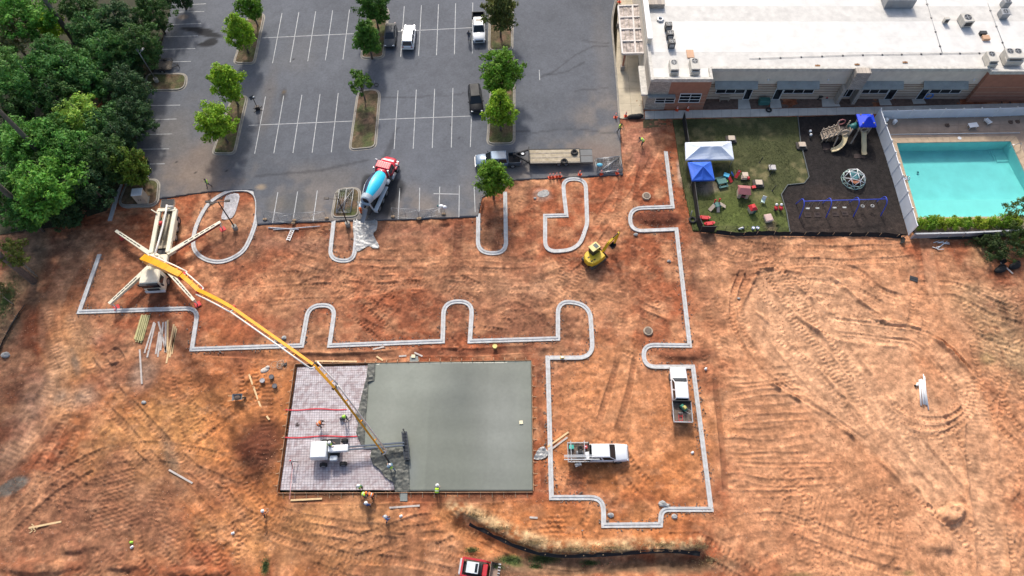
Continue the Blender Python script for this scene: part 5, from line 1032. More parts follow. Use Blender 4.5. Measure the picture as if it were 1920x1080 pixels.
# geodesic climbing dome
dc = G(1599, 338, .08); t = thing('climbing_dome', 'white and green geodesic climbing dome on black mulch', 'climber', dc); Rd = 1.6
vs = [(0, 0, 1)] + [(math.sin(R(40)) * math.cos(R(72 * i)), math.sin(R(40)) * math.sin(R(72 * i)), math.cos(R(40))) for i in range(5)] + [(math.sin(R(70)) * math.cos(R(36 * i)), math.sin(R(70)) * math.sin(R(36 * i)), math.cos(R(70))) for i in range(10)] + [(math.cos(R(36 * i + 18)), math.sin(R(36 * i + 18)), .03) for i in range(10)]
vs = [tuple(Rd * c for c in v) for v in vs]; ed = [(0, i + 1) for i in range(5)] + [(i + 1, (i + 1) % 5 + 1) for i in range(5)]
for i in range(5): ed += [(i + 1, 6 + (2 * i) % 10), (i + 1, 6 + (2 * i + 1) % 10), (i + 1, 6 + (2 * i - 1) % 10)]
ed2 = [(6 + i, 6 + (i + 1) % 10) for i in range(10)] + [(6 + i, 16 + i) for i in range(10)] + [(6 + i, 16 + (i - 1) % 10) for i in range(10)] + [(16 + i, 16 + (i + 1) % 10) for i in range(10)]
for a, b_ in ed: pt(t, 'bar', wp, ('cyl', vs[a], vs[b_], .045, .045, 6))
for a, b_ in ed2: pt(t, 'bar', M('mint_bar', (.42, .58, .52), .5), ('cyl', vs[a], vs[b_], .04, .04, 6))
pt(t, 'net', M('teal_net', (.05, .16, .18), .8), ('cyl', (0, .3, .75), (0, .3, .8), .7, .7, 10)); pt(t, 'pad', M('rust_pad', (.38, .15, .08), .8), ('cyl', (0, -.25, .55), (0, -.25, .62), .75, .75, 10))
# swing set
swb = M('swing_blue', (.03, .07, .50), .5, var=.1); xs = [1507, 1558, 1610, 1662]; base = [G(x, 395 - 1.3 * i, .08) for i, x in enumerate(xs)]; t = thing('swing_set', 'long blue swing set with three bays on black mulch', 'swings', base[0])
hz = 2.35; top = [G(x, 378 - 1.4 * i, hz) - base[0] for i, x in enumerate(xs)]
top = [Vector((p.x, p.y, hz)) for p in top]
m = MB(); m.tube(top, .06, 8); m.build('top_bar', swb, t)
for p in top:
    for s in (-1, 1): m = MB(); m.tube(smooth_path([p, p + Vector((0, s * .3, -.05)), p + Vector((0, s * .65, -.5)), p + Vector((0, s * 1.15, -2.4))], 4), .065, 7); m.build('leg', swb, t)
for i in range(3):
    for k in (.32, .68):
        p = top[i].lerp(top[i + 1], k); zz = .62
        if i < 2: m = MB(); m.box((p.x, p.y, zz), (.5, .2, .05)); m.build('swing_seat', M('seat_grey', (.42, .43, .42), .6), t)
        else: m = MB(); m.ringt((p.x, p.y, zz + .2), .2, .06, 'Z', 10, 5); m.build('swing_seat', M('seat_grey'), t)
        for s in (-.22, .22): m = MB(); m.cyl((p.x + s, p.y, zz), (p.x + s, p.y, hz), .014, n=4); m.build('chain', greym, t)
for i, (px, py) in enumerate(((1514, 403), (1532, 403), (1566, 401), (1584, 400))):
    p = G(px, py, .13); m = MB(); m.box((p.x, p.y, .15), (.85, .75, .05)); tag(m.build('wear_mat', M('mat_brown')), ['brown mat under the first swing from the left', 'brown mat under the second swing from the left', 'brown mat under the third swing from the left', 'brown mat under the fourth swing from the left'][i], 'mat')
# things in front of the school wall
t = tp('garden_bench', 'bench', 'brown wooden bench by the school wall', 1357, 189, 0); pt(t, 'seat', timber, ('box', (0, 0, .42), (1.5, .45, .06))); pt(t, 'backrest', timber, ('box', (0, .24, .75), (1.5, .06, .4)))
for x in (-.6, .6): pt(t, 'leg', timber, ('box', (x, 0, .2), (.08, .4, .4)))
t = tp('storage_bin', 'bin', 'dark green storage bin by the school wall', 1431, 194, 0); pt(t, 'box', gm_, ('box', (0, 0, .4), (1.5, .8, .8), 0, (1, 1), 0, 0, .05)); pt(t, 'lid', M('green_lid', (.03, .12, .10), .5), ('box', (0, 0, .86), (1.56, .86, .12), 0, (.95, .9), 0, 0, .04))
t = tp('kiddie_pool', 'pool', 'round blue paddling pool leaning on the school wall', 1738, 186, 0); pt(t, 'tub', M('tub_blue', (.02, .22, .72), .45), ('ringt', (0, .05, .62), .52, .09, 'Y'), ('cyl', (0, .12, .62), (0, .16, .62), .5, .5, 16)); 
t = tp('toy_car', 'toy', 'red toy car by the stone pilaster', 1549, 182, 1.2); pt(t, 'body', redp, ('box', (0, 0, .3), (.8, .45, .35), 0, (.8, .8), 0, 0, .08)); pt(t, 'wheel', blackm, ('cyl', (-.25, -.25, .14), (-.25, .25, .14), .14), ('cyl', (.25, -.25, .14), (.25, .25, .14), .14))
t = tp('stroller', 'stroller', 'dark folded stroller leaning beside the stone pilaster', 1537, 186, .4); pt(t, 'frame', blackm, ('beam', (-.4, 0, .2), (.3, .1, .9), .08, .08), ('beam', (-.3, .2, .7), (.35, 0, .15), .08, .08)); pt(t, 'seat', drk_p, ('box', (0, .05, .5), (.5, .4, .3), 0, (1, 1), .4)); pt(t, 'wheel', blackm, ('ringt', (-.35, 0, .17), .14, .04, 'Y'), ('ringt', (.35, 0, .17), .14, .04, 'Y'))
for px, py, l, z in ((1441, 207, 'black tyre leaning on the walk by the lawn', .1),): p = G(px, py, z); m = MB(); m.ringt((p.x, p.y, z + .12), .33, .13); tag(m.build('tyre', M('tyre_rubber', (.02, .02, .02), .85)), l, 'tyre')
t = tp('ball_rack', 'rack', 'dark metal frame by the brick block of the school', 1885, 190, 0); pt(t, 'frame', blackm, ('beam', (-.6, 0, 0), (-.2, 0, 1.5), .07, .07), ('beam', (.6, 0, 0), (.2, 0, 1.5), .07, .07), ('beam', (-.4, 0, .7), (.4, 0, .7), .07, .07), ('beam', (-.25, 0, 1.45), (.25, 0, 1.45), .07, .07)); pt(t, 'foot', blackm, ('beam', (-.6, -.4, .04), (-.6, .4, .04), .08, .08), ('beam', (.6, -.4, .04), (.6, .4, .04), .08, .08))
t = tp('tarp_bundle', 'tarp', 'black tarp bundle at the end of the school path', 1191, 220, 0); pt(t, 'tarp', mesh_black, ('ball', (0, 0, .15), .9, 12, 6, (1.3, .45, .4)), ('ball', (.6, .15, .2), .5, 10, 5, (1.2, .7, .6)), ('ball', (-.7, -.1, .12), .5, 10, 5, (1.1, .6, .4)))
# ---------------------------------------------------------------- trees
def leaf_material():
    m = bpy.data.materials.new('leaves'); m.use_nodes = True; nt = m.node_tree; N = nt.nodes; L = nt.links; b = N['Principled BSDF']; out = N['Material Output']
    at = N.new('ShaderNodeAttribute'); at.attribute_name = 'Col'; oi = N.new('ShaderNodeObjectInfo')
    mu = N.new('ShaderNodeMixRGB'); mu.blend_type = 'MULTIPLY'; mu.inputs[0].default_value = 1; L.new(at.outputs['Color'], mu.inputs[1]); L.new(oi.outputs['Color'], mu.inputs[2])
    L.new(mu.outputs[0], b.inputs['Base Color']); b.inputs['Roughness'].default_value = .65; b.inputs['Specular IOR Level'].default_value = .25
    tl = N.new('ShaderNodeBsdfTranslucent'); L.new(mu.outputs[0], tl.inputs[0]); mx = N.new('ShaderNodeMixShader'); mx.inputs[0].default_value = .3
    L.new(b.outputs[0], mx.inputs[1]); L.new(tl.outputs[0], mx.inputs[2]); L.new(mx.outputs[0], out.inputs[0]); return m
leaf_m = leaf_material(); bark = M('bark', (.13, .105, .085), .95, var=.35, size=.3, bump=.6, bsize=.05); bark_pale = M('pale_bark', (.30, .27, .23), .95, var=.35, size=.4, bump=.6, bsize=.05)
def crown_mesh(name, seed, rad, zc, hh, nclump, per, leaf, shape='round', csize=.55):
    rs = np.random.RandomState(seed); C = []
    while len(C) < nclump:
        p = rs.uniform(-1, 1, 3); r = np.linalg.norm(p)
        if r > 1 or r < .35 and rs.rand() < .7: continue
        if shape == 'cone': k = 1.0 - .72 * max(0, p[2] * .5 + .25); p[:2] *= k
        if shape == 'flat': p[2] = abs(p[2]) * .8 - .3
        lob = 1 + .22 * math.sin(3 * math.atan2(p[1], p[0]) + seed) + .16 * math.sin(5 * math.atan2(p[1], p[0]) + 2 * seed + 3 * p[2])
        C.append([p[0] * rad * lob, p[1] * rad * lob, zc + p[2] * hh])
    C = np.array(C); n = nclump * per; cc = np.repeat(C, per, 0); cr = np.repeat(rs.uniform(.6, 1.25, nclump) * csize, per)
    off = rs.normal(0, 1, (n, 3)); off /= np.linalg.norm(off, axis=1, keepdims=True); off *= (rs.rand(n, 1) ** .45) * cr[:, None]; off[:, 2] *= .75
    P = cc + off; nrm = off / (np.linalg.norm(off, axis=1, keepdims=True) + 1e-6) + rs.normal(0, .55, (n, 3)) + np.array([0, 0, .55]); nrm /= np.linalg.norm(nrm, axis=1, keepdims=True)
    a = np.cross(nrm, rs.normal(0, 1, (n, 3))); a /= np.linalg.norm(a, axis=1, keepdims=True); b = np.cross(nrm, a); s = leaf * rs.uniform(.6, 1.35, (n, 1))
    V = np.stack([P - a * s, P - b * s * .55 + nrm * s * .12, P + a * s, P + b * s * .55 + nrm * s * .12], 1).reshape(-1, 3); F = np.arange(4 * n).reshape(-1, 4)
    tone = np.repeat(rs.uniform(.72, 1.25, nclump), per) * rs.uniform(.75, 1.25, n); col = np.stack([tone * rs.uniform(.8, 1.25, n), tone, tone * rs.uniform(.6, 1.1, n)], 1)
    me_o = raw_mesh(name, V, F, leaf_m, np.repeat(col, 4, 0), smooth=False); me = me_o.data; bpy.data.objects.remove(me_o); return me, C
def trunk_mesh(name, seed, h, r, C, mat, limbs=7, lean=0):
    rs = random.Random(seed); m = MB(); pts = [(0, 0, -.3)] + [(lean * k / 5 + rs.uniform(-.1, .1) * r * 4, rs.uniform(-.1, .1) * r * 4, h * k / 5) for k in range(1, 6)]
    m.tube(pts, r, 8, rs=[r * 1.25, r, r * .85, r * .7, r * .5, r * .25])
    idx = rs.sample(range(len(C)), min(limbs, len(C)))
    for i in idx:
        c = Vector(C[i]); t = min(.92, max(.25, (c.z - 1) / h * .75)); k = t * 5; k0 = int(k); a = Vector(pts[k0]).lerp(Vector(pts[min(5, k0 + 1)]), k - k0); mid = a.lerp(c, .55) + Vector((0, 0, -.1))
        m.tube([a, mid, c], r * .3, 5, rs=[r * .42, r * .26, r * .08])
    o = m.build(name, mat); me = o.data; bpy.data.objects.remove(o); return me
TREES = {}
def tree_kind(key, seed, rad, h, zc, hh, nc, per, leaf, shape, csize, r, mat=None, limbs=8):
    cm, C = crown_mesh('crown', seed, rad, zc, hh, nc, per, leaf, shape, csize); tm = trunk_mesh('trunk', seed, h, r, C, mat or bark, limbs); TREES[key] = (cm, tm, h, zc)
for s in range(3):
    tree_kind('maple%d' % s, 11 + s, 2.0, 5.8, 3.7, 2.3, 135, 44, .15, 'cone' if s < 2 else 'round', .5, .12)
    tree_kind('broad%d' % s, 31 + s, 3.6, 9.5, 6.6, 3.0, 150, 46, .20, 'round', .75, .22)
    tree_kind('dark%d' % s, 51 + s, 3.2, 8.0, 4.6, 3.6, 170, 46, .17, 'round', .62, .2)
tree_kind('sparse', 71, 1.9, 4.4, 3.1, 1.3, 34, 34, .17, 'flat', .42, .09, limbs=14); tree_kind('pine', 81, 3.2, 24, 21.5, 3.2, 60, 50, .2, 'round', .7, .36, M('pine_bark', (.17, .14, .12), .95, var=.3, size=.4, bump=.6, bsize=.06)); tree_kind('thin', 91, 1.8, 7.5, 5.6, 1.6, 30, 30, .16, 'round', .5, .07, bark_pale); tree_kind('shrub', 95, .95, 1.0, .65, .55, 40, 40, .10, 'round', .34, .06); tree_kind('bush', 97, 2.6, 3.0, 1.7, 1.5, 90, 46, .13, 'round', .5, .1)
def tree(key, px, py, tone, label, s=1.0, sz=None, rz=0, zf=None, name='tree', cat='tree', group=None, z0=0.0, at_base=False):
    cm, tm, h, zc = TREES[key]; sz = sz or s
    if name == 'lot_tree': s *= 1.06; sz *= 1.16
    p = G(px, py, 0 if at_base else z0 + zc * sz); t = thing(name, label, cat, (p.x, p.y, z0), rz, group); t.scale = (s, s, sz)
    o = link('trunk', tm, t); c = link('crown', cm, t); c.color = tone + (1,); return t
LIME = (.25, .42, .035); MID = (.10, .20, .028); DG = (.034, .072, .022); DG2 = (.026, .056, .024); OLV = (.14, .13, .05)
Z = LOTZ + .1
tree('maple0', 467, 8, (.13, .27, .03), 'bright green tree cut by the top edge above the left island', .95, name='lot_tree', z0=Z); tree('maple1', 447, 56, LIME, 'bright lime tree on the upper left planting island', 1.0, 1.05, 1, name='lot_tree', z0=Z)
tree('maple0', 424, 152, LIME, 'tall lime maple at the head of the lower left island', 1.12, 1.15, 2, name='lot_tree', z0=Z); tree('maple2', 405, 228, LIME, 'rounded lime maple in the lower left island by the curb', 1.12, 1.0, 4, name='lot_tree', z0=Z)
tree('maple2', 243, 312, (.105, .175, .022), 'olive green tree beside the metal cabinet', .98, 1.0, 1, name='lot_tree', z0=Z); tree('maple2', 700, 10, (.07, .17, .028), 'dark green tree at the top edge on the middle island', 1.1, 1.0, 3, name='lot_tree', z0=Z)
tree('maple1', 688, 68, (.085, .20, .032), 'round mid green tree beside the black sedan', 1.02, 1.0, 5, name='lot_tree', z0=Z); tree('sparse', 676, 155, (.09, .19, .03), 'sparse thin tree with bare twigs at the island tip', 1.05, 1.0, 0, name='lot_tree', z0=Z)
tree('maple0', 938, 18, (.13, .155, .045), 'brownish olive tree next to the white pickup', 1.2, 1.2, 2, name='lot_tree', z0=Z); tree('maple2', 938, 132, (.135, .28, .03), 'large bright tree above the pair on the right island', 1.3, 1.1, 0, name='lot_tree', z0=Z); tree('maple1', 938, 202, LIME, 'lime tree beside the black suv on the right island', 1.05, 1.1, 3, name='lot_tree', z0=Z)
tree('maple0', 924, 332, (.15, .29, .03), 'bright tree overhanging the blue pickup', 1.1, 1.05, 5, name='lot_tree', z0=Z)
FB = 2.0
fl = [('broad0', 82, 350, 1.08, (.075, .18, .03), 'large bright green tree filling the lower wood edge'), ('broad1', 150, 217, .8, (.15, .24, .045), 'yellowish green tree in the middle of the wood'), ('broad2', 40, 25, 1.1, (.065, .16, .028), 'green broad tree at the top left corner'), ('maple0', 92, 48, 1.0, (.20, .30, .03), 'small yellow green tree near the top left trunk'),
      ('broad0', 14, 62, .85, (.15, .15, .075), 'greyish olive tree at the upper left edge'), ('broad1', 55, 265, 1.0, (.06, .15, .03), 'mid green tree left of the yellowish one'), ('broad2', 45, 400, .65, (.045, .12, .028), 'deep green tree at the bottom of the wood'), ('broad2', 10, 345, .9, (.05, .12, .03), 'deep green tree cut by the left edge'),
      ('dark0', 288, 25, .8, DG, 'dark evergreen at the top of the lot edge'), ('dark1', 262, 85, .95, DG, 'dark evergreen behind the forest light pole'), ('dark2', 225, 45, 1.0, DG2, 'dark evergreen near the top, left of the lot'), ('dark0', 205, 105, 1.0, (.04, .10, .028), 'dark green tree above the pole in the wood'),
      ('dark1', 180, 65, 1.0, (.038, .09, .028), 'dark green tree near the top trunk'), ('dark2', 240, 165, .9, DG2, 'dark evergreen at the foot of the forest light pole'), ('dark0', 252, 215, .8, DG2, 'dark evergreen leaning over the left bays'), ('dark1', 226, 262, .8, DG2, 'dark evergreen above the orange machine'),
      ('dark2', 205, 300, .95, DG, 'dark evergreen left of the olive tree'), ('dark0', 172, 350, .85, DG2, 'dark evergreen left of the metal cabinet'), ('dark1', 120, 398, .6, DG2, 'small dark evergreen at the wood corner by the kerb'), ('broad1', 130, 130, .95, (.045, .115, .03), 'green tree between the two upper trunks'),
      ('broad0', 165, 150, .8, (.042, .105, .03), 'green tree above the yellowish one'), ('dark1', 110, 190, 1.0, DG, 'dark tree left of the yellowish one'), ('dark2', 200, 240, .9, (.04, .095, .03), 'dark tree right of the yellowish one'), ('broad2', 130, 285, .85, (.055, .14, .03), 'green tree below the yellowish one'),
      ('dark0', 150, 330, .9, DG, 'dark tree right of the large bright one'), ('broad1', 60, 150, 1.0, (.05, .13, .03), 'green tree below the olive one at left'), ('dark2', 25, 215, .9, DG, 'dark tree at the left edge by a long trunk'), ('broad0', 100, 105, .85, (.04, .10, .026), 'deep green tree below the small yellow green one'),
      ('dark0', 15, 275, .9, DG, 'dark tree between the two long left trunks'), ('dark2', 125, 405, .5, DG2, 'low dark shrub tree at the bottom wood edge'), ('dark1', 150, 10, .95, DG, 'dark tree at the top edge right of the trunk'), ('dark0', 240, 128, .6, DG2, 'small dark evergreen behind the little trailer'), ('dark1', 330, -22, .8, DG2, 'dark evergreen cut by the top edge at the lot corner'), ('broad2', 100, 250, .75, (.05, .12, .03), 'deep green tree at the heart of the wood'), ('dark2', 75, 330, .8, DG, 'dark tree behind the large bright one'), ('broad1', 10, 130, .9, (.06, .13, .035), 'dull green tree at the left edge below the olive one')]
for i, (k, px, py, s, tone, lab) in enumerate(fl): tree(k, px, py, tuple(q * FB for q in tone), lab, s, s * random.uniform(.92, 1.1), i * 1.3, name='forest_tree')
for px, py, lab in ((112, 325, 'tall pine with long bare trunk left of the yellowish tree'), (140, 78, 'tall pine with bare trunk at the top left'), (64, 528, 'tall pine with thick trunk at the left site edge'), (75, 418, 'tall pine with bare trunk crossing the lower wood')): tree('pine', px, py, (.05, .09, .035), lab, 1.0, 1.0, px, name='pine_tree', at_base=True)
tree('thin', 70, 518, (.13, .17, .04), 'slim pale barked tree beside the thick pine at left', .9, 1.0, 0, name='slim_tree', at_base=True); tree('thin', 22, 478, (.15, .19, .04), 'slim yellow green sapling at the left site edge', 1.1, .8, 2, name='slim_tree'); tree('thin', 25, 570, (.10, .12, .04), 'slim bare sapling at the far left below the pine', .7, .6, 1, name='slim_tree', at_base=True)
for i, (px, s) in enumerate(((1724, .95), (1746, 1.05), (1768, .95), (1792, 1.1), (1815, .9), (1838, 1.0), (1860, .95), (1884, 1.05), (1908, .9))): tree('shrub', px, 419 - i * .6, ((.27, .42, .04), (.20, .36, .04), (.30, .40, .04))[i % 3], 'bright green shrub in the low hedge between pool and grey wall', s, s * 1.25, i, name='hedge_shrub', cat='shrub', group='shrubs of the pool hedge', z0=.1)
tree('bush', 1915, 438, (.09, .15, .035), 'loose green bush at the right edge below the pool', .72, .7, 0, name='bush', cat='bush'); tree('bush', 1880, 462, (.05, .085, .028), 'darker low bush below the pool wall', .9, .7, 2, name='bush', cat='bush'); tree('thin', 1905, 388, (.09, .14, .03), 'slim leafy sapling reaching over the pool corner', .8, .75, 1, name='slim_tree'); tree('bush', 1850, 452, (.05, .085, .028), 'small dark bush at the foot of the pool wall', .45, .5, 1, name='bush', cat='bush')
# ---------------------------------------------------------------- planting islands of the old lot
def island_col(X, Y, Z):
    f = fbm(X, Y, 1.1, 4, 401); c = np.tile(np.array((.098, .078, .042)), (len(X), 1)); c = mixc(c, (.165, .105, .065), sstep(.45, .65, f)); c = mixc(c, (.07, .095, .03), sstep(.5, .7, fbm(X, Y, 1.6, 3, 405)) * .7); return c * (.6 + .8 * fbm(X, Y, .3, 2, 407))[:, None]
isl_mat = attr_mat('island_turf', .95, fine=.1, fine_amt=.35, grit=.3, bump=.7, bdist=.05)
def island(label, corners, rad, openend=False):
    P = corners; n = len(P)
    if openend: path = fillet([(p[0], p[1], rad) for p in P])
    else:
        m0 = ((P[0][0] + P[1][0]) / 2, (P[0][1] + P[1][1]) / 2); path = fillet([m0] + [(p[0], p[1], rad) for p in P[1:]] + [(P[0][0], P[0][1], rad), m0])[:-1]
    t = thing('planting_island', label, 'island', (path[0].x, path[0].y, LOTZ)); b = path[0]; loc = [p - Vector((b.x, b.y, 0)) for p in path]
    area = sum(loc[i].x * loc[(i + 1) % len(loc)].y - loc[(i + 1) % len(loc)].x * loc[i].y for i in range(len(loc))); fl_ = 1 if area > 0 else -1
    N = len(loc)
    fine = []
    for i in range(N if not openend else N - 1):
        a = loc[i]; c = loc[(i + 1) % N]; k = max(1, int((c - a).length / 1.2)); fine += [a.lerp(c, j / k) for j in range(k)]
    if openend: fine.append(loc[-1])
    rings = sweep(fine, KP_OLD, not openend, fl_, 0.0); n = len(rings); tot = n if not openend else n - 1; i = 0
    while i < tot:
        j = min(tot, i + 3); m = MB(); m.loft([rings[k % n] for k in range(i, j + 1)], True, True, False); m.build('kerb_section', conc_old, t); i = j
    o = grid_patch('turf', loc, .25, isl_mat, z=.10, zfun=lambda x, y: .05 * fbm(x, y, .9, 2, 409), colfun=lambda X, Y, Z: island_col(X + b.x, Y + b.y, Z), parent=t); return t
island('long brown turf island in the middle of the lot', [(656, 283), (704, 278), (713, 168), (672, 172)], 1.6); island('planting island holding the lime maples in the left lot', [(399, 290), (440, 290), (465, 180), (436, 184)], 1.4); island('upper left planting island with one lime tree', [(439, 120), (477, 121), (497, 26), (468, 28)], 1.4); island('upper middle planting island beside the black sedan', [(677, 111), (719, 110), (729, 14), (695, 18)], 1.4)
island('right planting island beside the black suv', [(914, 272), (964, 271), (964, 100), (926, 104)], 1.4); island('top right planting island beside the white pickup', [(917, 97), (960, 95), (962, -30), (920, -30)], 1.4); island('small turf island at the forest light pole', [(274, 139), (351, 140), (348, 170), (276, 172)], 1.3); island('turf island under the fence panels by the mixer', [(622, 410), (672, 408), (676, 353), (632, 356)], 1.2)
island('corner island with the metal cabinet', [(222, 388), (296, 386), (300, 337), (240, 340)], 1.4)
# ---------------------------------------------------------------- vehicles: shared pieces
tyre = M('tyre_rubber', (.02, .02, .02), .85); rim_m = M('rim_alloy', (.45, .45, .46), .35, .7, var=.1); dglass = M('car_glass', (.015, .02, .025), .06, var=.2, size=3); lampw = M('head_lamp', (.75, .77, .8), .15, var=.05); lampr = M('tail_lamp', (.45, .02, .02), .3); chassis_m = M('chassis', (.03, .03, .032), .7, var=.3)
WHEELS = {}
def wheel(t, x, y, r, w=.24, name='wheel', rimm=None):
    k = (round(r, 2), round(w, 2))
    if k not in WHEELS:
        m = MB(); q = [(-w / 2, r * .62), (-w / 2, r * .93), (-w * .36, r), (w * .36, r), (w / 2, r * .93), (w / 2, r * .62)]; rings = [[(rr * math.cos(a), yy, rr * math.sin(a)) for yy, rr in q] for a in [2 * math.pi * i / 18 for i in range(19)]]
        m.loft(rings, False, False, True, closed=False); o = m.build('tyre', tyre); me = o.data; bpy.data.objects.remove(o)
        m = MB(); m.cyl((0, -w * .42, 0), (0, w * .42, 0), r * .64, n=16); m.cyl((0, -w * .5, 0), (0, w * .5, 0), r * .2, n=8)
        for i in range(5): a = i * 1.2566; m.box((r * .38 * math.cos(a), 0, r * .38 * math.sin(a)), (r * .5, w * .94, r * .12), 0, (1, 1), 0, -a)
        o = m.build('rim', rim_m); me2 = o.data; bpy.data.objects.remove(o); WHEELS[k] = (me, me2)
    a, b = WHEELS[k]; o = link(name, a, t); o.location = (x, y, r); c = link('rim', b, o); return o
def hull(st, mtx=None):
    """smooth body from stations (x, half width, z low, z high, shoulder inset)"""
    rings = []
    for x, w, z0, z1, ins in st:
        h = z1 - z0; rings.append([(x, -w * .92, z0), (x, -w, z0 + h * .2), (x, -w, z0 + h * .62), (x, -w + ins * .35, z0 + h * .88), (x, -w + ins * 1.1, z1), (x, w - ins * 1.1, z1), (x, w - ins * .35, z0 + h * .88), (x, w, z0 + h * .62), (x, w, z0 + h * .2), (x, w * .92, z0)])
    return rings
def quad_pane(t, name, mat, pts, sx=.86, off=.012, th=.01, parent=None):
    P = [Vector(p) for p in pts]; c = sum(P, Vector()) / 4; n = (P[1] - P[0]).cross(P[3] - P[0]).normalized(); Q = [c + (p - c) * sx + n * off for p in P]
    m = MB(); m.add([tuple(q) for q in Q] + [tuple(q - n * (th + off * .5)) for q in Q], [(0, 1, 2, 3), (7, 6, 5, 4), (4, 5, 1, 0), (5, 6, 2, 1), (6, 7, 3, 2), (7, 4, 0, 3)]); return m.build(name, mat, parent or t)
def cabin(t, paint, xr0, xr1, xf1, xf0, wb, wt, zb, zt, panes=2, roof_off=.0, name='cabin'):
    m = MB(); e = .07
    def ring(x, w, z): return [(x, -w, z), (x, w, z)]
    B = [(xr0, -wb, zb), (xf0, -wb, zb), (xf0, wb, zb), (xr0, wb, zb)]; T = [(xr1, -wt, zt), (xf1, -wt, zt), (xf1, wt, zt), (xr1, wt, zt)]; T2 = [(xr1 + e, -wt + e, zt + .05), (xf1 - e, -wt + e, zt + .05), (xf1 - e, wt - e, zt + .05), (xr1 + e, wt - e, zt + .05)]
    m.loft([B, T, T2], False, True, False); cb_ = m.build(name, paint, t)
    bv = cb_.modifiers.new('round', 'BEVEL'); bv.width = .13; bv.segments = 2; bv.limit_method = 'ANGLE'
    quad_pane(t, 'windshield', dglass, [B[1], B[2], T[2], T[1]], .93); quad_pane(t, 'rear_window', dglass, [B[3], B[0], T[0], T[3]], .86)
    for s in (0, 1):
        for k in range(panes):
            u0, u1 = k / panes, (k + 1) / panes; lo = (Vector(B[0]), Vector(B[1])) if s == 0 else (Vector(B[2]), Vector(B[3])); hi = (Vector(T[0]), Vector(T[1])) if s == 0 else (Vector(T[2]), Vector(T[3]))
            quad_pane(t, 'side_window', dglass, [lo[0].lerp(lo[1], u0), lo[0].lerp(lo[1], u1), hi[0].lerp(hi[1], u1), hi[0].lerp(hi[1], u0)], .84)
    return cb_
def lamps(t, xf, xr, w, zf, zr, s=.34):
    for y in (-w, w):
        m = MB(); m.box((xf, y, zf), (.16, s, .16), bev=.04); m.build('headlight', lampw, t); m = MB(); m.box((xr, y, zr), (.10, s * .7, .22), bev=.03); m.build('taillight', lampr, t)
def mirrors(t, x, w, z, mat):
    for s in (-1, 1): m = MB(); m.box((x, s * (w + .12), z), (.14, .22, .16), bev=.04); m.build('mirror', mat, t)
def place(pa, pb, z=0.0):
    """two photo points on the ground, tail and nose -> centre and heading"""
    a = G(*pa, z); b = G(*pb, z); return (a + b) / 2, aim(a, b)
def sedan(label, loc, rz, paint):
    t = thing('parked_car', label, 'car', loc, rz); m = MB(); m.loft(hull([(-2.32, .72, .45, .86, .2), (-2.2, .84, .32, .98, .16), (-1.5, .9, .24, 1.0, .12), (0, .92, .22, .97, .1), (1.2, .9, .22, .93, .14), (1.9, .86, .26, .82, .2), (2.25, .74, .34, .68, .22), (2.36, .6, .42, .6, .2)])); m.build('body', paint, t)
    cabin(t, paint, -1.95, -1.2, .25, 1.15, .78, .6, .93, 1.40); lamps(t, 2.2, -2.28, .6, .62, .82); mirrors(t, .75, .82, 1.0, paint)
    for x in (-1.4, 1.42):
        for y in (-.82, .82): wheel(t, x, y, .33)
    m = MB(); m.box((2.34, 0, .42), (.1, 1.2, .2), bev=.03); m.build('grille', chassis_m, t); return t
def suv(label, loc, rz, paint, rails=False, sun=False, L=1.0):
    t = thing('parked_car', label, 'car', loc, rz); m = MB(); m.loft(hull([(-2.42 * L, .78, .5, 1.0, .18), (-2.3 * L, .92, .36, 1.08, .12), (-1.5, .97, .28, 1.1, .1), (0, .98, .26, 1.08, .1), (1.2, .96, .26, 1.06, .14), (2.0, .93, .3, .98, .2), (2.35, .84, .38, .86, .24), (2.45, .7, .46, .7, .2)])); m.build('body', paint, t)
    cb_ = cabin(t, paint, -2.3 * L, -1.95 * L, .35, 1.2, .88, .7, 1.05, 1.68, 3); lamps(t, 2.32, -2.38 * L, .66, .78, .95); mirrors(t, .85, .92, 1.15, paint)
    for x in (-1.45 * L, 1.48):
        for y in (-.88, .88): wheel(t, x, y, .37)
    if rails:
        for s in (-.62, .62): m = MB(); m.beam((-1.8, s, 1.78), (.2, s, 1.78), .05, .05); m.build('roof_rail', rim_m, t)
    if sun: m = MB(); m.box((-.1, 0, 1.735), (.55, .8, .02)); m.build('sunroof', dglass, t)
    m = MB(); m.box((2.42, 0, .6), (.12, 1.1, .25), bev=.03); m.build('grille', chassis_m, t); return t
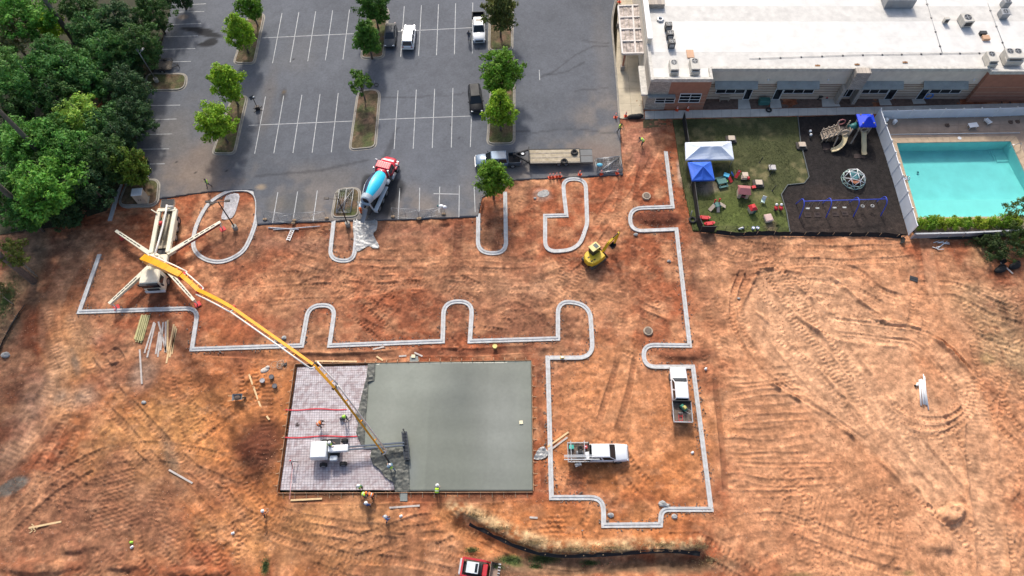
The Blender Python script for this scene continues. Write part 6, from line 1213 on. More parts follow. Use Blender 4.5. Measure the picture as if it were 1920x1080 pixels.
def pickup(label, loc, rz, paint, bedm=None, L=5.9, sunroof=False, bed=True, name='pickup_truck'):
    t = thing(name, label, 'pickup', loc, rz); f = L / 2; cb0 = -f + (1.75 if bed else 2.3); m = MB(); w = 1.0
    m.loft(hull([(cb0 - .02, w, .45, 1.12, .08), (cb0 + 1.0, w, .42, 1.12, .08), (f - 1.6, w, .42, 1.12, .1), (f - .9, w * .98, .42, 1.13, .14), (f - .25, w * .95, .46, 1.06, .2), (f - .05, w * .84, .5, .95, .22), (f, w * .74, .55, .85, .2)])); m.build('body', paint, t)
    cabin(t, paint, cb0 + .05, cb0 + .2, f - 2.15, f - 1.4, .9, .74, 1.1, 1.8, 2); lamps(t, f - .1, -f + .02, .75, .85, .95); mirrors(t, f - 1.75, .98, 1.25, chassis_m)
    m = MB(); m.box((f - .02, 0, .72), (.12, 1.2, .3), bev=.03); m.build('grille', chassis_m, t); m = MB(); m.box((f + .06, 0, .5), (.16, 1.8, .2), bev=.05); m.build('bumper', rim_m, t)
    m = MB(); m.box((0, 0, .45), (L - .4, 1.1, .2)); m.build('chassis', chassis_m, t)
    if bed:
        xb0, xb1 = -f, cb0 - .06; bm = bedm or paint
        for s in (-1, 1): m = MB(); m.loft(hull([(xb0, .09, .5, 1.12, .02), (xb1, .09, .5, 1.12, .02)])); o = m.build('bed_side', bm, t); o.location.y = s * .91
        m = MB(); m.box((xb0 + .04, 0, .82), (.08, 1.72, .56)); m.build('tailgate', bm, t); m = MB(); m.box((xb1 - .03, 0, .82), (.06, 1.72, .56)); m.build('headboard', bm, t); m = MB(); m.box(((xb0 + xb1) / 2, 0, .6), (xb1 - xb0, 1.72, .08)); m.build('bed_floor', M('bed_liner', (.025, .025, .027), .8), t)
    if sunroof: m = MB(); m.box(((cb0 + f) / 2 - 1.1, 0, 1.855), (.6, .85, .02)); m.build('sunroof', dglass, t)
    for x in (-f + 1.15, f - 1.05):
        for y in (-.88, .88): wheel(t, x, y, .40, .28)
    return t
p_black = M('paint_black', (.02, .021, .024), .45, var=.15); p_white = M('paint_white', (.76, .77, .78), .3, coat=.8, var=.03); p_blue = M('paint_steel_blue', (.13, .19, .27), .3, .2, coat=.8, var=.06); p_dgrey = M('paint_charcoal', (.11, .115, .12), .38, .1, var=.15)
for q in (p_black, p_dgrey, p_blue): q.node_tree.nodes['Principled BSDF'].inputs['Specular IOR Level'].default_value = .12
LZ = LOTZ + .004
c, a = place((735, 50), (731, 94), LZ); sedan('black sedan parked nose down beside the middle island', c, a, p_dgrey)
c, a = place((765, 99), (770, 53), LZ); suv('white suv with roof rails parked beside the black sedan', c, a, p_white, True, True)
c, a = place((889, 165), (895, 220), LZ); suv('black suv parked alone beside the right island', c, a, p_black, L=1.06)
c, a = place((897, 30), (899, 86), LZ); pickup('white crew cab pickup with black bed in the upper lot', c, a, p_white, p_black, sunroof=True)
c, a = place((975, 304), (893, 308), LZ); pickup('steel blue pickup hitched to the flatbed trailer', c, a, p_blue, M('bed_dark_blue', (.055, .075, .10), .4), 6.2)
# ---------------------------------------------------------------- work trucks on the clay
bedfloor = M('muddy_bed', (.15, .11, .085), .9, var=.5, size=.3, bump=.5); alu = M('aluminium', (.55, .57, .58), .4, .5, var=.15)
def work_truck(label, pa, pb, rack):
    c, a = place(pa, pb); t = pickup(label, c, a, p_white, L=6.6, bed=False, name='work_truck'); f = 3.3; x0, x1 = -f - .1, -f + 2.25
    m = MB(); m.box(((x0 + x1) / 2, 0, .95), (x1 - x0, 2.15, .1)); m.build('flatbed', bedfloor, t)
    for s in (-1, 1): m = MB(); m.beam((x0, s * 1.06, 1.3), (x1, s * 1.06, 1.3), .05, .06); m.beam((x0, s * 1.06, 1.1), (x1, s * 1.06, 1.1), .04, .05); m.build('side_rail', alu, t)
    m = MB(); m.beam((x0, -1.06, 1.3), (x0, 1.06, 1.3), .05, .06); m.beam((x0, -1.06, 1.05), (x0, 1.06, 1.05), .05, .2); m.build('tail_rail', alu, t); m = MB(); m.box((x1, 0, 1.35), (.08, 2.1, .75)); m.build('headboard', chassis_m, t)
    for x in (x0, (x0 + x1) / 2):
        for s in (-1, 1): m = MB(); m.box((x, s * 1.06, 1.15), (.06, .06, .4)); m.build('rail_post', alu, t)
    if rack:
        for y, l, z in ((-.55, 3.7, 2.05), (-.72, 3.4, 2.05), (-.98, 3.9, 1.95)): m = MB(); m.beam((-f - .6, y, z), (-f - .6 + l, y, z), .09, .06); m.build('rack_bar', alu, t)
        for x in (-f + .2, -f + 1.7):
            m = MB(); m.beam((x, -1.05, 1.3), (x, -1.05, 2.0), .06, .06); m.beam((x, 1.05, 1.3), (x, 1.05, 2.0), .06, .06); m.beam((x, -1.05, 1.98), (x, 1.05, 1.98), .06, .06); m.build('rack_hoop', alu, t)
        m = MB(); m.box((-f + 1.0, -1.3, .85), (.7, .35, .3), .3); m.build('step_box', greym, t)
    return t, c, a
def on_bed(name, cat, label, base, ang, x, y, z=1.005, rz=0):
    return thing(name, label, cat, base + Matrix.Rotation(ang, 3, 'Z') @ Vector((x, y, z)), ang + rz)
t, c, a = work_truck('white work truck with rack, broadside in the kerbed yard', (1060, 853), (1180, 852), True)
q = on_bed('fuel_can', 'can', 'red fuel can on the broadside truck bed', c, a, -1.4, .55); pt(q, 'can', redp, ('cyl', (0, 0, 0), (0, 0, .4), .2, .2, 12)); pt(q, 'cap', wp, ('cyl', (0, 0, .4), (0, 0, .47), .07, .07, 8))
q = on_bed('tool_crate', 'crate', 'teal crate at the tail of the broadside truck', c, a, -3.0, .55); pt(q, 'box', M('teal_crate', (.05, .42, .33), .6), ('box', (0, 0, .2), (.5, .4, .36))); pt(q, 'lid', M('teal_crate'), ('box', (0, 0, .41), (.54, .44, .05)))
q = on_bed('compressor', 'compressor', 'grey compressor with hoses in the broadside truck bed', c, a, -2.1, -.1); pt(q, 'tank', greym, ('cyl', (-.4, 0, .3), (.4, 0, .3), .24, .24, 12)); pt(q, 'motor', chassis_m, ('box', (.05, 0, .62), (.5, .35, .3), 0, (.9, .9), 0, 0, .05)); pt(q, 'hose', chassis_m, ('ringt', (.1, .55, .1), .26, .05), ('ringt', (.1, .55, .2), .24, .05))
q = on_bed('tool_box', 'toolbox', 'pale tool box behind the cab of the broadside truck', c, a, -1.25, -.45, rz=.2); pt(q, 'box', alu, ('box', (0, 0, .2), (.4, .8, .4), 0, (1, 1), 0, 0, .03)); pt(q, 'lid', wp, ('box', (0, 0, .43), (.44, .84, .07)))
t, c, a = work_truck('white work truck parked nose up against the right kerb', (1277, 797), (1268, 692), False)
q = on_bed('power_trowel', 'machine', 'green and yellow concrete saw in the upright truck bed', c, a, -1.75, -.15, rz=.7); pt(q, 'deck', M('saw_green', (.04, .20, .13), .5), ('box', (0, 0, .35), (.9, .5, .3), 0, (.9, .8), 0, 0, .05)); pt(q, 'engine', M('saw_yellow', (.5, .42, .12), .6), ('box', (-.1, 0, .62), (.4, .35, .28), 0, (1, 1), 0, 0, .05)); pt(q, 'handle', greym, ('tube', [(-.4, -.2, .4), (-1.0, -.2, .9), (-1.0, .2, .9), (-.4, .2, .4)], .03)); pt(q, 'wheel', tyre, ('cyl', (.3, -.3, .15), (.3, .3, .15), .15), ('cyl', (-.3, -.3, .15), (-.3, .3, .15), .15))
q = on_bed('hand_truck', 'dolly', 'red hand truck lying in the upright truck bed', c, a, -2.9, .25, rz=0); pt(q, 'frame', redp, ('beam', (-.5, -.2, .12), (.5, -.2, .12), .05, .05), ('beam', (-.5, .2, .12), (.5, .2, .12), .05, .05), ('beam', (-.3, -.2, .12), (-.3, .2, .12), .05, .05), ('beam', (.2, -.2, .12), (.2, .2, .12), .05, .05)); pt(q, 'toe_plate', greym, ('box', (.52, 0, .2), (.04, .5, .25)))
q = on_bed('yellow_level', 'level', 'yellow bar leaning over the upright truck headboard', c, a, -1.05, -.75, .7, rz=-.9); pt(q, 'bar', M('level_yellow', (.75, .50, .03), .5), ('box', (0, 0, .12), (1.0, .12, .07))); pt(q, 'vial', wp, ('box', (0, 0, .165), (.12, .08, .03)))
# ---------------------------------------------------------------- gooseneck trailer
c, a = place((993, 301), (1086, 300), LZ); A0 = G(990, 301, LZ); A1 = G(1108, 299, LZ)
t = thing('flatbed_trailer', 'long gooseneck flatbed trailer with worn plank deck', 'trailer', A0, aim(A0, A1)); Lt = 6.9; dw = 2.25; zt = .85
old_plank = M('worn_plank', (.50, .40, .25), .85, var=.35, size=.7, tint=(.42, .36, .27))
for i in range(9): m = MB(); y = -dw / 2 + dw * (i + .5) / 9; m.box((.2 + Lt / 2, y, zt), (Lt, dw / 9 - .02, .05)); o = m.build('deck_plank', old_plank if i % 3 else M('grey_deck', (.30, .26, .20), .9, var=.4, size=.5), t)
m = MB(); 
for s in (-1, 1): m.beam((.1, s * (dw / 2 + .07), zt - .05), (Lt + .3, s * (dw / 2 + .07), zt - .05), .12, .22)
m.beam((.12, -dw / 2, zt - .05), (.12, dw / 2, zt - .05), .15, .3); m.beam((Lt + .25, -dw / 2, zt - .05), (Lt + .25, dw / 2, zt - .05), .15, .25); m.build('frame', chassis_m, t)
m = MB(); m.beam((.1, -1.1, 1.0), (-1.9, 0, 1.45), .16, .25); m.beam((.1, 1.1, 1.0), (-1.9, 0, 1.45), .16, .25); m.beam((.12, -1.15, .8), (.12, -1.15, 1.5), .14, .14); m.beam((.12, 1.15, .8), (.12, 1.15, 1.5), .14, .14); m.beam((.12, -1.15, 1.45), (.12, 1.15, 1.45), .14, .14); m.box((-1.9, 0, 1.2), (.3, .3, .6)); m.build('gooseneck', chassis_m, t)
m = MB(); m.ringt((-.75, .1, 1.4), .3, .12, 'Z', 16, 6); sp = m.build('spare_wheel', tyre, t); m = MB(); m.cyl((-.75, .1, 1.34), (-.75, .1, 1.44), .2, n=12); m.build('rim', wp, sp)
for s in (-1, 1): m = MB(); m.box((Lt + 1.15, s * .56, zt - .03), (1.6, 1.02, .06)); m.build('ramp', M('ramp_grey', (.14, .145, .145), .7, var=.2), t); m = MB(); m.beam((Lt + .3, s * 1.18, zt - .1), (Lt + 2.0, s * 1.18, zt - .16), .1, .14); m.build('ramp_rail', chassis_m, t)
for x in (4.2, 5.2):
    for y in (-.98, .98): wheel(t, x, y, .36, .22)
for px, py, l in ((1077, 286, 'loose black tyre at the upper rear of the trailer deck'), (1058, 303, 'loose black tyre lying on the middle of the trailer deck')):
    p = G(px, py, 1.1); m = MB(); m.ringt((p.x, p.y, 1.14), .36, .15, n=16); tag(m.build('tyre', tyre), l, 'tyre')
# small utility trailer
c, a = place((297, 128), (328, 127), LZ); t = thing('utility_trailer', 'small single axle utility trailer in the left bays', 'trailer', c, a)
for i in range(6): m = MB(); m.box((-.15, -.7 + .28 * i, .55), (2.3, .26, .05)); m.build('deck_plank', M('grey_plank', (.20, .165, .13), .9, var=.3), t)
m = MB()
for z in (.75, 1.05):
    for s in (-1, 1): m.beam((-1.3, s * .86, z), (1.0, s * .86, z), .05, .05)
    m.beam((1.0, -.86, z), (1.0, .86, z), .05, .05)
for x in (-1.3, -.15, 1.0):
    for s in (-1, 1): m.beam((x, s * .86, .5), (x, s * .86, 1.07), .05, .05)
m.build('side_rail', chassis_m, t); m = MB(); m.beam((1.0, -.5, .5), (1.9, 0, .5), .07, .09); m.beam((1.0, .5, .5), (1.9, 0, .5), .07, .09); m.cyl((1.9, 0, 0), (1.9, 0, .75), .05, n=8); m.build('drawbar', chassis_m, t)
for y in (-1.0, 1.0): wheel(t, -.3, y, .30, .2); m = MB(); m.box((-.3, y, .66), (.9, .26, .05)); m.build('fender', chassis_m, t)
# ---------------------------------------------------------------- concrete mixer truck
c, a = place((690, 408), (737, 306), LZ); t = thing('mixer_truck', 'concrete mixer truck with red cab and cyan striped drum', 'truck', c, a); p_red = M('paint_red', (.62, .02, .045), .3, coat=.7, var=.08); drum_w = M('drum_white', (.62, .68, .74), .45, var=.08); drum_c = M('drum_cyan', (.03, .56, .80), .4, var=.06); drum_n = M('drum_navy', (.012, .022, .06), .4, var=.1); fend = M('fender_grey', (.40, .47, .52), .5, var=.12)
m = MB(); m.box((-.3, 0, .85), (8.6, .9, .3)); m.build('chassis', chassis_m, t)
m = MB(); m.loft(hull([(2.0, 1.1, .9, 2.3, .1), (2.9, 1.1, .9, 2.3, .1), (3.0, 1.0, .9, 1.95, .16), (4.1, .92, .85, 1.75, .22), (4.45, .8, .85, 1.55, .25)])); m.build('hood', p_red, t)
m = MB(); m.box((3.72, 0, 1.87), (.26, 1.5, .03)); m.build('hood_stripe', wp, t)
cabin(t, p_red, 1.55, 1.62, 2.75, 3.05, 1.12, 1.0, 1.6, 2.75, 2)
for k in range(6): m = MB(); m.box((2.2, -.75 + .3 * k, 2.82), (1.0, .06, .03)); m.build('roof_rib', p_red, t)
m = MB(); m.box((4.45, 0, .75), (.3, 2.2, .4), bev=.08); m.build('bumper', rim_m, t)
for s in (-1, 1): m = MB(); m.box((3.6, s * 1.05, 1.15), (1.3, .45, .25), bev=.08); m.build('front_fender', p_red, t); m = MB(); m.cyl((1.3, s * 1.0, 1.0), (1.3, s * 1.0, 3.0), .09, n=10); m.build('exhaust', rim_m, t); m = MB(); m.cyl((1.5, s * 1.15, .85), (2.6, s * 1.15, .85), .26, n=12); m.build('fuel_tank', rim_m, t); m = MB(); m.box((3.1, s * 1.45, 2.1), (.1, .3, .5)); m.build('mirror', wp, t)
ax0 = Vector((1.2, 0, 2.0)); ax1 = Vector((-3.9, 0, 3.0)); dv = (ax1 - ax0); dn = dv.normalized(); up = Vector((dn.z, 0, -dn.x)) * -1
if up.z < 0: up = -up
sd_v = dn.cross(up); prof = [(0, .55), (.06, .85), (.18, 1.1), (.42, 1.22), (.6, 1.18), (.8, .92), (.94, .68), (1.0, .62)]
def drum(a0, a1, n, add, name, mat, par):
    m = MB(); rings = []
    for s, r in prof: ce = ax0 + dv * s; rings.append([tuple(ce + (up * math.sin(R(a0 + (a1 - a0) * k / n)) + sd_v * math.cos(R(a0 + (a1 - a0) * k / n))) * (r + add)) for k in range(n + (0 if a1 - a0 >= 360 else 1))])
    m.loft(rings, a1 - a0 >= 360, False, True, closed=a1 - a0 >= 360); return m.build(name, mat, par)
dr = drum(0, 360, 28, 0, 'drum', drum_w, t); drum(75, 150, 10, .012, 'drum_stripe', drum_c, dr); drum(40, 75, 6, .012, 'drum_stripe', drum_n, dr); drum(255, 330, 10, .012, 'drum_stripe', drum_c, dr); drum(220, 255, 6, .012, 'drum_stripe', drum_n, dr)
m = MB(); e0 = ax1; e1 = ax1 + dn * .25; q = lambda ce, r: [tuple(ce + (up * math.sin(k * .3927) + sd_v * math.cos(k * .3927)) * r) for k in range(16)]
m.loft([q(e0 - dn * .55, .84), q(e0, .72), q(e1, .66), q(e1, .52), q(e0 - dn * .3, .4)], False, True, True); m.build('drum_mouth', fend, t); m = MB(); m.loft([q(e0 + dn * .02, .5), q(e0 + dn * .03, .01)], False, True, False); m.build('mouth_dark', chassis_m, t)
m = MB(); m.loft(hull([(1.05, .7, 1.2, 2.6, .3), (1.5, .8, 1.1, 2.75, .3)])); m.build('front_pedestal', p_red, t)
m = MB(); m.beam((-3.9, -.75, .9), (-4.2, -.55, 2.7), .18, .2); m.beam((-3.9, .75, .9), (-4.2, .55, 2.7), .18, .2); m.beam((-4.2, -.7, 2.6), (-4.2, .7, 2.6), .2, .2); m.build('rear_frame', fend, t)
m = MB(); m.loft([[(-4.1, -.55, 2.75), (-4.1, .55, 2.75), (-4.9, .45, 2.6), (-4.9, -.45, 2.6)], [(-4.2, -.25, 2.1), (-4.2, .25, 2.1), (-4.7, .2, 2.05), (-4.7, -.2, 2.05)]], False, False, False); m.build('hopper', fend, t)
m = MB(); rg = lambda p, w: [tuple(p + Vector((0, -w, .12))), tuple(p + Vector((0, -w * .6, -.05))), tuple(p + Vector((0, w * .6, -.05))), tuple(p + Vector((0, w, .12)))]
m.loft([rg(Vector((-4.5, 0, 1.95)), .3), rg(Vector((-5.2, 0, 1.35)), .28), rg(Vector((-6.0, .1, .75)), .28)], False, False, False, closed=False); o = m.build('chute', greym, t); o.modifiers.new('thick', 'SOLIDIFY').thickness = .03
for s in (-1, 1): m = MB(); m.box((-2.1, s * 1.08, 1.32), (4.0, .55, .08), bev=.03); m.box((-4.05, s * 1.08, 1.1), (.08, .55, .5)); m.build('rear_fender', fend, t); m = MB(); m.cyl((.3, s * 1.0, 1.5), (.85, s * 1.0, 1.5), .3, n=12); m.build('water_tank', wp, t)
m = MB()
for k in range(6): m.beam((-4.2 + .02 * k, .85, .7 + .33 * k), (-4.2 + .02 * k, 1.25, .7 + .33 * k), .04, .04)
m.beam((-4.2, .85, .5), (-4.1, .85, 2.6), .04, .04); m.beam((-4.2, 1.25, .5), (-4.1, 1.25, 2.6), .04, .04); m.build('ladder', fend, t)
for x in (3.55, -.6, -1.9, -3.2):
    for y in (-1.08, 1.08): wheel(t, x, y, .52, .34)
# ---------------------------------------------------------------- concrete pump truck
c, a = place((326, 392), (297, 553)); t = thing('pump_truck', 'cream concrete pump truck with long orange boom reaching the slab', 'truck', c, a); MI = (Matrix.Translation(c) @ Matrix.Rotation(a, 4, 'Z')).inverted(); W2 = lambda px, py, z: MI @ G(px, py, z)
cream = M('pump_cream', (.74, .68, .52), .5, var=.12, size=.8); orange = M('boom_orange', (.84, .36, .015), .4, var=.12, coat=.3); whitep = M('pipe_white', (.74, .70, .64), .5, var=.08); redw = M('pad_red', (.55, .04, .04), .6)
m = MB(); m.box((-.3, 0, .95), (12.2, .95, .35)); m.build('chassis', chassis_m, t)
m = MB(); m.box((5.3, 0, 1.75), (2.1, 2.45, 2.3), 0, (.94, .95), bev=.12); m.build('cab', cream, t); quad_pane(t, 'windshield', dglass, [(6.36, -1.2, 1.75), (6.36, 1.2, 1.75), (6.30, 1.16, 2.7), (6.30, -1.16, 2.7)], .94, .02)
for s in (-1, 1): quad_pane(t, 'side_window', dglass, [(4.9, s * 1.225, 1.75), (6.1, s * 1.225, 1.75), (6.05, s * 1.18, 2.65), (4.9, s * 1.18, 2.65)][::s], .92, .015); m = MB(); m.box((6.2, s * 1.4, 2.2), (.12, .3, .6), bev=.04); m.build('mirror', chassis_m, t); m = MB(); m.box((6.38, s * .85, .85), (.1, .4, .22), bev=.04); m.build('headlight', lampw, t)
m = MB(); m.box((6.38, 0, .85), (.22, 2.45, .45), bev=.06); m.build('bumper', M('bumper_white', (.6, .6, .6), .5), t); m = MB(); m.box((6.37, 0, 1.35), (.1, 1.5, .45), bev=.03); m.build('grille', chassis_m, t); m = MB(); m.beam((6.42, -1.1, 2.78), (6.42, 1.1, 2.78), .28, .06); m.build('sun_visor', chassis_m, t)
for s in (-1, 1):
    m = MB(); m.box((-2.0, s * 1.05, 1.5), (6.6, .55, .5), bev=.06); m.build('side_deck', cream, t); m = MB(); m.box((-2.4, s * 1.12, 1.0), (3.0, .3, .5), bev=.04); m.build('tool_locker', cream, t)
m = MB(); m.tube([(-5.6, .15, 2.2), (-4.5, .15, 2.1), (-2, .1, 2.15), (.4, .0, 2.3), (2.4, 0, 2.6)], .13, 8); m.tube([(-5.4, .2, 2.15), (-5.5, .9, 1.9)], .12, 8); m.build('delivery_line', whitep, t)
for s in (-.3, .3): m = MB(); m.cyl((-4.5, s, 1.55), (-.6, s, 1.65), .17, n=10); m.build('pump_cylinder', M('pump_brown', (.30, .25, .17), .6, var=.3), t)
m = MB(); m.box((-2.4, 0, 1.25), (5.6, 1.3, .08)); m.build('deck_plate', M('pump_brown'), t); m = MB(); m.cyl((-3.2, -.35, 1.95), (-2.7, -.35, 1.95), .22, n=10); m.build('valve_tank', redw, t)
m = MB(); m.loft([[(-6.7, -.85, 1.9), (-5.5, -.85, 1.9), (-5.5, .85, 1.9), (-6.7, .85, 1.9)], [(-6.5, -.7, 1.2), (-5.7, -.7, 1.2), (-5.7, .7, 1.2), (-6.5, .7, 1.2)]], False, True, False); m.build('hopper', cream, t); m = MB(); m.box((-6.1, 0, 1.80), (1.1, 1.6, .06)); m.build('hopper_grate', chassis_m, t); m = MB(); m.box((-5.2, 0, 1.75), (.5, 2.3, .12)); m.build('work_platform', cream, t)
m = MB(); m.beam((-4.6, -1.1, 1.9), (-5.2, -1.9, 1.9), .12, .15); m.build('hose_arm', cream, t)
for x in (4.9, 3.5, -1.6, -2.9, -4.2):
    for y in (-1.08, 1.08): wheel(t, x, y, .52, .34)
m = MB(); m.cyl((2.55, 0, 1.1), (2.55, 0, 2.6), .85, .7, 18); m.box((2.55, 0, 1.3), (2.2, 2.2, .6), bev=.1); m.build('turret_base', cream, t)
for nm, tip, pad, root in (('a', (218, 433, 1.5), (231, 446), (1.4, 1.0)), ('b', (411, 419, 1.5), (418, 430), (1.4, -1.0)), ('c', (204, 562, 1.5), (219, 577), (3.2, 1.0)), ('d', (364, 556, 1.5), (371, 571), (3.4, -1.0))):
    # arm built from the turret base out to its jack
    rw = Vector((root[0], 0, 1.55)); best = W2(*tip); padp = W2(pad[0], pad[1], 0.0); root_l = Vector((root[0], root[1] if (best.y > 0) == (root[1] > 0) else -root[1], 1.4)); end = Vector((padp.x, padp.y, 1.45)); en = root_l + (end - root_l) * 1.04
    m = MB(); m.beam(root_l, en, .56, .5, .36, .34); arm = m.build('outrigger', cream, t)
    if nm == 'b': m = MB(); d_ = (en - root_l).normalized(); nn = Vector((d_.y, -d_.x, 0)); nn = nn if nn.x > 0 else -nn; m.beam(root_l + d_ * 1 + nn * .26 - Vector((0, 0, .06)), en - d_ * .3 + nn * .19 - Vector((0, 0, .06)), .04, .26); m.build('red_panel', M('pump_maroon', (.22, .03, .03), .5), arm)
    m = MB(); 
    for k in range(6): q0 = root_l.lerp(en, .35 + .1 * k); m.box((q0.x, q0.y, q0.z + .24 - .012 * k), (.55, .12, .02), aim(root_l, en))
    m.build('slot', chassis_m, arm); m = MB(); m.cyl((padp.x, padp.y, .1), (padp.x, padp.y, 1.5), .09, n=10); m.build('jack', whitep, arm); m = MB(); m.box((padp.x, padp.y, .06), (.75, .75, .12), .5, bev=.05); pd = m.build('foot_pad', redw, arm)
# the boom
J = [W2(272, 486, 4.3), W2(342, 518, 8.6), W2(374, 546, 10.2), W2(437, 578, 14.0), W2(588, 684, 17.0), W2(627, 727, 15.6), W2(718, 849, 4.9)]
m = MB(); m.beam((2.55, 0, 2.4), J[0], .9, .9, .7, .8); m.build('turret', cream, t)
dims = [(.85, 1.0, .7, .8), (.5, .6, .46, .55), (.42, .5, .34, .4), (.32, .38, .26, .3), (.28, .32, .24, .28), (.24, .26, .16, .16)]
for i in range(6):
    p0, p1 = J[i], J[i + 1]; w0, h0, w1, h1 = dims[i]; mid = p0.lerp(p1, .5) + Vector((0, 0, .35 if i < 3 else .12)); m = MB(); L_seg = (p1 - p0).length
    pts = [p0, p0.lerp(p1, .28) + Vector((0, 0, .22 if i < 3 else .05)), p0.lerp(p1, .68) + Vector((0, 0, .26 if i < 3 else .06)), p1]
    for k in range(3): m.beam(pts[k], pts[k + 1], w0 + (w1 - w0) * k / 3, h0 + (h1 - h0) * k / 3, w0 + (w1 - w0) * (k + 1) / 3, h0 + (h1 - h0) * (k + 1) / 3)
    sec = m.build('boom_section', orange, t); d_ = (p1 - p0); nn = Vector((d_.y, -d_.x, 0)).normalized()
    sg = 1 if i in (2, 3) else -1
    off = nn * sg * (w0 * .5 + .28); 
    m = MB(); m.tube([p0 + off, *(q + off for q in pts[1:3]), p1 + off], .085 if i else .1, 7); m.tube([p1 + off, p1 + nn * sg * .1 + d_.normalized() * .3], .085, 7); m.build('pipe', whitep, sec)
    for k in (.2, .5, .8): q0 = p0.lerp(p1, k) + Vector((0, 0, .2 if i < 3 else .05)); m = MB(); m.beam(q0, q0 + off * 1.05, .1, .08); m.build('pipe_clamp', orange, sec)
    m = MB(); m.cyl(p1 - nn * (w1 * .5 + .14), p1 + nn * (w1 * .5 + .14), .24 - .03 * i, n=12); m.build('joint_pin', chassis_m if i > 2 else redw, sec)
    if i < 3: m = MB(); m.cyl(p0.lerp(p1, .55) - Vector((0, 0, .5)), p1 - Vector((0, 0, .45 - .1 * i)), .11, n=8); m.build('ram', rim_m, sec)
hs = [J[6], J[6] + Vector((0, 0, -.5)), W2(726, 861, 2.6), W2(733, 872, 1.3), W2(735, 877, .9)]
m = MB(); m.tube(hs[:2], .13, 8); m.build('tip_elbow', whitep, t); m = MB(); m.tube(smooth_path(hs[1:], 4), .1, 8); m.build('hose', chassis_m, t)
# ---------------------------------------------------------------- laser screed
c, a = place((590, 852), (650, 849)); c.z = .06; t = thing('laser_screed', 'white laser screed machine with long dark boom over the wet concrete', 'screed', c, a); scw = M('screed_white', (.72, .74, .75), .4, var=.06)
m = MB(); m.box((-.95, .05, 1.35), (1.9, 2.0, .9), 0, (.95, .92), bev=.1); m.build('engine_hood', scw, t); m = MB(); m.box((.1, 0, .75), (2.2, 1.3, .35)); m.build('chassis', chassis_m, t)
m = MB(); m.box((1.2, .1, 1.5), (2.2, .75, .55), bev=.06); m.build('boom_housing', scw, t)
for x in (-.6, 1.6):
    for y in (-1.35, 1.25): wheel(t, x, y, .42, .36)
m = MB(); m.box((.65, -.85, 1.05), (.8, .55, .5), bev=.05); m.build('tank', M('screed_grey', (.5, .54, .57), .5), t); m = MB(); m.box((.6, .95, .95), (1.3, .9, .1)); m.box((.15, .95, 1.3), (.45, .5, .6), bev=.05); m.build('operator_station', chassis_m, t)
MI3 = (Matrix.Translation(c) @ Matrix.Rotation(a, 4, 'Z')).inverted(); he = MI3 @ G(760, 833, .9)
for s in (-.16, .16): m = MB(); m.beam((2.0, .1 + s, 1.4), (he.x - .1, he.y + s, .95), .16, .22); m.build('telescopic_boom', M('boom_dark', (.09, .11, .14), .45, .4), t)
hd = [MI3 @ G(759, 811, .5), MI3 @ G(764, 863, .5)]; m = MB(); m.beam(hd[0], hd[1], .5, .25); m.beam(hd[0] + Vector((-.28, 0, .35)), hd[1] + Vector((-.28, 0, .35)), .1, .1); m.beam(hd[0] + Vector((.25, 0, .3)), hd[1] + Vector((.25, 0, .3)), .1, .1)
for k in range(9): q0 = hd[0].lerp(hd[1], k / 8); m.beam(q0 + Vector((-.28, 0, .35)), q0 + Vector((.25, 0, .3)), .05, .05)
m.build('screed_head', M('head_dark', (.022, .03, .042), .5), t)
for q0 in hd: m = MB(); m.cyl((q0.x, q0.y, .3), (q0.x, q0.y, 1.5), .04, n=6); m.build('laser_mast', chassis_m, t); m = MB(); m.cyl((q0.x, q0.y, 1.5), (q0.x, q0.y, 1.7), .1, n=8); m.build('receiver', chassis_m, t)
# ---------------------------------------------------------------- yellow mini excavator
c = G(1113, 488); t = thing('excavator', 'yellow mini excavator digging beside the kerb', 'excavator', c, R(38)); yel = M('digger_yellow', (.68, .46, .025), .45, var=.12, size=.6); trk = M('rubber_track', (.10, .075, .06), .9, var=.4, size=.3)
for s in (-1, 1):
    m = MB(); q = [(1.35 * math.cos(u) * (1 if abs(math.cos(u)) < .7 else 1), .31 + .29 * math.sin(u)) for u in [k * math.pi / 8 for k in range(16)]]; oval = [((1.0 if x > 0 else -1.0) + .3 * math.cos(k * math.pi / 8), z) for k, (x, z) in enumerate(q)]
    m.loft([[(x, s * .8 - .2, z) for x, z in oval], [(x, s * .8 + .2, z) for x, z in oval]], True, True, False); tk = m.build('track', trk, t)
    m = MB()
    for k in range(11): m.box((-1.15 + .23 * k, s * .8, .62), (.09, .42, .05))
    m.build('grouser', M('grouser', (.16, .14, .13), .8), tk)
m = MB(); m.box((0, 0, .4), (1.3, 1.2, .3)); m.build('undercarriage', chassis_m, t); m = MB(); m.cyl((0, 0, .5), (0, 0, .75), .6, n=18); m.build('slew_ring', chassis_m, t)
m = MB(); outl = [(1.0, -.95), (1.05, .3), (.6, .95), (-.6, 1.0), (-1.15, .75), (-1.45, .2), (-1.45, -.35), (-1.1, -.85), (-.4, -1.02), (.5, -1.02)]; m.loft([[(x, y, .75) for x, y in outl], [(x, y, 1.35) for x, y in outl], [(x * .93, y * .93, 1.5) for x, y in outl]], True, True, False); m.build('house', yel, t)
for x, y in ((-.9, .15), (-.5, -.55), (-.95, -.5)): m = MB(); m.box((x, y, 1.51), (.28, .14, .03)); m.build('vent', chassis_m, t)
m = MB(); m.box((.25, .45, 1.75), (1.25, .95, 1.6), 0, (.94, .92), bev=.06); m.build('cab_frame', chassis_m, t); m = MB(); m.box((.2, .45, 2.58), (1.3, 1.0, .1), bev=.04); m.build('cab_roof', M('roof_pale_yellow', (.72, .60, .24), .5), t); m = MB(); m.box((.42, .45, 2.64), (.5, .65, .02)); m.build('roof_window', M('roof_glass', (.13, .15, .13), .2), t)
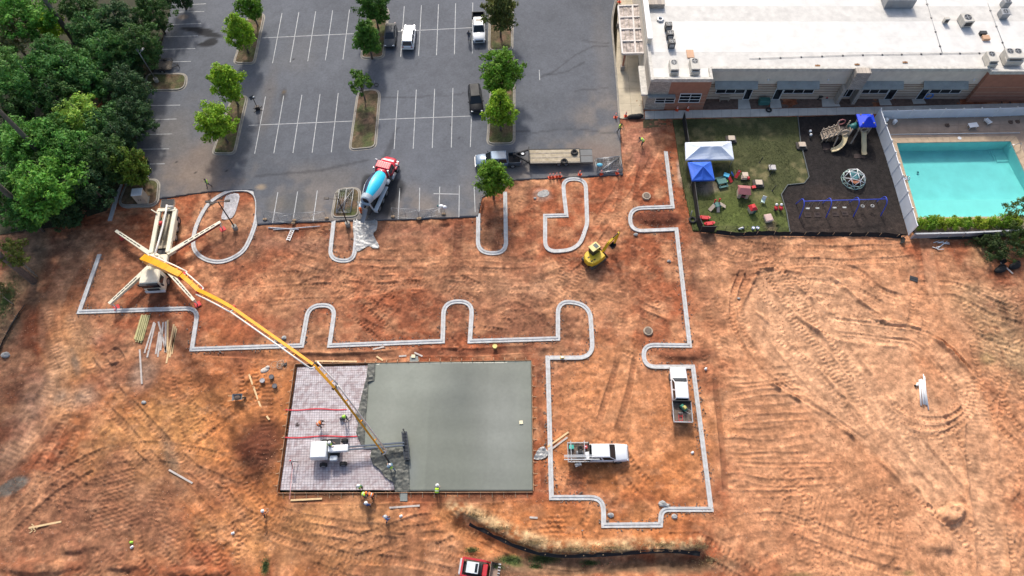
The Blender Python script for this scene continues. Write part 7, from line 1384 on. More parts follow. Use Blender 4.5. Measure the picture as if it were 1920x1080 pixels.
quad_pane(t, 'windshield', dglass, [(.89, -.02, 1.3), (.89, .92, 1.3), (.86, .9, 2.45), (.86, 0, 2.45)], .9, .02); quad_pane(t, 'side_window', dglass, [(-.3, -.04, 1.3), (.8, -.04, 1.3), (.78, 0, 2.4), (-.3, 0, 2.4)], .9, .02)
b0 = Vector((1.15, -.2, 1.1)); b1 = Vector((2.0, -.2, 2.6)); b2 = Vector((3.5, -.2, 3.2)); b3 = Vector((3.2, -.2, 1.3))
m = MB(); m.beam(b0, b1, .28, .34, .26, .4); m.beam(b1, b2, .26, .4, .2, .24); m.build('boom', yel, t); m = MB(); m.beam(b2 + (b2 - b3).normalized() * .35, b3, .22, .3, .18, .2); m.build('stick', yel, t); m = MB(); m.cyl(b0 + Vector((.3, 0, -.1)), b1.lerp(b2, .3) - Vector((0, 0, .25)), .07, n=8); m.cyl(b1.lerp(b2, .4) + Vector((0, 0, .3)), b2 + Vector((.2, 0, .35)), .07, n=8); m.build('ram', chassis_m, t)
m = MB(); cur = [(b3.x + .05, b3.z), (b3.x + .1, b3.z - .45), (b3.x - .1, b3.z - .75), (b3.x - .5, b3.z - .7), (b3.x - .62, b3.z - .45)]; m.loft([[(x, -.5, z) for x, z in cur], [(x, .1, z) for x, z in cur]], False, False, False, closed=False)
bu = m.build('bucket', chassis_m, t); bu.modifiers.new('thick', 'SOLIDIFY').thickness = .05
for y in (-.5, .1): m = MB(); m.add([(x, y, z) for x, z in cur], [(0, 1, 2, 3, 4)]); m.build('cheek', chassis_m, bu)
m = MB(); m.box((1.55, 0, .35), (.1, 1.9, .5), 0, (1, 1), 0, .2); m.beam((.8, -.4, .4), (1.5, -.4, .35), .12, .14); m.beam((.8, .4, .4), (1.5, .4, .35), .12, .14); m.build('blade', M('blade_rust', (.20, .09, .05), .8, var=.3), t); m = MB(); m.box((1.1, -.2, 1.0), (.35, .5, .6)); m.build('swing_post', chassis_m, t)
# ---------------------------------------------------------------- red track loader at the lower edge
c = G(893, 1069); t = thing('track_loader', 'red compact track loader with toothed bucket at the lower edge', 'loader', c, R(-8)); lr = M('loader_red', (.52, .03, .04), .45, var=.12)
for s in (-1, 1): m = MB(); q = [((.85 if math.cos(u) > 0 else -.85) + .38 * math.cos(u), .40 + .38 * math.sin(u)) for u in [k * math.pi / 8 for k in range(16)]]; m.loft([[(x, s * .78 - .2, z) for x, z in q], [(x, s * .78 + .2, z) for x, z in q]], True, True, False); m.build('track', trk, t)
m = MB(); m.box((-.35, 0, 1.0), (2.0, 1.15, .8), bev=.08); m.build('body', chassis_m, t); m = MB(); m.box((-1.5, 0, 1.1), (.4, 1.6, .9), bev=.08); m.build('rear_door', M('loader_grey', (.5, .52, .54), .5), t)
for s in (-1, 1): m = MB(); m.beam((-1.45, s * .86, 1.7), (.9, s * .86, 1.25), .2, .28); m.beam((.9, s * .86, 1.3), (1.35, s * .86, .5), .18, .24); m.build('lift_arm', lr, t)
m = MB(); m.beam((-1.4, -.86, 1.75), (-1.4, .86, 1.75), .18, .2); m.build('cross_bar', lr, t); m = MB(); m.box((-.25, 0, 1.7), (1.35, 1.05, .75), 0, (.96, .94), bev=.05); m.build('cab', chassis_m, t); m = MB(); m.box((-.3, 0, 2.1), (1.25, 1.1, .08), bev=.03); m.build('cab_roof', M('roof_light', (.62, .66, .67), .5), t); m = MB(); m.box((.1, 0, 2.15), (.26, .85, .02)); m.build('roof_window', dglass, t); m = MB(); m.box((.95, 0, 1.0), (.5, 1.2, .5), bev=.05); m.build('front_panel', lr, t)
m = MB(); q = [(1.5, .85), (1.45, .1), (2.15, .06), (2.25, .1)]; m.loft([[(x, -.98, z) for x, z in q], [(x, .98, z) for x, z in q]], False, False, False, closed=False); o = m.build('bucket', M('bucket_steel', (.33, .23, .17), .6, .3, var=.3), t); o.modifiers.new('thick', 'SOLIDIFY').thickness = .05
for y in (-.98, .98): m = MB(); m.add([(x, y, z) for x, z in q], [(0, 1, 2, 3)]); m.build('cheek', M('bucket_steel'), o)
for k in range(7): m = MB(); m.box((2.36, -.9 + .3 * k, .1), (.26, .12, .06)); m.build('tooth', M('tooth_steel', (.5, .5, .5), .5, .5), o)
# ---------------------------------------------------------------- orange backhoe beside the olive tree
c = G(272, 313, LZ); t = thing('trencher', 'small orange machine half hidden by the olive tree', 'machine', c, R(-65)); og = M('machine_orange', (.58, .27, .05), .5, var=.15)
m = MB(); m.box((-.5, 0, .9), (1.3, 1.05, .7), 0, (.9, .9), bev=.08); m.build('engine_hood', og, t); m = MB(); m.box((.3, 0, .55), (2.2, .8, .3)); m.build('chassis', chassis_m, t); m = MB(); m.box((.35, 0, 1.05), (.5, .5, .5), bev=.05); m.build('seat', chassis_m, t); m = MB(); m.beam((1.0, 0, .7), (1.9, 0, .9), .35, .3); m.beam((1.9, 0, .9), (2.3, 0, .2), .25, .25); m.build('digging_arm', og, t); m = MB(); m.box((-.5, 0, 1.9), (1.2, 1.1, .07), bev=.03); m.beam((-.9, -.45, 1.2), (-.9, -.45, 1.9), .06, .06); m.beam((-.9, .45, 1.2), (-.9, .45, 1.9), .06, .06); m.build('canopy', og, t)
for x in (-.7, .8):
    for y in (-.6, .6): wheel(t, x, y, .38, .28)
# ---------------------------------------------------------------- workers
skin_m = M('skin', (.36, .22, .155), .6, var=.1); hair_m = M('dark_hair', (.03, .022, .018), .8); POSES = {}
def pose_joints(kind):
    j = {'pelvis': (0, 0, .95), 'spine': (0, 0, 1.14), 'chest': (.01, 0, 1.36), 'neck': (.02, 0, 1.50), 'head': (.04, 0, 1.63), 'crown': (.03, 0, 1.72), 'nose': (.145, 0, 1.62)}
    arm = {'sh': (0, .19, 1.42), 'el': (.0, .27, 1.14), 'wr': (.12, .27, .91)}; leg = {'hip': (0, .1, .90), 'kn': (.03, .115, .50), 'an': (-.02, .12, .09), 'toe': (.15, .14, .05)}
    A = {s: dict(arm) for s in (1, -1)}; Lg = {s: dict(leg) for s in (1, -1)}
    if kind == 'walk':
        Lg[1].update(kn=(.18, .11, .52), an=(.22, .12, .09), toe=(.39, .13, .06)); Lg[-1].update(kn=(-.02, .11, .5), an=(-.28, .12, .13), toe=(-.12, .13, .05)); A[1].update(el=(-.12, .27, 1.16), wr=(-.1, .27, .92)); A[-1].update(el=(.12, .27, 1.15), wr=(.28, .25, .98))
    if kind == 'bend':
        j.update(pelvis=(-.14, 0, .90), spine=(.02, 0, 1.06), chest=(.24, 0, 1.16), neck=(.38, 0, 1.20), head=(.50, 0, 1.21), crown=(.58, 0, 1.23), nose=(.52, 0, 1.10))
        for s in (1, -1): A[s].update(sh=(.27, .19, 1.15), el=(.36, .24, .88), wr=(.50, .17, .68)); Lg[s].update(hip=(-.14, .1, .86), kn=(.06, .14, .48), an=(-.06, .14, .09), toe=(.12, .16, .05))
    if kind == 'reach':
        j.update(chest=(.07, 0, 1.35), neck=(.12, 0, 1.48), head=(.18, 0, 1.6), crown=(.18, 0, 1.69), nose=(.28, 0, 1.57))
        for s in (1, -1): A[s].update(sh=(.08, .19, 1.40), el=(.28, .24, 1.20), wr=(.50, .12, 1.10))
        Lg[1].update(kn=(.12, .13, .5), an=(.12, .15, .09), toe=(.29, .17, .05)); Lg[-1].update(kn=(-.06, .13, .48), an=(-.2, .15, .09), toe=(-.03, .17, .05))
    if kind == 'sit':
        j.update(pelvis=(0, 0, .50), spine=(-.02, 0, .70), chest=(0, 0, .92), neck=(.02, 0, 1.06), head=(.05, 0, 1.19), crown=(.04, 0, 1.28), nose=(.155, 0, 1.18))
        for s in (1, -1): A[s].update(sh=(0, .19, .98), el=(.08, .27, .72), wr=(.32, .2, .70)); Lg[s].update(hip=(.02, .1, .48), kn=(.44, .13, .50), an=(.42, .13, .09), toe=(.58, .14, .05))
    for d in (A, Lg):
        for k in d[-1]: x, y, z = d[-1][k]; d[-1][k] = (x, -y, z)
    return j, A, Lg
def build_pose(kind):
    j, A, Lg = pose_joints(kind); V = []; E = []; Rr = []; K = []
    def v(p, r, k): V.append(tuple(p)); Rr.append(r if isinstance(r, tuple) else (r, r)); K.append(k); return len(V) - 1
    pel = v(j['pelvis'], (.15, .12), 'pants'); sp = v(j['spine'], (.15, .115), 'shirt'); ch = v(j['chest'], (.17, .12), 'shirt'); nk = v(j['neck'], .06, 'skin'); hd = v(j['head'], (.085, .1), 'skin'); cr = v(j['crown'], .07, 'skin'); no = v(j['nose'], .018, 'skin'); E += [(pel, sp), (sp, ch), (ch, nk), (nk, hd), (hd, cr), (hd, no)]
    for s in (1, -1):
        a = A[s]; sh = v(a['sh'], .075, 'shirt'); el = v(a['el'], .05, 'shirt'); wr = v(a['wr'], .036, 'skin'); d = (Vector(a['wr']) - Vector(a['el'])).normalized(); side = d.cross(Vector((0, 0, 1))); side = side.normalized() if side.length > .1 else Vector((1, 0, 0)); pm = Vector(a['wr']) + d * .075; pa = v(pm, .036, 'skin'); E += [(ch, sh), (sh, el), (el, wr), (wr, pa)]
        dn = d.cross(side)
        for k, (o, l) in enumerate(((-.030, .075), (-.010, .085), (.010, .08), (.030, .062))): f1 = v(pm + side * o * 1.2 + d * .045, .010, 'skin'); f2 = v(pm + side * o * 1.25 + d * (.045 + l * .5) + dn * .02, .009, 'skin'); f3 = v(pm + side * o * 1.2 + d * (.04 + l * .75) + dn * .05, .008, 'skin'); E += [(pa, f1), (f1, f2), (f2, f3)]
        t1 = v(Vector(a['wr']) + d * .045 + side * .05, .011, 'skin'); t2 = v(Vector(a['wr']) + d * .085 + side * .065 + dn * .02, .009, 'skin'); E += [(wr, t1), (t1, t2)]
        g = Lg[s]; hp = v(g['hip'], .095, 'pants'); kn = v(g['kn'], .068, 'pants'); an = v(g['an'], .05, 'boot'); to = v(g['toe'], (.05, .04), 'boot'); E += [(pel, hp), (hp, kn), (kn, an), (an, to)]
    me = bpy.data.meshes.new('person'); me.from_pydata(V, E, []); o = bpy.data.objects.new('person_src', me); COL.objects.link(o); o.modifiers.new('skin', 'SKIN'); sv = me.skin_vertices[0].data
    for i, r in enumerate(Rr): sv[i].radius = r; sv[i].use_root = (i == 0)
    o.modifiers.new('sub', 'SUBSURF').levels = 1; dg = bpy.context.evaluated_depsgraph_get(); em = bpy.data.meshes.new_from_object(o.evaluated_get(dg)); bpy.data.objects.remove(o)
    keys = ['skin', 'shirt', 'pants', 'boot']; VV = np.array(V); P = np.array([p.center[:] for p in em.polygons]); best = np.full(len(P), 1e9); kk = np.zeros(len(P), int)
    for a, b in E:
        A0, B0 = VV[a], VV[b]; d = B0 - A0; t = np.clip(((P - A0) @ d) / max(1e-9, d @ d), 0, 1); ds = np.linalg.norm(P - A0 - t[:, None] * d, axis=1) / (max(Rr[a]) * (1 - t) + max(Rr[b]) * t); m = ds < best; best = np.where(m, ds, best); kk = np.where(m, np.where(t < .5, keys.index(K[a]), keys.index(K[b])), kk)
    em.materials.clear()
    for k in keys: em.materials.append(skin_m)
    em.polygons.foreach_set('material_index', kk.astype(np.int32)); em.polygons.foreach_set('use_smooth', np.ones(len(P), bool)); em.name = 'person_' + kind; return em, j, A
def person(label, px, py, rz, kind='stand', vest=None, hat=None, shirt=(.1, .1, .12), pants=(.04, .045, .06), z=0.0, s=1.16):
    if kind not in POSES: POSES[kind] = build_pose(kind)
    em, j, A = POSES[kind]; p = G(px, py, z); o = link('person', em); o.location = p; o.rotation_euler = (0, 0, rz); o.scale = (s,) * 3; tag(o, label, 'person')
    for i, (nm, c) in enumerate((('skin', None), ('shirt', shirt), ('pants', pants), ('boot', (.03, .022, .016)))):
        if c: o.material_slots[i].link = 'OBJECT'; o.material_slots[i].material = M('cloth_%02d_%02d_%02d' % tuple(int(q * 99) for q in c), c, .85, var=.15, size=.2)
    pel, sp, ch, nk, hd = (Vector(j[k]) for k in ('pelvis', 'spine', 'chest', 'neck', 'head'))
    if vest:
        m = MB(); rings = []; path = [pel.lerp(sp, .2), sp, ch.lerp(sp, .3), ch, ch.lerp(nk, .45)]; wd = [.19, .185, .20, .215, .13]; dp = [.155, .15, .155, .155, .11]
        for q, w, d in zip(path, wd, dp):
            up_ = (nk - pel).normalized(); fw = Vector((0, 1, 0)).cross(up_).normalized(); rings.append([tuple(q + Vector((0, 1, 0)) * w * math.cos(a_) + fw * d * math.sin(a_)) for a_ in [k * math.pi / 6 for k in range(12)]])
        m.loft(rings, False, False, True); vv = m.build('vest', vest, o); m = MB(); q = rings[1]; c0 = sum((Vector(k) for k in q), Vector()) / 12; q2 = rings[2]; m.loft([[tuple(c0 + (Vector(k) - c0) * 1.03) for k in q], [tuple(c0 + (Vector(k).lerp(Vector(k2), .5) - c0) * 1.03) for k, k2 in zip(q, q2)]], False, False, True); m.build('reflective_band', M('reflective', (.65, .66, .62), .3), vv)
    if hat:
        ax = (Vector(j['crown']) - hd).normalized() if kind == 'bend' else Vector((0, 0, 1)); ax = Vector((.35, 0, 1)).normalized() if kind == 'bend' else ax; c0 = hd + ax * .03; m = MB(); qx = Vector((0, 1, 0)); qy = ax.cross(qx)
        rings = [[tuple(c0 + ax * h + (qx * math.cos(k * .5236) + qy * math.sin(k * .5236)) * r) for k in range(12)] for h, r in ((.0, .17), (.012, .172), (.02, .13), (.08, .115), (.12, .075), (.135, .01))]; m.loft(rings, True, True, True); m.build('hard_hat', hat, o)
    else: m = MB(); c0 = hd + Vector((-.02, 0, .045)); m.ball(tuple(c0), .105, 9, 6, (1, .92, .85)); m.build('hair', hair_m, o)
    return o
v_lime = M('vest_lime', (.52, .82, .05), .7, var=.1); v_org = M('vest_orange', (.85, .20, .03), .7, var=.1); h_w = M('hat_white', (.76, .76, .74), .35, var=.03); h_l = M('hat_lime', (.42, .78, .08), .35, var=.05); h_o = M('hat_orange', (.80, .18, .03), .4)
PI = math.pi
person('worker in lime vest walking on the lot above the teardrop kerb', 394, 352, PI, 'walk', v_lime, None, pants=(.05, .06, .09), z=LZ)
person('worker in lime vest standing at the lot corner by the school path', 1160, 248, -.6, 'reach', v_lime, None, (.2, .25, .05), z=LZ); person('worker in lime vest bending over the red soil near the school', 1203, 273, 2.8, 'bend', v_lime, None)
person('worker with lime hard hat standing on the wire mesh', 650, 787, -1.2, 'reach', v_lime, h_l, z=.07); person('worker in orange vest bending on the wire mesh', 602, 800, .4, 'bend', v_org, None, (.08, .04, .05), z=.07); person('worker in lime vest guiding the pump hose in wet concrete', 737, 882, 2.2, 'reach', v_lime, h_w, (.1, .2, .3), (.05, .16, .32), z=.1)
person('worker with white hard hat nearest the screed wheels below the mesh', 678, 917, -1.4, 'stand', v_lime, h_w, (.2, .4, .25), z=.06); person('worker in lime vest at the form edge, between two others', 685, 930, -.3, 'bend', v_lime, None); person('worker in orange vest at the form edge below the mesh', 700, 932, 2.9, 'bend', v_org, h_o)
person('worker in blue shirt with white hard hat below the form edge', 692, 950, 1.4, 'stand', None, h_w, (.03, .10, .30)); person('worker in blue shirt with white hard hat walking on tracked clay', 727, 975, .8, 'walk', None, h_w, (.05, .16, .42), (.05, .12, .3)); person('worker in lime vest leaning over the lower slab edge', 821, 925, 1.5, 'bend', v_lime, h_w)
person('worker in orange vest alone on the clay at lower left', 499, 966, .6, 'reach', v_org, h_w, (.5, .2, .1)); person('screed operator in lime vest and white hard hat', 622, 836, -.2, 'sit', v_lime, h_w, z=1.05); person('driver in dark clothes standing beside the white pickup', 880, 77, 1.2, 'stand', None, None, (.05, .06, .08), (.07, .09, .14), z=LZ); person('worker in orange vest behind the mixer truck', 680, 406, .3, 'stand', v_org, h_o, (.5, .1, .03), z=LZ)
# ---------------------------------------------------------------- cones
c_or = M('cone_orange', (.80, .11, .04), .55, var=.08); c_wh = M('cone_white', (.75, .73, .70), .5)
def cone(px, py, label, z=LZ):
    p = G(px, py, z); t = thing('traffic_cone', label, 'cone', p, random.uniform(0, 1.5)); pt(t, 'base', c_or, ('box', (0, 0, .03), (.48, .48, .06))); pt(t, 'body', c_or, ('cyl', (0, 0, .06), (0, 0, .90), .18, .05, 12)); pt(t, 'collar', c_wh, ('cyl', (0, 0, .42), (0, 0, .60), .128, .1, 12)); pt(t, 'collar', c_wh, ('cyl', (0, 0, .70), (0, 0, .80), .088, .076, 12))
for px, py, l in ((1031, 333, 'orange cone below the trailer, first of the close four'), (1037, 332.5, 'orange cone below the trailer, second of the close four'), (1043.5, 331.5, 'orange cone below the trailer, third of the close four'), (1050, 331, 'orange cone below the trailer, fourth of the close four'), (1087, 327.5, 'orange cone below the trailer ramp'), (1127, 326.5, 'orange cone in front of the stacked fence panels, left'), (1157, 325, 'orange cone in front of the stacked fence panels, right'), (1154, 220, 'orange cone at the lot edge by the path end'), (1173, 218, 'orange cone on the path end'), (1269, 206.5, 'orange cone by the school window, next to the black fence'), (1289, 206, 'orange cone by the school window, further from the path'), (945, 98, 'orange cone at the foot of the top right island'), (957, 56, 'orange cone on the right side of the top right island'), (962, 13, 'orange cone near the top of the right island'), (1161, 4, 'orange cone beside the school canopy at the top edge')): cone(px, py, l)
# ---------------------------------------------------------------- light poles
pole_m = M('pole_bronze', (.035, .028, .024), .5, .3)
def lamp_pole(px, py, h, heads, label, z, pm, base=True):
    p = G(px, py, z); t = thing('light_pole', label, 'light pole', p)
    if base: pt(t, 'footing', conc_old, ('cyl', (0, 0, -.2), (0, 0, .75), .32, .32, 14))
    pt(t, 'pole', pm, ('cyl', (0, 0, .7), (0, 0, h), .085, .065, 8))
    for a_, l in heads: d = Vector((math.cos(a_), math.sin(a_), 0)); arm = pt(t, 'arm', pm, ('beam', (0, 0, h - .08), tuple(d * l + Vector((0, 0, h - .04))), .06, .07)); m = MB(); m.box(tuple(d * (l + .25) + Vector((0, 0, h))), (.62, .34, .12), a_, bev=.03); m.build('lamp_head', pm, t)
lamp_pole(295, 154, 5.7, ((2.2, .5), (1.2, .5)), 'grey light pole in front of the dark wood', LOTZ, M('pole_grey', (.22, .22, .22), .5, .3)); lamp_pole(442, 429, 6.3, ((PI, 1.0), (.1, .9), (-2.8, .5)), 'dark light pole inside the teardrop kerb', 0, pole_m); lamp_pole(653, 423, 6.2, ((PI - .05, 1.2), (1.9, .4)), 'dark light pole inside the u shaped kerb', 0, pole_m)
t = tp('camera_mast', 'mast', 'short dark camera mast with solar panel beside the left island', 484, 205, .3, LZ); pt(t, 'battery_box', pole_m, ('box', (0, 0, .35), (.6, .5, .6), 0, (1, 1), 0, 0, .05)); pt(t, 'pole', pole_m, ('cyl', (0, 0, .6), (0, 0, 2.4), .05, .05, 8)); pt(t, 'solar_panel', dglass, ('box', (-.1, .1, 2.35), (.7, .5, .05), .3, (1, 1), .5)); pt(t, 'camera', wp, ('ball', (.15, 0, 2.5), .13)); pt(t, 'foot', pole_m, ('beam', (-.6, -.4, .05), (.6, .4, .05), .08, .06), ('beam', (-.6, .4, .05), (.6, -.4, .05), .08, .06))
# metal cabinet
t = tp('electrical_cabinet', 'cabinet', 'tall tan electrical cabinet with white top on the corner island', 270, 377, .1, LZ); cbm = M('cabinet_tan', (.40, .36, .29), .6, var=.12); pt(t, 'plinth', conc_old, ('box', (0, 0, .08), (1.5, 1.3, .16))); pt(t, 'cabinet', cbm, ('box', (0, 0, 1.1), (1.3, 1.1, 1.9), 0, (1, 1), 0, 0, .04)); pt(t, 'top', M('cabinet_white', (.70, .70, .68), .5), ('box', (0, 0, 2.1), (1.38, 1.18, .1), 0, (1, 1), 0, 0, .03))
for s in (-.32, .32): d_ = pt(t, 'door', cbm, ('box', (s, -.565, 1.1), (.58, .03, 1.7))); pt(d_, 'handle', blackm, ('box', (s - .18 * (1 if s > 0 else -1), -.6, 1.1), (.05, .05, .25)))
# ---------------------------------------------------------------- temporary fence panels
galv = M('galvanised', (.36, .37, .38), .45, .6, var=.15)
def frame_panel(m, a, b, h, wires=6):
    a = Vector(a); b = Vector(b); up_ = Vector((0, 0, h)) if not isinstance(h, Vector) else h
    for p, q in ((a, b), (a + up_, b + up_), (a, a + up_), (b, b + up_), (a.lerp(b, .5), a.lerp(b, .5) + up_), (a, b + up_)): m.tube([p, q], .03, 5)
    for k in range(1, wires): m.tube([a.lerp(b, k / wires), a.lerp(b, k / wires) + up_], .008, 3); m.tube([a + up_ * (k / wires), b + up_ * (k / wires)], .008, 3)
def temp_panel(a, b, label, h=1.75, z=LZ, lean=0.0):
    A_ = G(*a, z); B_ = G(*b, z); t = thing('fence_panel', label, 'fence panel', A_); m = MB(); d = (B_ - A_); n = Vector((-d.y, d.x, 0)).normalized(); frame_panel(m, Vector(), d, Vector((n.x * lean, n.y * lean, h)), 9); m.build('panel_frame', galv, t)
    for q in (Vector(), d): pt(t, 'foot', M('sandbag', (.30, .21, .13), .9), ('ball', (q.x, q.y, .1), .3, 8, 5, (1, .7, .4)))
temp_panel((497, 412), (550, 419), 'bare temporary fence panel beside the teardrop kerb', lean=.25); temp_panel((552, 414), (613, 410), 'bare temporary fence panel left of the u shaped kerb'); temp_panel((737, 407), (785, 411), 'bare temporary fence panel right of the mixer', lean=.3); temp_panel((787, 410), (832, 402), 'bare temporary fence panel beside the white bundle')
def stack(q, n, label, z, wires=7):
    a, b_, c_, d_ = (G(*p, z) for p in q); t = thing('panel_stack', label, 'fence panels', a)
    for k in range(n):
        o = Vector((random.uniform(-.1, .1), random.uniform(-.1, .1), .06 + .07 * k)); m = MB(); frame_panel(m, Vector() + o, (b_ - a) + o, (d_ - a), wires); m.build('panel', galv, t)
stack([(1121, 326), (1166, 321), (1163, 297), (1116, 301)], 6, 'stack of galvanised fence panels on the lot corner', LZ); stack([(631, 399), (658, 398), (662, 355), (637, 357)], 3, 'fence panels laid on the turf island by the light pole', LOTZ + .16)
t = tp('blue_bag', 'bag', 'small cyan bag lying on the stacked fence panels', 1124, 310, 0, .75); pt(t, 'bag', M('bag_cyan', (.10, .38, .52), .7), ('ball', (0, 0, .1), .38, 9, 5, (1.2, .8, .4))); pt(t, 'strap', blackm, ('ringt', (0, 0, .12), .2, .03))
t = tp('white_bundle', 'bundle', 'white plastic bundle on a thin stand at the lot edge', 831, 398, 0, LZ); pt(t, 'stand', galv, ('cyl', (-.2, 0, 0), (-.1, 0, 1.3), .03), ('cyl', (.25, 0, 0), (.15, 0, 1.3), .03)); pt(t, 'bag', wp, ('ball', (-.15, 0, 1.4), .36, 9, 6, (1.1, .8, .7)), ('ball', (.3, -.1, 1.3), .34, 9, 6, (1, .8, .8))); pt(t, 'tie', gm_, ('ball', (-.55, .05, 1.45), .16))
t = tp('barricade', 'barricade', 'black and white striped barricade behind the overhanging tree', 902, 380, 1.4, LZ); pt(t, 'board', blackm, ('box', (0, 0, .9), (1.6, .05, .25)), ('box', (0, 0, .5), (1.6, .05, .25)))
for k in range(4): pt(t, 'stripe', wp, ('box', (-.6 + .4 * k, -.031, .9), (.18, .012, .24))); pt(t, 'stripe', wp, ('box', (-.6 + .4 * k, -.031, .5), (.18, .012, .24)))
for s in (-.7, .7): pt(t, 'leg', galv, ('beam', (s, -.3, 0), (s, 0, 1.05), .05, .05), ('beam', (s, .3, 0), (s, 0, 1.05), .05, .05))
# ---------------------------------------------------------------- plastic sheets, stone patch
def crumple(name, label, pts, res, amp, mat, z=.05, zsc=.5, seed=500):
    P = smooth_path(GA(pts), 3, True); o = grid_patch(name, [p for p in P], res, mat, z=z, zfun=lambda x, y: amp * np.abs(fbm(x, y, zsc, 4, seed) - .5) * 2 + .03, colfun=lambda X, Y, Z: np.tile(np.array(mat['base']), (len(X), 1)) * (.7 + .6 * fbm(X, Y, .6, 3, seed + 5))[:, None]); return tag(o, label, name.split('_')[-1])
def cm_(name, base, rough, **k): m = attr_mat(name, rough, **k); m['base'] = base; return m
pls = cm_('clear_plastic', (.30, .30, .29), .3, fine=.2, fine_amt=.2, grit=.4, bump=.5, spec=.6)
crumple('plastic_sheet', 'crumpled clear plastic sheet spread behind the mixer', [(664, 412), (690, 408), (707, 412), (706, 432), (700, 440), (712, 464), (700, 466), (690, 462), (668, 472), (663, 440)], .12, .22, pls, .02, .5); crumple('plastic_sheet', 'crumpled plastic by the kerb left of the broadside truck', [(1001, 858), (1010, 842), (1020, 838), (1028, 850), (1020, 860), (1004, 862)], .1, .3, pls, .02, .4, 510)
crumple('stone_patch', 'pale crushed stone strip inside the teardrop kerb', [(424, 368), (448, 364), (446, 385), (436, 408), (416, 411), (420, 390)], .12, .08, cm_('crushed_stone', (.44, .42, .42), .9, fine=.1, fine_amt=.35, grit=.3, bump=.8), .04, .3, 520); crumple('washout_patch', 'spilled grey concrete at the kerb by the clay field', [(1010, 361), (1024, 356), (1030, 364), (1020, 370), (1008, 368)], .12, .06, cm_('spill_grey', (.34, .33, .31), .8), .03, .3, 530)
# ---------------------------------------------------------------- timber and site odds and ends
lum_g = M('treated_lumber', (.46, .42, .20), .8, var=.2, size=.5); lum_w = M('grey_lumber', (.47, .42, .38), .85, var=.2, size=.6); lum_y = M('fresh_lumber', (.66, .46, .24), .75, var=.15, size=.6)
def board(a, b, mat, label, w=.20, h=.06, z=.06, group=None):
    A_ = G(*a, z); B_ = G(*b, z); m = MB(); d = (B_ - A_); m.beam(Vector((-d.x / 2, -d.y / 2, 0)), Vector((d.x / 2, d.y / 2, 0)), w, h); o = m.build('timber_board', mat); o.location = (A_ + B_) / 2; return tag(o, label, 'board', group)
for k in range(7): board((266 + 2.4 * k, 591 + (k % 3)), (252.5 + 2.4 * k, 636 + (k * 5) % 9), lum_g, 'greenish treated board in the neat bundle below the kerb', .15, .12, .08, 'boards of the treated bundle')
for k in range(4): board((267 + 3.4 * k, 590 + k % 2), (254 + 3.4 * k, 637 + k), lum_g, 'greenish treated board in the neat bundle below the kerb', .15, .1, .20, 'boards of the treated bundle')
for a, b, mt, l in (((289, 604), (271, 662), lum_w, 'grey board left of the loose lumber pile, outer'), ((291, 606), (276, 670), lum_w, 'grey board left of the loose lumber pile, inner'), ((297, 603), (312, 660), lum_w, 'grey board crossing the loose lumber pile'), ((306, 604), (301, 657), lum_w, 'grey board in the middle of the loose lumber pile'), ((311, 603), (310, 660), lum_w, 'wide pale board in the loose lumber pile'), ((314.5, 600), (314, 662), lum_y, 'thin fresh board in the loose lumber pile'), ((326, 608), (312, 681), lum_y, 'long fresh board right of the loose lumber pile'), ((331, 616), (318, 670), lum_y, 'short fresh board at the right of the lumber pile'), ((329, 612), (322, 664), lum_y, 'fresh board lying between two others at the right'), ((299, 622), (292, 664), lum_w, 'short grey board at the left of the pile'), ((301, 625), (296, 669), lum_w, 'short grey board under the crossing one'), ((262, 655), (266, 720), lum_w, 'single grey board lying apart below the lumber'), ((467, 702), (493, 775), lum_y, 'single long fresh board left of the slab'), ((317, 881), (361, 906), lum_w, 'single pale board on the tracked clay at lower left'), ((591, 677), (669, 678), lum_y, 'fresh board lying along the upper slab form'), ((545, 938), (604, 935), lum_y, 'fresh board lying below the lower left form'), ((730, 952), (787, 948), lum_w, 'grey board lying below the spill chute'), ((1027, 838), (1066, 810), lum_y, 'fresh pole leaning over the kerb near the truck'), ((1030, 845), (1064, 820), lum_w, 'grey pole leaning over the kerb near the truck'), ((1231, 1031), (1244, 1021), lum_y, 'short fresh plank end on the straw berm, left'), ((1246, 1027), (1254, 1018), lum_y, 'short fresh plank end on the straw berm, right'), ((993, 970), (1008, 971), lum_w, 'short log like timber right of the lower slab corner'), ((54, 990), (115, 978), lum_y, 'broken board among splinters at lower left'), ((699, 655), (720, 650), lum_w, 'grey offcut in the trench above the slab'), ((706, 668), (718, 676), lum_y, 'short offcut near the upper form'), ((777, 661), (792, 668), lum_w, 'pale offcut beside the pier pocket'), ((748, 668), (762, 667), lum_w, 'thin offcut left of the pier pocket'), ((500, 780), (505, 787), lum_y, 'small offcut right of the long board'), ((1448, 0.0), (1449, 0.5), lum_y, '')):
    if l: board(a, b, mt, l)
rnd = random.Random(9)
for k in range(9): x = 56 + rnd.uniform(0, 18); y = 985 + rnd.uniform(0, 12); board((x, y), (x + rnd.uniform(-9, 9), y + rnd.uniform(-6, 6)), lum_y, 'splinter of broken timber in the small heap at lower left', .09, .05, .05, 'splinters in the small heap')
def pipe(a, b, r, label, mat=None, z=.08): A_ = G(*a, z); B_ = G(*b, z); m = MB(); m.cyl((A_ - B_) / 2, (B_ - A_) / 2, r, n=8); o = m.build('plastic_pipe', mat or wp); o.location = (A_ + B_) / 2; return tag(o, label, 'pipe')
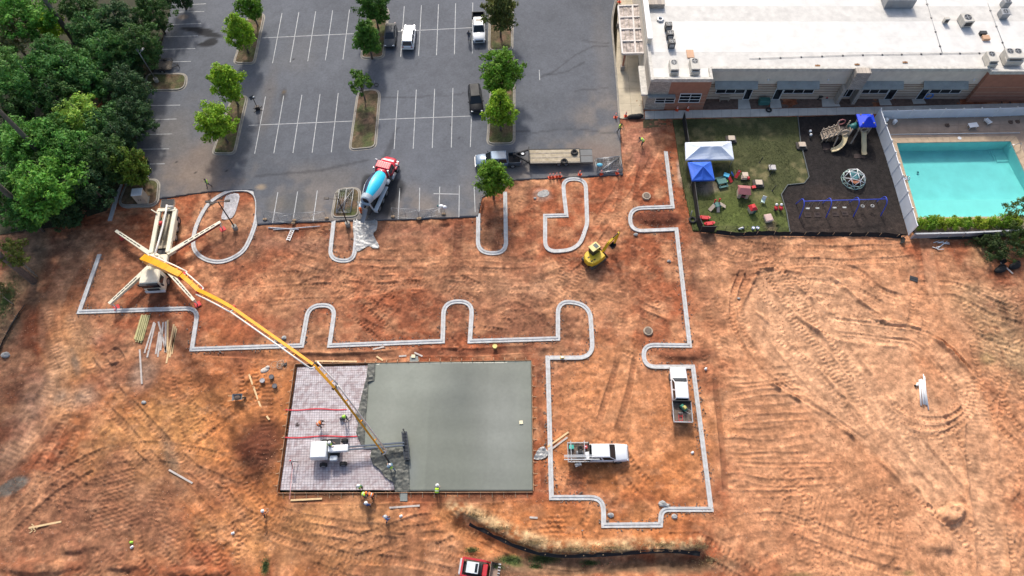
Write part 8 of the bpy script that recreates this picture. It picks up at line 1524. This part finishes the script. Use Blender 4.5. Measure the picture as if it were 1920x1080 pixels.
for a, b, r, l, z in (((1729, 687), (1741, 768), .07, 'long thin white pipe on the clay field', .08), ((1724, 712), (1727, 760), .1, 'white pipe at the left of the pipe bundle', .1), ((1727.5, 711), (1732, 758), .12, 'thick white pipe in the middle of the bundle', .28), ((1731, 713), (1736, 759), .1, 'white pipe at the right of the pipe bundle', .1), ((1733, 700), (1738, 760), .07, 'thin white pipe under the long one', .07)): pipe(a, b, r, l, None, z)
q = tp('pipe_fitting', 'fitting', 'white pipe elbow beside the pipe bundle', 1718, 723, .4, 0); pt(q, 'elbow', wp, ('tube', [(-.2, 0, .15), (.1, 0, .15), (.25, .2, .15)], .13)); pt(q, 'collar', blackm, ('cyl', (-.26, 0, .15), (-.18, 0, .15), .16))
for k in range(8): x = 1745 + rnd.uniform(0, 26); y = 455 + rnd.uniform(0, 14); a_ = rnd.uniform(-.6, .6); pipe((x, y), (x + 12 * math.cos(a_), y + 7 * math.sin(a_)), .05, 'white pipe offcut in the heap below the pool wall')['group'] = 'pipe offcuts below the pool wall'
pipe((1758, 466), (1776, 452), .05, 'longest white pipe offcut leaning across the heap')
pipe((503, 427), (560, 430), .09, 'white pipe lying under the lot edge', M('pipe_grey', (.5, .52, .55), .5)); pipe((512, 431), (600, 424), .06, 'thin grey pipe lying under the lot edge, longer', M('pipe_grey'))
t = tp('ladder', 'ladder', 'short metal ladder lying on the clay below the lot edge', 544, 440, 0, 0); a_, b_ = G(549, 430, .06) - t.location, G(540, 451, .06) - t.location; d = (b_ - a_); n = Vector((-d.y, d.x, 0)).normalized() * .22
for s in (-1, 1): pt(t, 'rail', alu, ('beam', tuple(a_ + n * s), tuple(b_ + n * s), .06, .08))
for k in range(6): c_ = a_.lerp(b_, (k + .5) / 6); pt(t, 'rung', alu, ('beam', tuple(c_ - n), tuple(c_ + n), .09, .05))
t = tp('wheelbarrow', 'wheelbarrow', 'grey wheelbarrow standing on orange clay left of the slab', 448, 748, .1, 0); m = MB(); m.loft([[(-.35, -.25, .35), (.35, -.2, .35), (.35, .2, .35), (-.35, .25, .35)], [(-.55, -.4, .72), (.6, -.36, .68), (.6, .36, .68), (-.55, .4, .72)]], True, False, False); o = m.build('tray', M('barrow_grey', (.30, .32, .33), .5, .3, var=.2), t); o.modifiers.new('thick', 'SOLIDIFY').thickness = .02
for s in (-1, 1): pt(t, 'handle', lum_y, ('beam', (-1.1, s * .32, .5), (.7, s * .12, .3), .05, .05)); pt(t, 'leg', blackm, ('beam', (-.35, s * .26, 0), (-.3, s * .25, .4), .04, .04))
wheel(t, .72, 0, .2, .1); pt(t, 'load', M('damp_soil', (.10, .07, .055), .9), ('ball', (0, 0, .5), .38, 10, 5, (1.1, .8, .4)))
for px, py, mt, l in ((511, 709, M('bucket_grey', (.10, .10, .11), .6), 'dark bucket, upper of the two beside the slab'), (517, 726, M('bucket_grey'), 'dark bucket, lower of the two beside the slab'), (494, 716, M('bucket_pale', (.35, .34, .35), .6), 'grey bucket left of the dark pair'), (928, 652, M('bucket_yellow', (.72, .60, .20), .6), 'yellow bucket below the kerb right of the slab pocket')):
    t = tp('bucket', 'bucket', l, px, py, 0, 0); pt(t, 'pail', mt, ('cyl', (0, 0, .02), (0, 0, .5), .22, .27, 14)); pt(t, 'rim', mt, ('ringt', (0, 0, .5), .27, .03)); pt(t, 'fill', M('damp_soil'), ('cyl', (0, 0, .47), (0, 0, .49), .24, .24, 14))
t = tp('paper_bag', 'bag', 'torn pale cement bag left of the slab', 497, 695, .4, 0); pt(t, 'bag', M('bag_pale', (.52, .47, .41), .85, var=.2), ('ball', (0, 0, .15), .5, 9, 5, (1.1, .7, .3)), ('ball', (.4, .2, .2), .3, 8, 4, (1, .8, .5)))
t = tp('wire_coil', 'coil', 'tangled tie wire heap at the upper left of the slab', 524, 684, 0, 0); m = MB()
for k in range(9): m.ringt((rnd.uniform(-.6, .6), rnd.uniform(-.3, .3), .1 + .03 * k), rnd.uniform(.25, .45), .022, n=12, k=4)
m.build('coil', M('coil_tan', (.42, .33, .25), .8), t); pt(t, 'tag', blackm, ('box', (.7, 0, .12), (.4, .3, .2), .3))
t = tp('laser_tripod', 'tripod', 'laser level on a dark tripod at the left edge of the mesh', 552, 870, 0, .06)
for k in range(3): pt(t, 'leg', blackm, ('cyl', (.55 * math.cos(k * 2.09 + .4), .55 * math.sin(k * 2.09 + .4), 0), (0, 0, 1.3), .035))
pt(t, 'laser_head', M('laser_white', (.55, .52, .5), .5), ('box', (0, 0, 1.45), (.28, .28, .32), 0, (1, 1), 0, 0, .04)); pt(t, 'cap', redp, ('cyl', (0, 0, 1.61), (0, 0, 1.68), .09))
t = tp('vibrator', 'machine', 'dark concrete vibrator beside the worker with the lime hat', 642, 786, .4, .07); pt(t, 'motor', blackm, ('box', (0, 0, .25), (.55, .35, .35), 0, (.9, .9), 0, 0, .06)); pt(t, 'hose', blackm, ('tube', [(.2, 0, .3), (.5, -.3, .2), (.9, -.2, .1), (1.2, .2, .08)], .04)); pt(t, 'handle', greym, ('ringt', (0, 0, .48), .16, .025, 'X'))
for px, py, l in ((1212, 368, 'concrete manhole ring in the upper yard'), (1215, 621, 'concrete manhole ring beside the right kerb')):
    t = tp('manhole', 'manhole', l, px, py, 0, 0); pt(t, 'ring', M('manhole_concrete', (.38, .30, .22), .9, var=.25, size=.3), ('cyl', (0, 0, -.1), (0, 0, .18), .62, .56, 20)); pt(t, 'cover', M('cast_iron', (.13, .10, .08), .7, .3, var=.3), ('cyl', (0, 0, .18), (0, 0, .215), .40, .40, 20))
    for k in range(4): pt(t, 'grate_bar', M('manhole_concrete'), ('box', (0, -.24 + .16 * k, .222), (.5, .03, .012)))
m = MB(); p = G(1713, 523, .04); m.box((0, 0, .03), (1.0, .7, .04), -.35); m.box((0, 0, .065), (.9, .05, .03), -.35); o = m.build('rubber_mat', blackm); o.location = p; tag(o, 'small black mat alone on the clay field', 'mat')
for px, py, l in ((1874, 507, 'black tarp heap at the silt fence end, left'), (1901, 500, 'black tarp heap at the silt fence end, right')): t = tp('tarp_heap', 'tarp', l, px, py, .3, 0); pt(t, 'tarp', mesh_black, ('ball', (0, 0, .2), .75, 11, 6, (1.2, .6, .5)), ('ball', (.5, .3, .15), .5, 9, 5, (1.2, .8, .4)))
board((1876, 492), (1899, 513), lum_w, 'pale stake lying between the black tarps'); t = tp('orange_tag', 'marker', 'orange marker block on the curved kerb arm', 1054, 671, .1, .17); pt(t, 'block', M('marker_yellow', (.72, .50, .05), .6), ('box', (0, 0, .12), (.45, .3, .22), 0, (1, 1), 0, 0, .04)); pt(t, 'lid', wp, ('box', (0, 0, .25), (.3, .2, .05)))
for px, py, c_, l in ((1323, 692, wp, 'small white box at the end of the soil heap by the upright truck'), (1298, 849, wp, 'small white cup beside the right kerb, below the truck'), (247, 1017, M('hat_lime'), 'thin green bottle on tracked clay at lower left'), (248, 1026, wp, 'small white jug below the green bottle'), (437, 1000, wp, 'small white jug on ribbed clay at lower left'), (752, 968, wp, 'white rag bundle right of the walking worker')):
    t = tp('litter', 'litter', l, px, py, rnd.uniform(0, 1), 0); pt(t, 'body', c_, ('box', (0, 0, .12), (.36, .28, .2), 0, (.9, .8), 0, 0, .05)); pt(t, 'cap', c_, ('cyl', (0, 0, .21), (0, 0, .27), .06))
t = tp('survey_stake', 'stake', 'grey survey stake below the yard kerb', 1091, 996, 0, 0); pt(t, 'stake', greym, ('cyl', (0, 0, 0), (0, 0, .7), .06)); pt(t, 'flag', blackm, ('box', (.12, 0, .6), (.22, .02, .18)))
t = tp('white_sign', 'sign', 'small white sign behind the metal cabinet', 283, 341, 0, LZ); pt(t, 'post', galv, ('cyl', (0, 0, 0), (0, 0, 1.4), .03)); pt(t, 'plate', wp, ('box', (0, -.04, 1.35), (.7, .04, .4)))
t = tp('parked_motorbike', 'bicycle', 'dark bicycle leaning under the sparse tree', 700, 163, .2, LZ)
for s in (-.5, .5): pt(t, 'wheel', tyre, ('ringt', (s, 0, .33), .3, .045, 'Y'))
pt(t, 'frame', blackm, ('tube', [(-.5, 0, .33), (-.1, 0, .35), (.35, 0, .75), (-.2, 0, .75), (-.1, 0, .35)], .03), ('tube', [(-.5, 0, .33), (-.2, 0, .8)], .03), ('tube', [(.5, 0, .33), (.35, 0, .9)], .03)); pt(t, 'saddle', blackm, ('box', (-.22, 0, .85), (.25, .12, .06))); pt(t, 'handlebar', greym, ('cyl', (.35, -.25, .92), (.35, .25, .92), .025)); t.name = 'bicycle'
t = tp('feather_flag', 'flag', 'narrow black flag behind the sparse tree', 672, 158, 0, LZ); pt(t, 'pole', blackm, ('cyl', (0, 0, 0), (0, 0, 2.8), .03)); pt(t, 'cloth', M('flag_black', (.02, .02, .025), .8), ('add', [(0, 0, 2.8), (.45, .1, 2.5), (.4, .12, 1.2), (0, 0, 1.0), (0, .03, 2.8), (.45, .13, 2.5), (.4, .15, 1.2), (0, .03, 1.0)], [(0, 1, 2, 3), (7, 6, 5, 4), (0, 4, 5, 1), (1, 5, 6, 2), (2, 6, 7, 3)]))
t = tp('hose_reel', 'tyre', 'old black tyre and pipe at the lower left lawn fence corner', 1298, 414, 0, 0); pt(t, 'tyre', tyre, ('ringt', (0, 0, .2), .4, .15)); pt(t, 'post', greym, ('cyl', (-.2, .5, 0), (-.1, 1.0, .9), .06)); t['category'] = 'tyre'; t.name = 'old_tyre'
# stones: the larger ones by name, rubble and clods as masses
st_m = M('grey_stone', (.33, .33, .32), .85, var=.3, size=.4, bump=.4)
def rock(px, py, r, label, seed):
    p = G(px, py); rs = random.Random(seed); m = MB(); m.ball((0, 0, r * .35), r, 8, 5, (1.2, .9, .6)); m.v = [(x * rs.uniform(.8, 1.2), y * rs.uniform(.8, 1.2), z * rs.uniform(.8, 1.15)) for x, y, z in m.v]; m.sm = [False] * len(m.sm); o = m.build('boulder', st_m); o.location = p; tag(o, label, 'rock')
for i, (px, py, r, l) in enumerate(((1242, 945, .38, 'large grey stone inside the lower kerb corner'), (1264, 969, .3, 'grey stone outside the lower kerb corner'), (1250, 948, .25, 'grey stone touching the large one inside the kerb'), (1145, 966, .3, 'pale stone in the lower kerb pocket, left side'), (533, 634, .28, 'pale stone lying under the boom near the kerb'), (519, 640, .3, 'grey stone lying under the boom'), (12, 667, .45, 'round tan boulder at the left edge'), (1192, 440, .25, 'grey stone below the upper kerb arm'), (1003, 372, .2, 'small stone near the spilled concrete'), (1254, 490, .22, 'tan stone beside the right kerb run'), (270, 755, .25, 'white stone on orange clay at left'), (1385, 560, .18, 'small stone on the pale field edge'))): rock(px, py, r, l, i)
def scatter(name, label, cat, pts, rmin, rmax, mat, seed, lift=0.3):
    rs = np.random.RandomState(seed); n = len(pts); P = np.array(pts); r = rs.uniform(rmin, rmax, n) ; base = np.array([(1, 0, 0), (0, 1, 0), (-1, 0, 0), (0, -1, 0), (0, 0, .8), (0, 0, -.6)]); fa = np.array([(0, 1, 4), (1, 2, 4), (2, 3, 4), (3, 0, 4), (1, 0, 5), (2, 1, 5), (3, 2, 5), (0, 3, 5)])
    V = base[None] * r[:, None, None] * rs.uniform(.55, 1.3, (n, 6, 3)); an = rs.uniform(0, 6.28, n); ca, sa = np.cos(an)[:, None], np.sin(an)[:, None]; V = np.stack([V[..., 0] * ca - V[..., 1] * sa, V[..., 0] * sa + V[..., 1] * ca, V[..., 2] + lift * r[:, None]], -1) + P[:, None, :]
    o = raw_mesh(name, V.reshape(-1, 3), (fa[None] + 6 * np.arange(n)[:, None, None]).reshape(-1, 3), mat, smooth=False); o['kind'] = 'stuff'; tag(o, label, cat); return o
rs = np.random.RandomState(3); pts = []
for path, m_ in zip(KERBS[:4], (16, 10, 16, 10)):
    for i in range(len(path) - 1):
        a_, b_ = path[i], path[i + 1]; L = (b_ - a_).length; d = (b_ - a_) / max(L, 1e-6)
        for k in range(int(L * m_ * .55)): s = rs.rand() * L; o = rs.choice([-1, 1]) * (.30 + abs(rs.normal(0, .22))); q = a_ + d * s; pts.append((q.x - d.y * o, q.y + d.x * o, .0))
scatter('kerb_rubble', 'small grey and brown rubble strewn along the new kerbs', 'rubble', pts, .03, .12, M('rubble', (.20, .155, .125), .95, var=.7, size=.25), 5)
qx = rs.uniform(-62, 66, 60000); qy = rs.uniform(5, 52, 60000); cl = fbm(qx, qy, 5, 3, 14); ok = (cl > .5) & ~inpoly(qx, qy, SLAB) & ~inpoly(qx, qy, LOT) & ~inpoly(qx, qy, GRASS_ALL) & ~inpoly(qx, qy, MULCH) & ~inpoly(qx, qy, DECK) & (rs.rand(60000) < sstep(.45, .62, cl)); qx = qx[ok][:9000]; qy = qy[ok][:9000]
hz_, _, _ = clay_height(qx, qy); scatter('clay_clods', 'loose clods of red clay scattered over the site', 'clods', np.stack([qx, qy, hz_], 1), .025, .085, M('clod', (.44, .21, .11), .95, var=.4, size=3), 7)
# straw on the berm and weeds in the ditch, uncountable
def tufts(name, label, spots, n, hgt, mat, seed, w=.03):
    rs = np.random.RandomState(seed); X_ = []; Y_ = []
    for px, py, rx, ry in spots:
        c_ = G(px, py); sx = (G(px + 10, py) - c_).length / 10; sy = (G(px, py - 10) - c_).length / 10; k = int(n * rx * ry); a_ = rs.uniform(0, 6.28, k); r_ = np.abs(rs.normal(0, .6, k)); X_.append(c_.x + rx * sx * r_ * np.cos(a_)); Y_.append(c_.y + ry * sy * r_ * np.sin(a_))
    x = np.concatenate(X_); y = np.concatenate(Y_); z, _, _ = clay_height(x, y); m_ = len(x); an = rs.uniform(0, 6.28, m_); h = rs.uniform(.4, 1, m_) * hgt; V = np.zeros((m_, 3, 3)); V[:, 0] = np.stack([x - w * np.cos(an), y - w * np.sin(an), z - .02], 1); V[:, 1] = np.stack([x + w * np.cos(an), y + w * np.sin(an), z - .02], 1); V[:, 2] = np.stack([x + rs.uniform(-1, 1, m_) * hgt * .9, y + rs.uniform(-1, 1, m_) * hgt * .9, z + h], 1)
    o = raw_mesh(name, V.reshape(-1, 3), np.arange(3 * m_).reshape(-1, 3), mat, smooth=False); o['kind'] = 'stuff'; tag(o, label, 'grass')
tufts('straw', 'dry straw matted along the berm below the slab', [(890, 968, 30, 8), (940, 992, 35, 9), (1000, 1018, 40, 9), (1070, 1030, 50, 8), (1150, 1028, 60, 8), (1240, 1022, 60, 8), (1310, 1025, 26, 10), (1330, 1050, 26, 14)], 3.0, .12, M('straw', (.42, .31, .16), .9, var=.4, size=.5), 21, .035); tufts('weeds', 'green weeds growing in the ditch and at the clay edges', [(955, 1050, 22, 8), (1018, 1046, 28, 8), (1108, 1054, 18, 5), (497, 1062, 7, 16), (1458, 425, 10, 12), (1005, 1060, 14, 5), (885, 1032, 14, 4), (1845, 455, 40, 8), (1285, 350, 6, 40), (1298, 400, 6, 20), (930, 1062, 14, 5), (12, 560, 18, 40)], 4.5, .2, M('weed', (.085, .13, .04), .85, var=.4, size=.6), 23, .04)
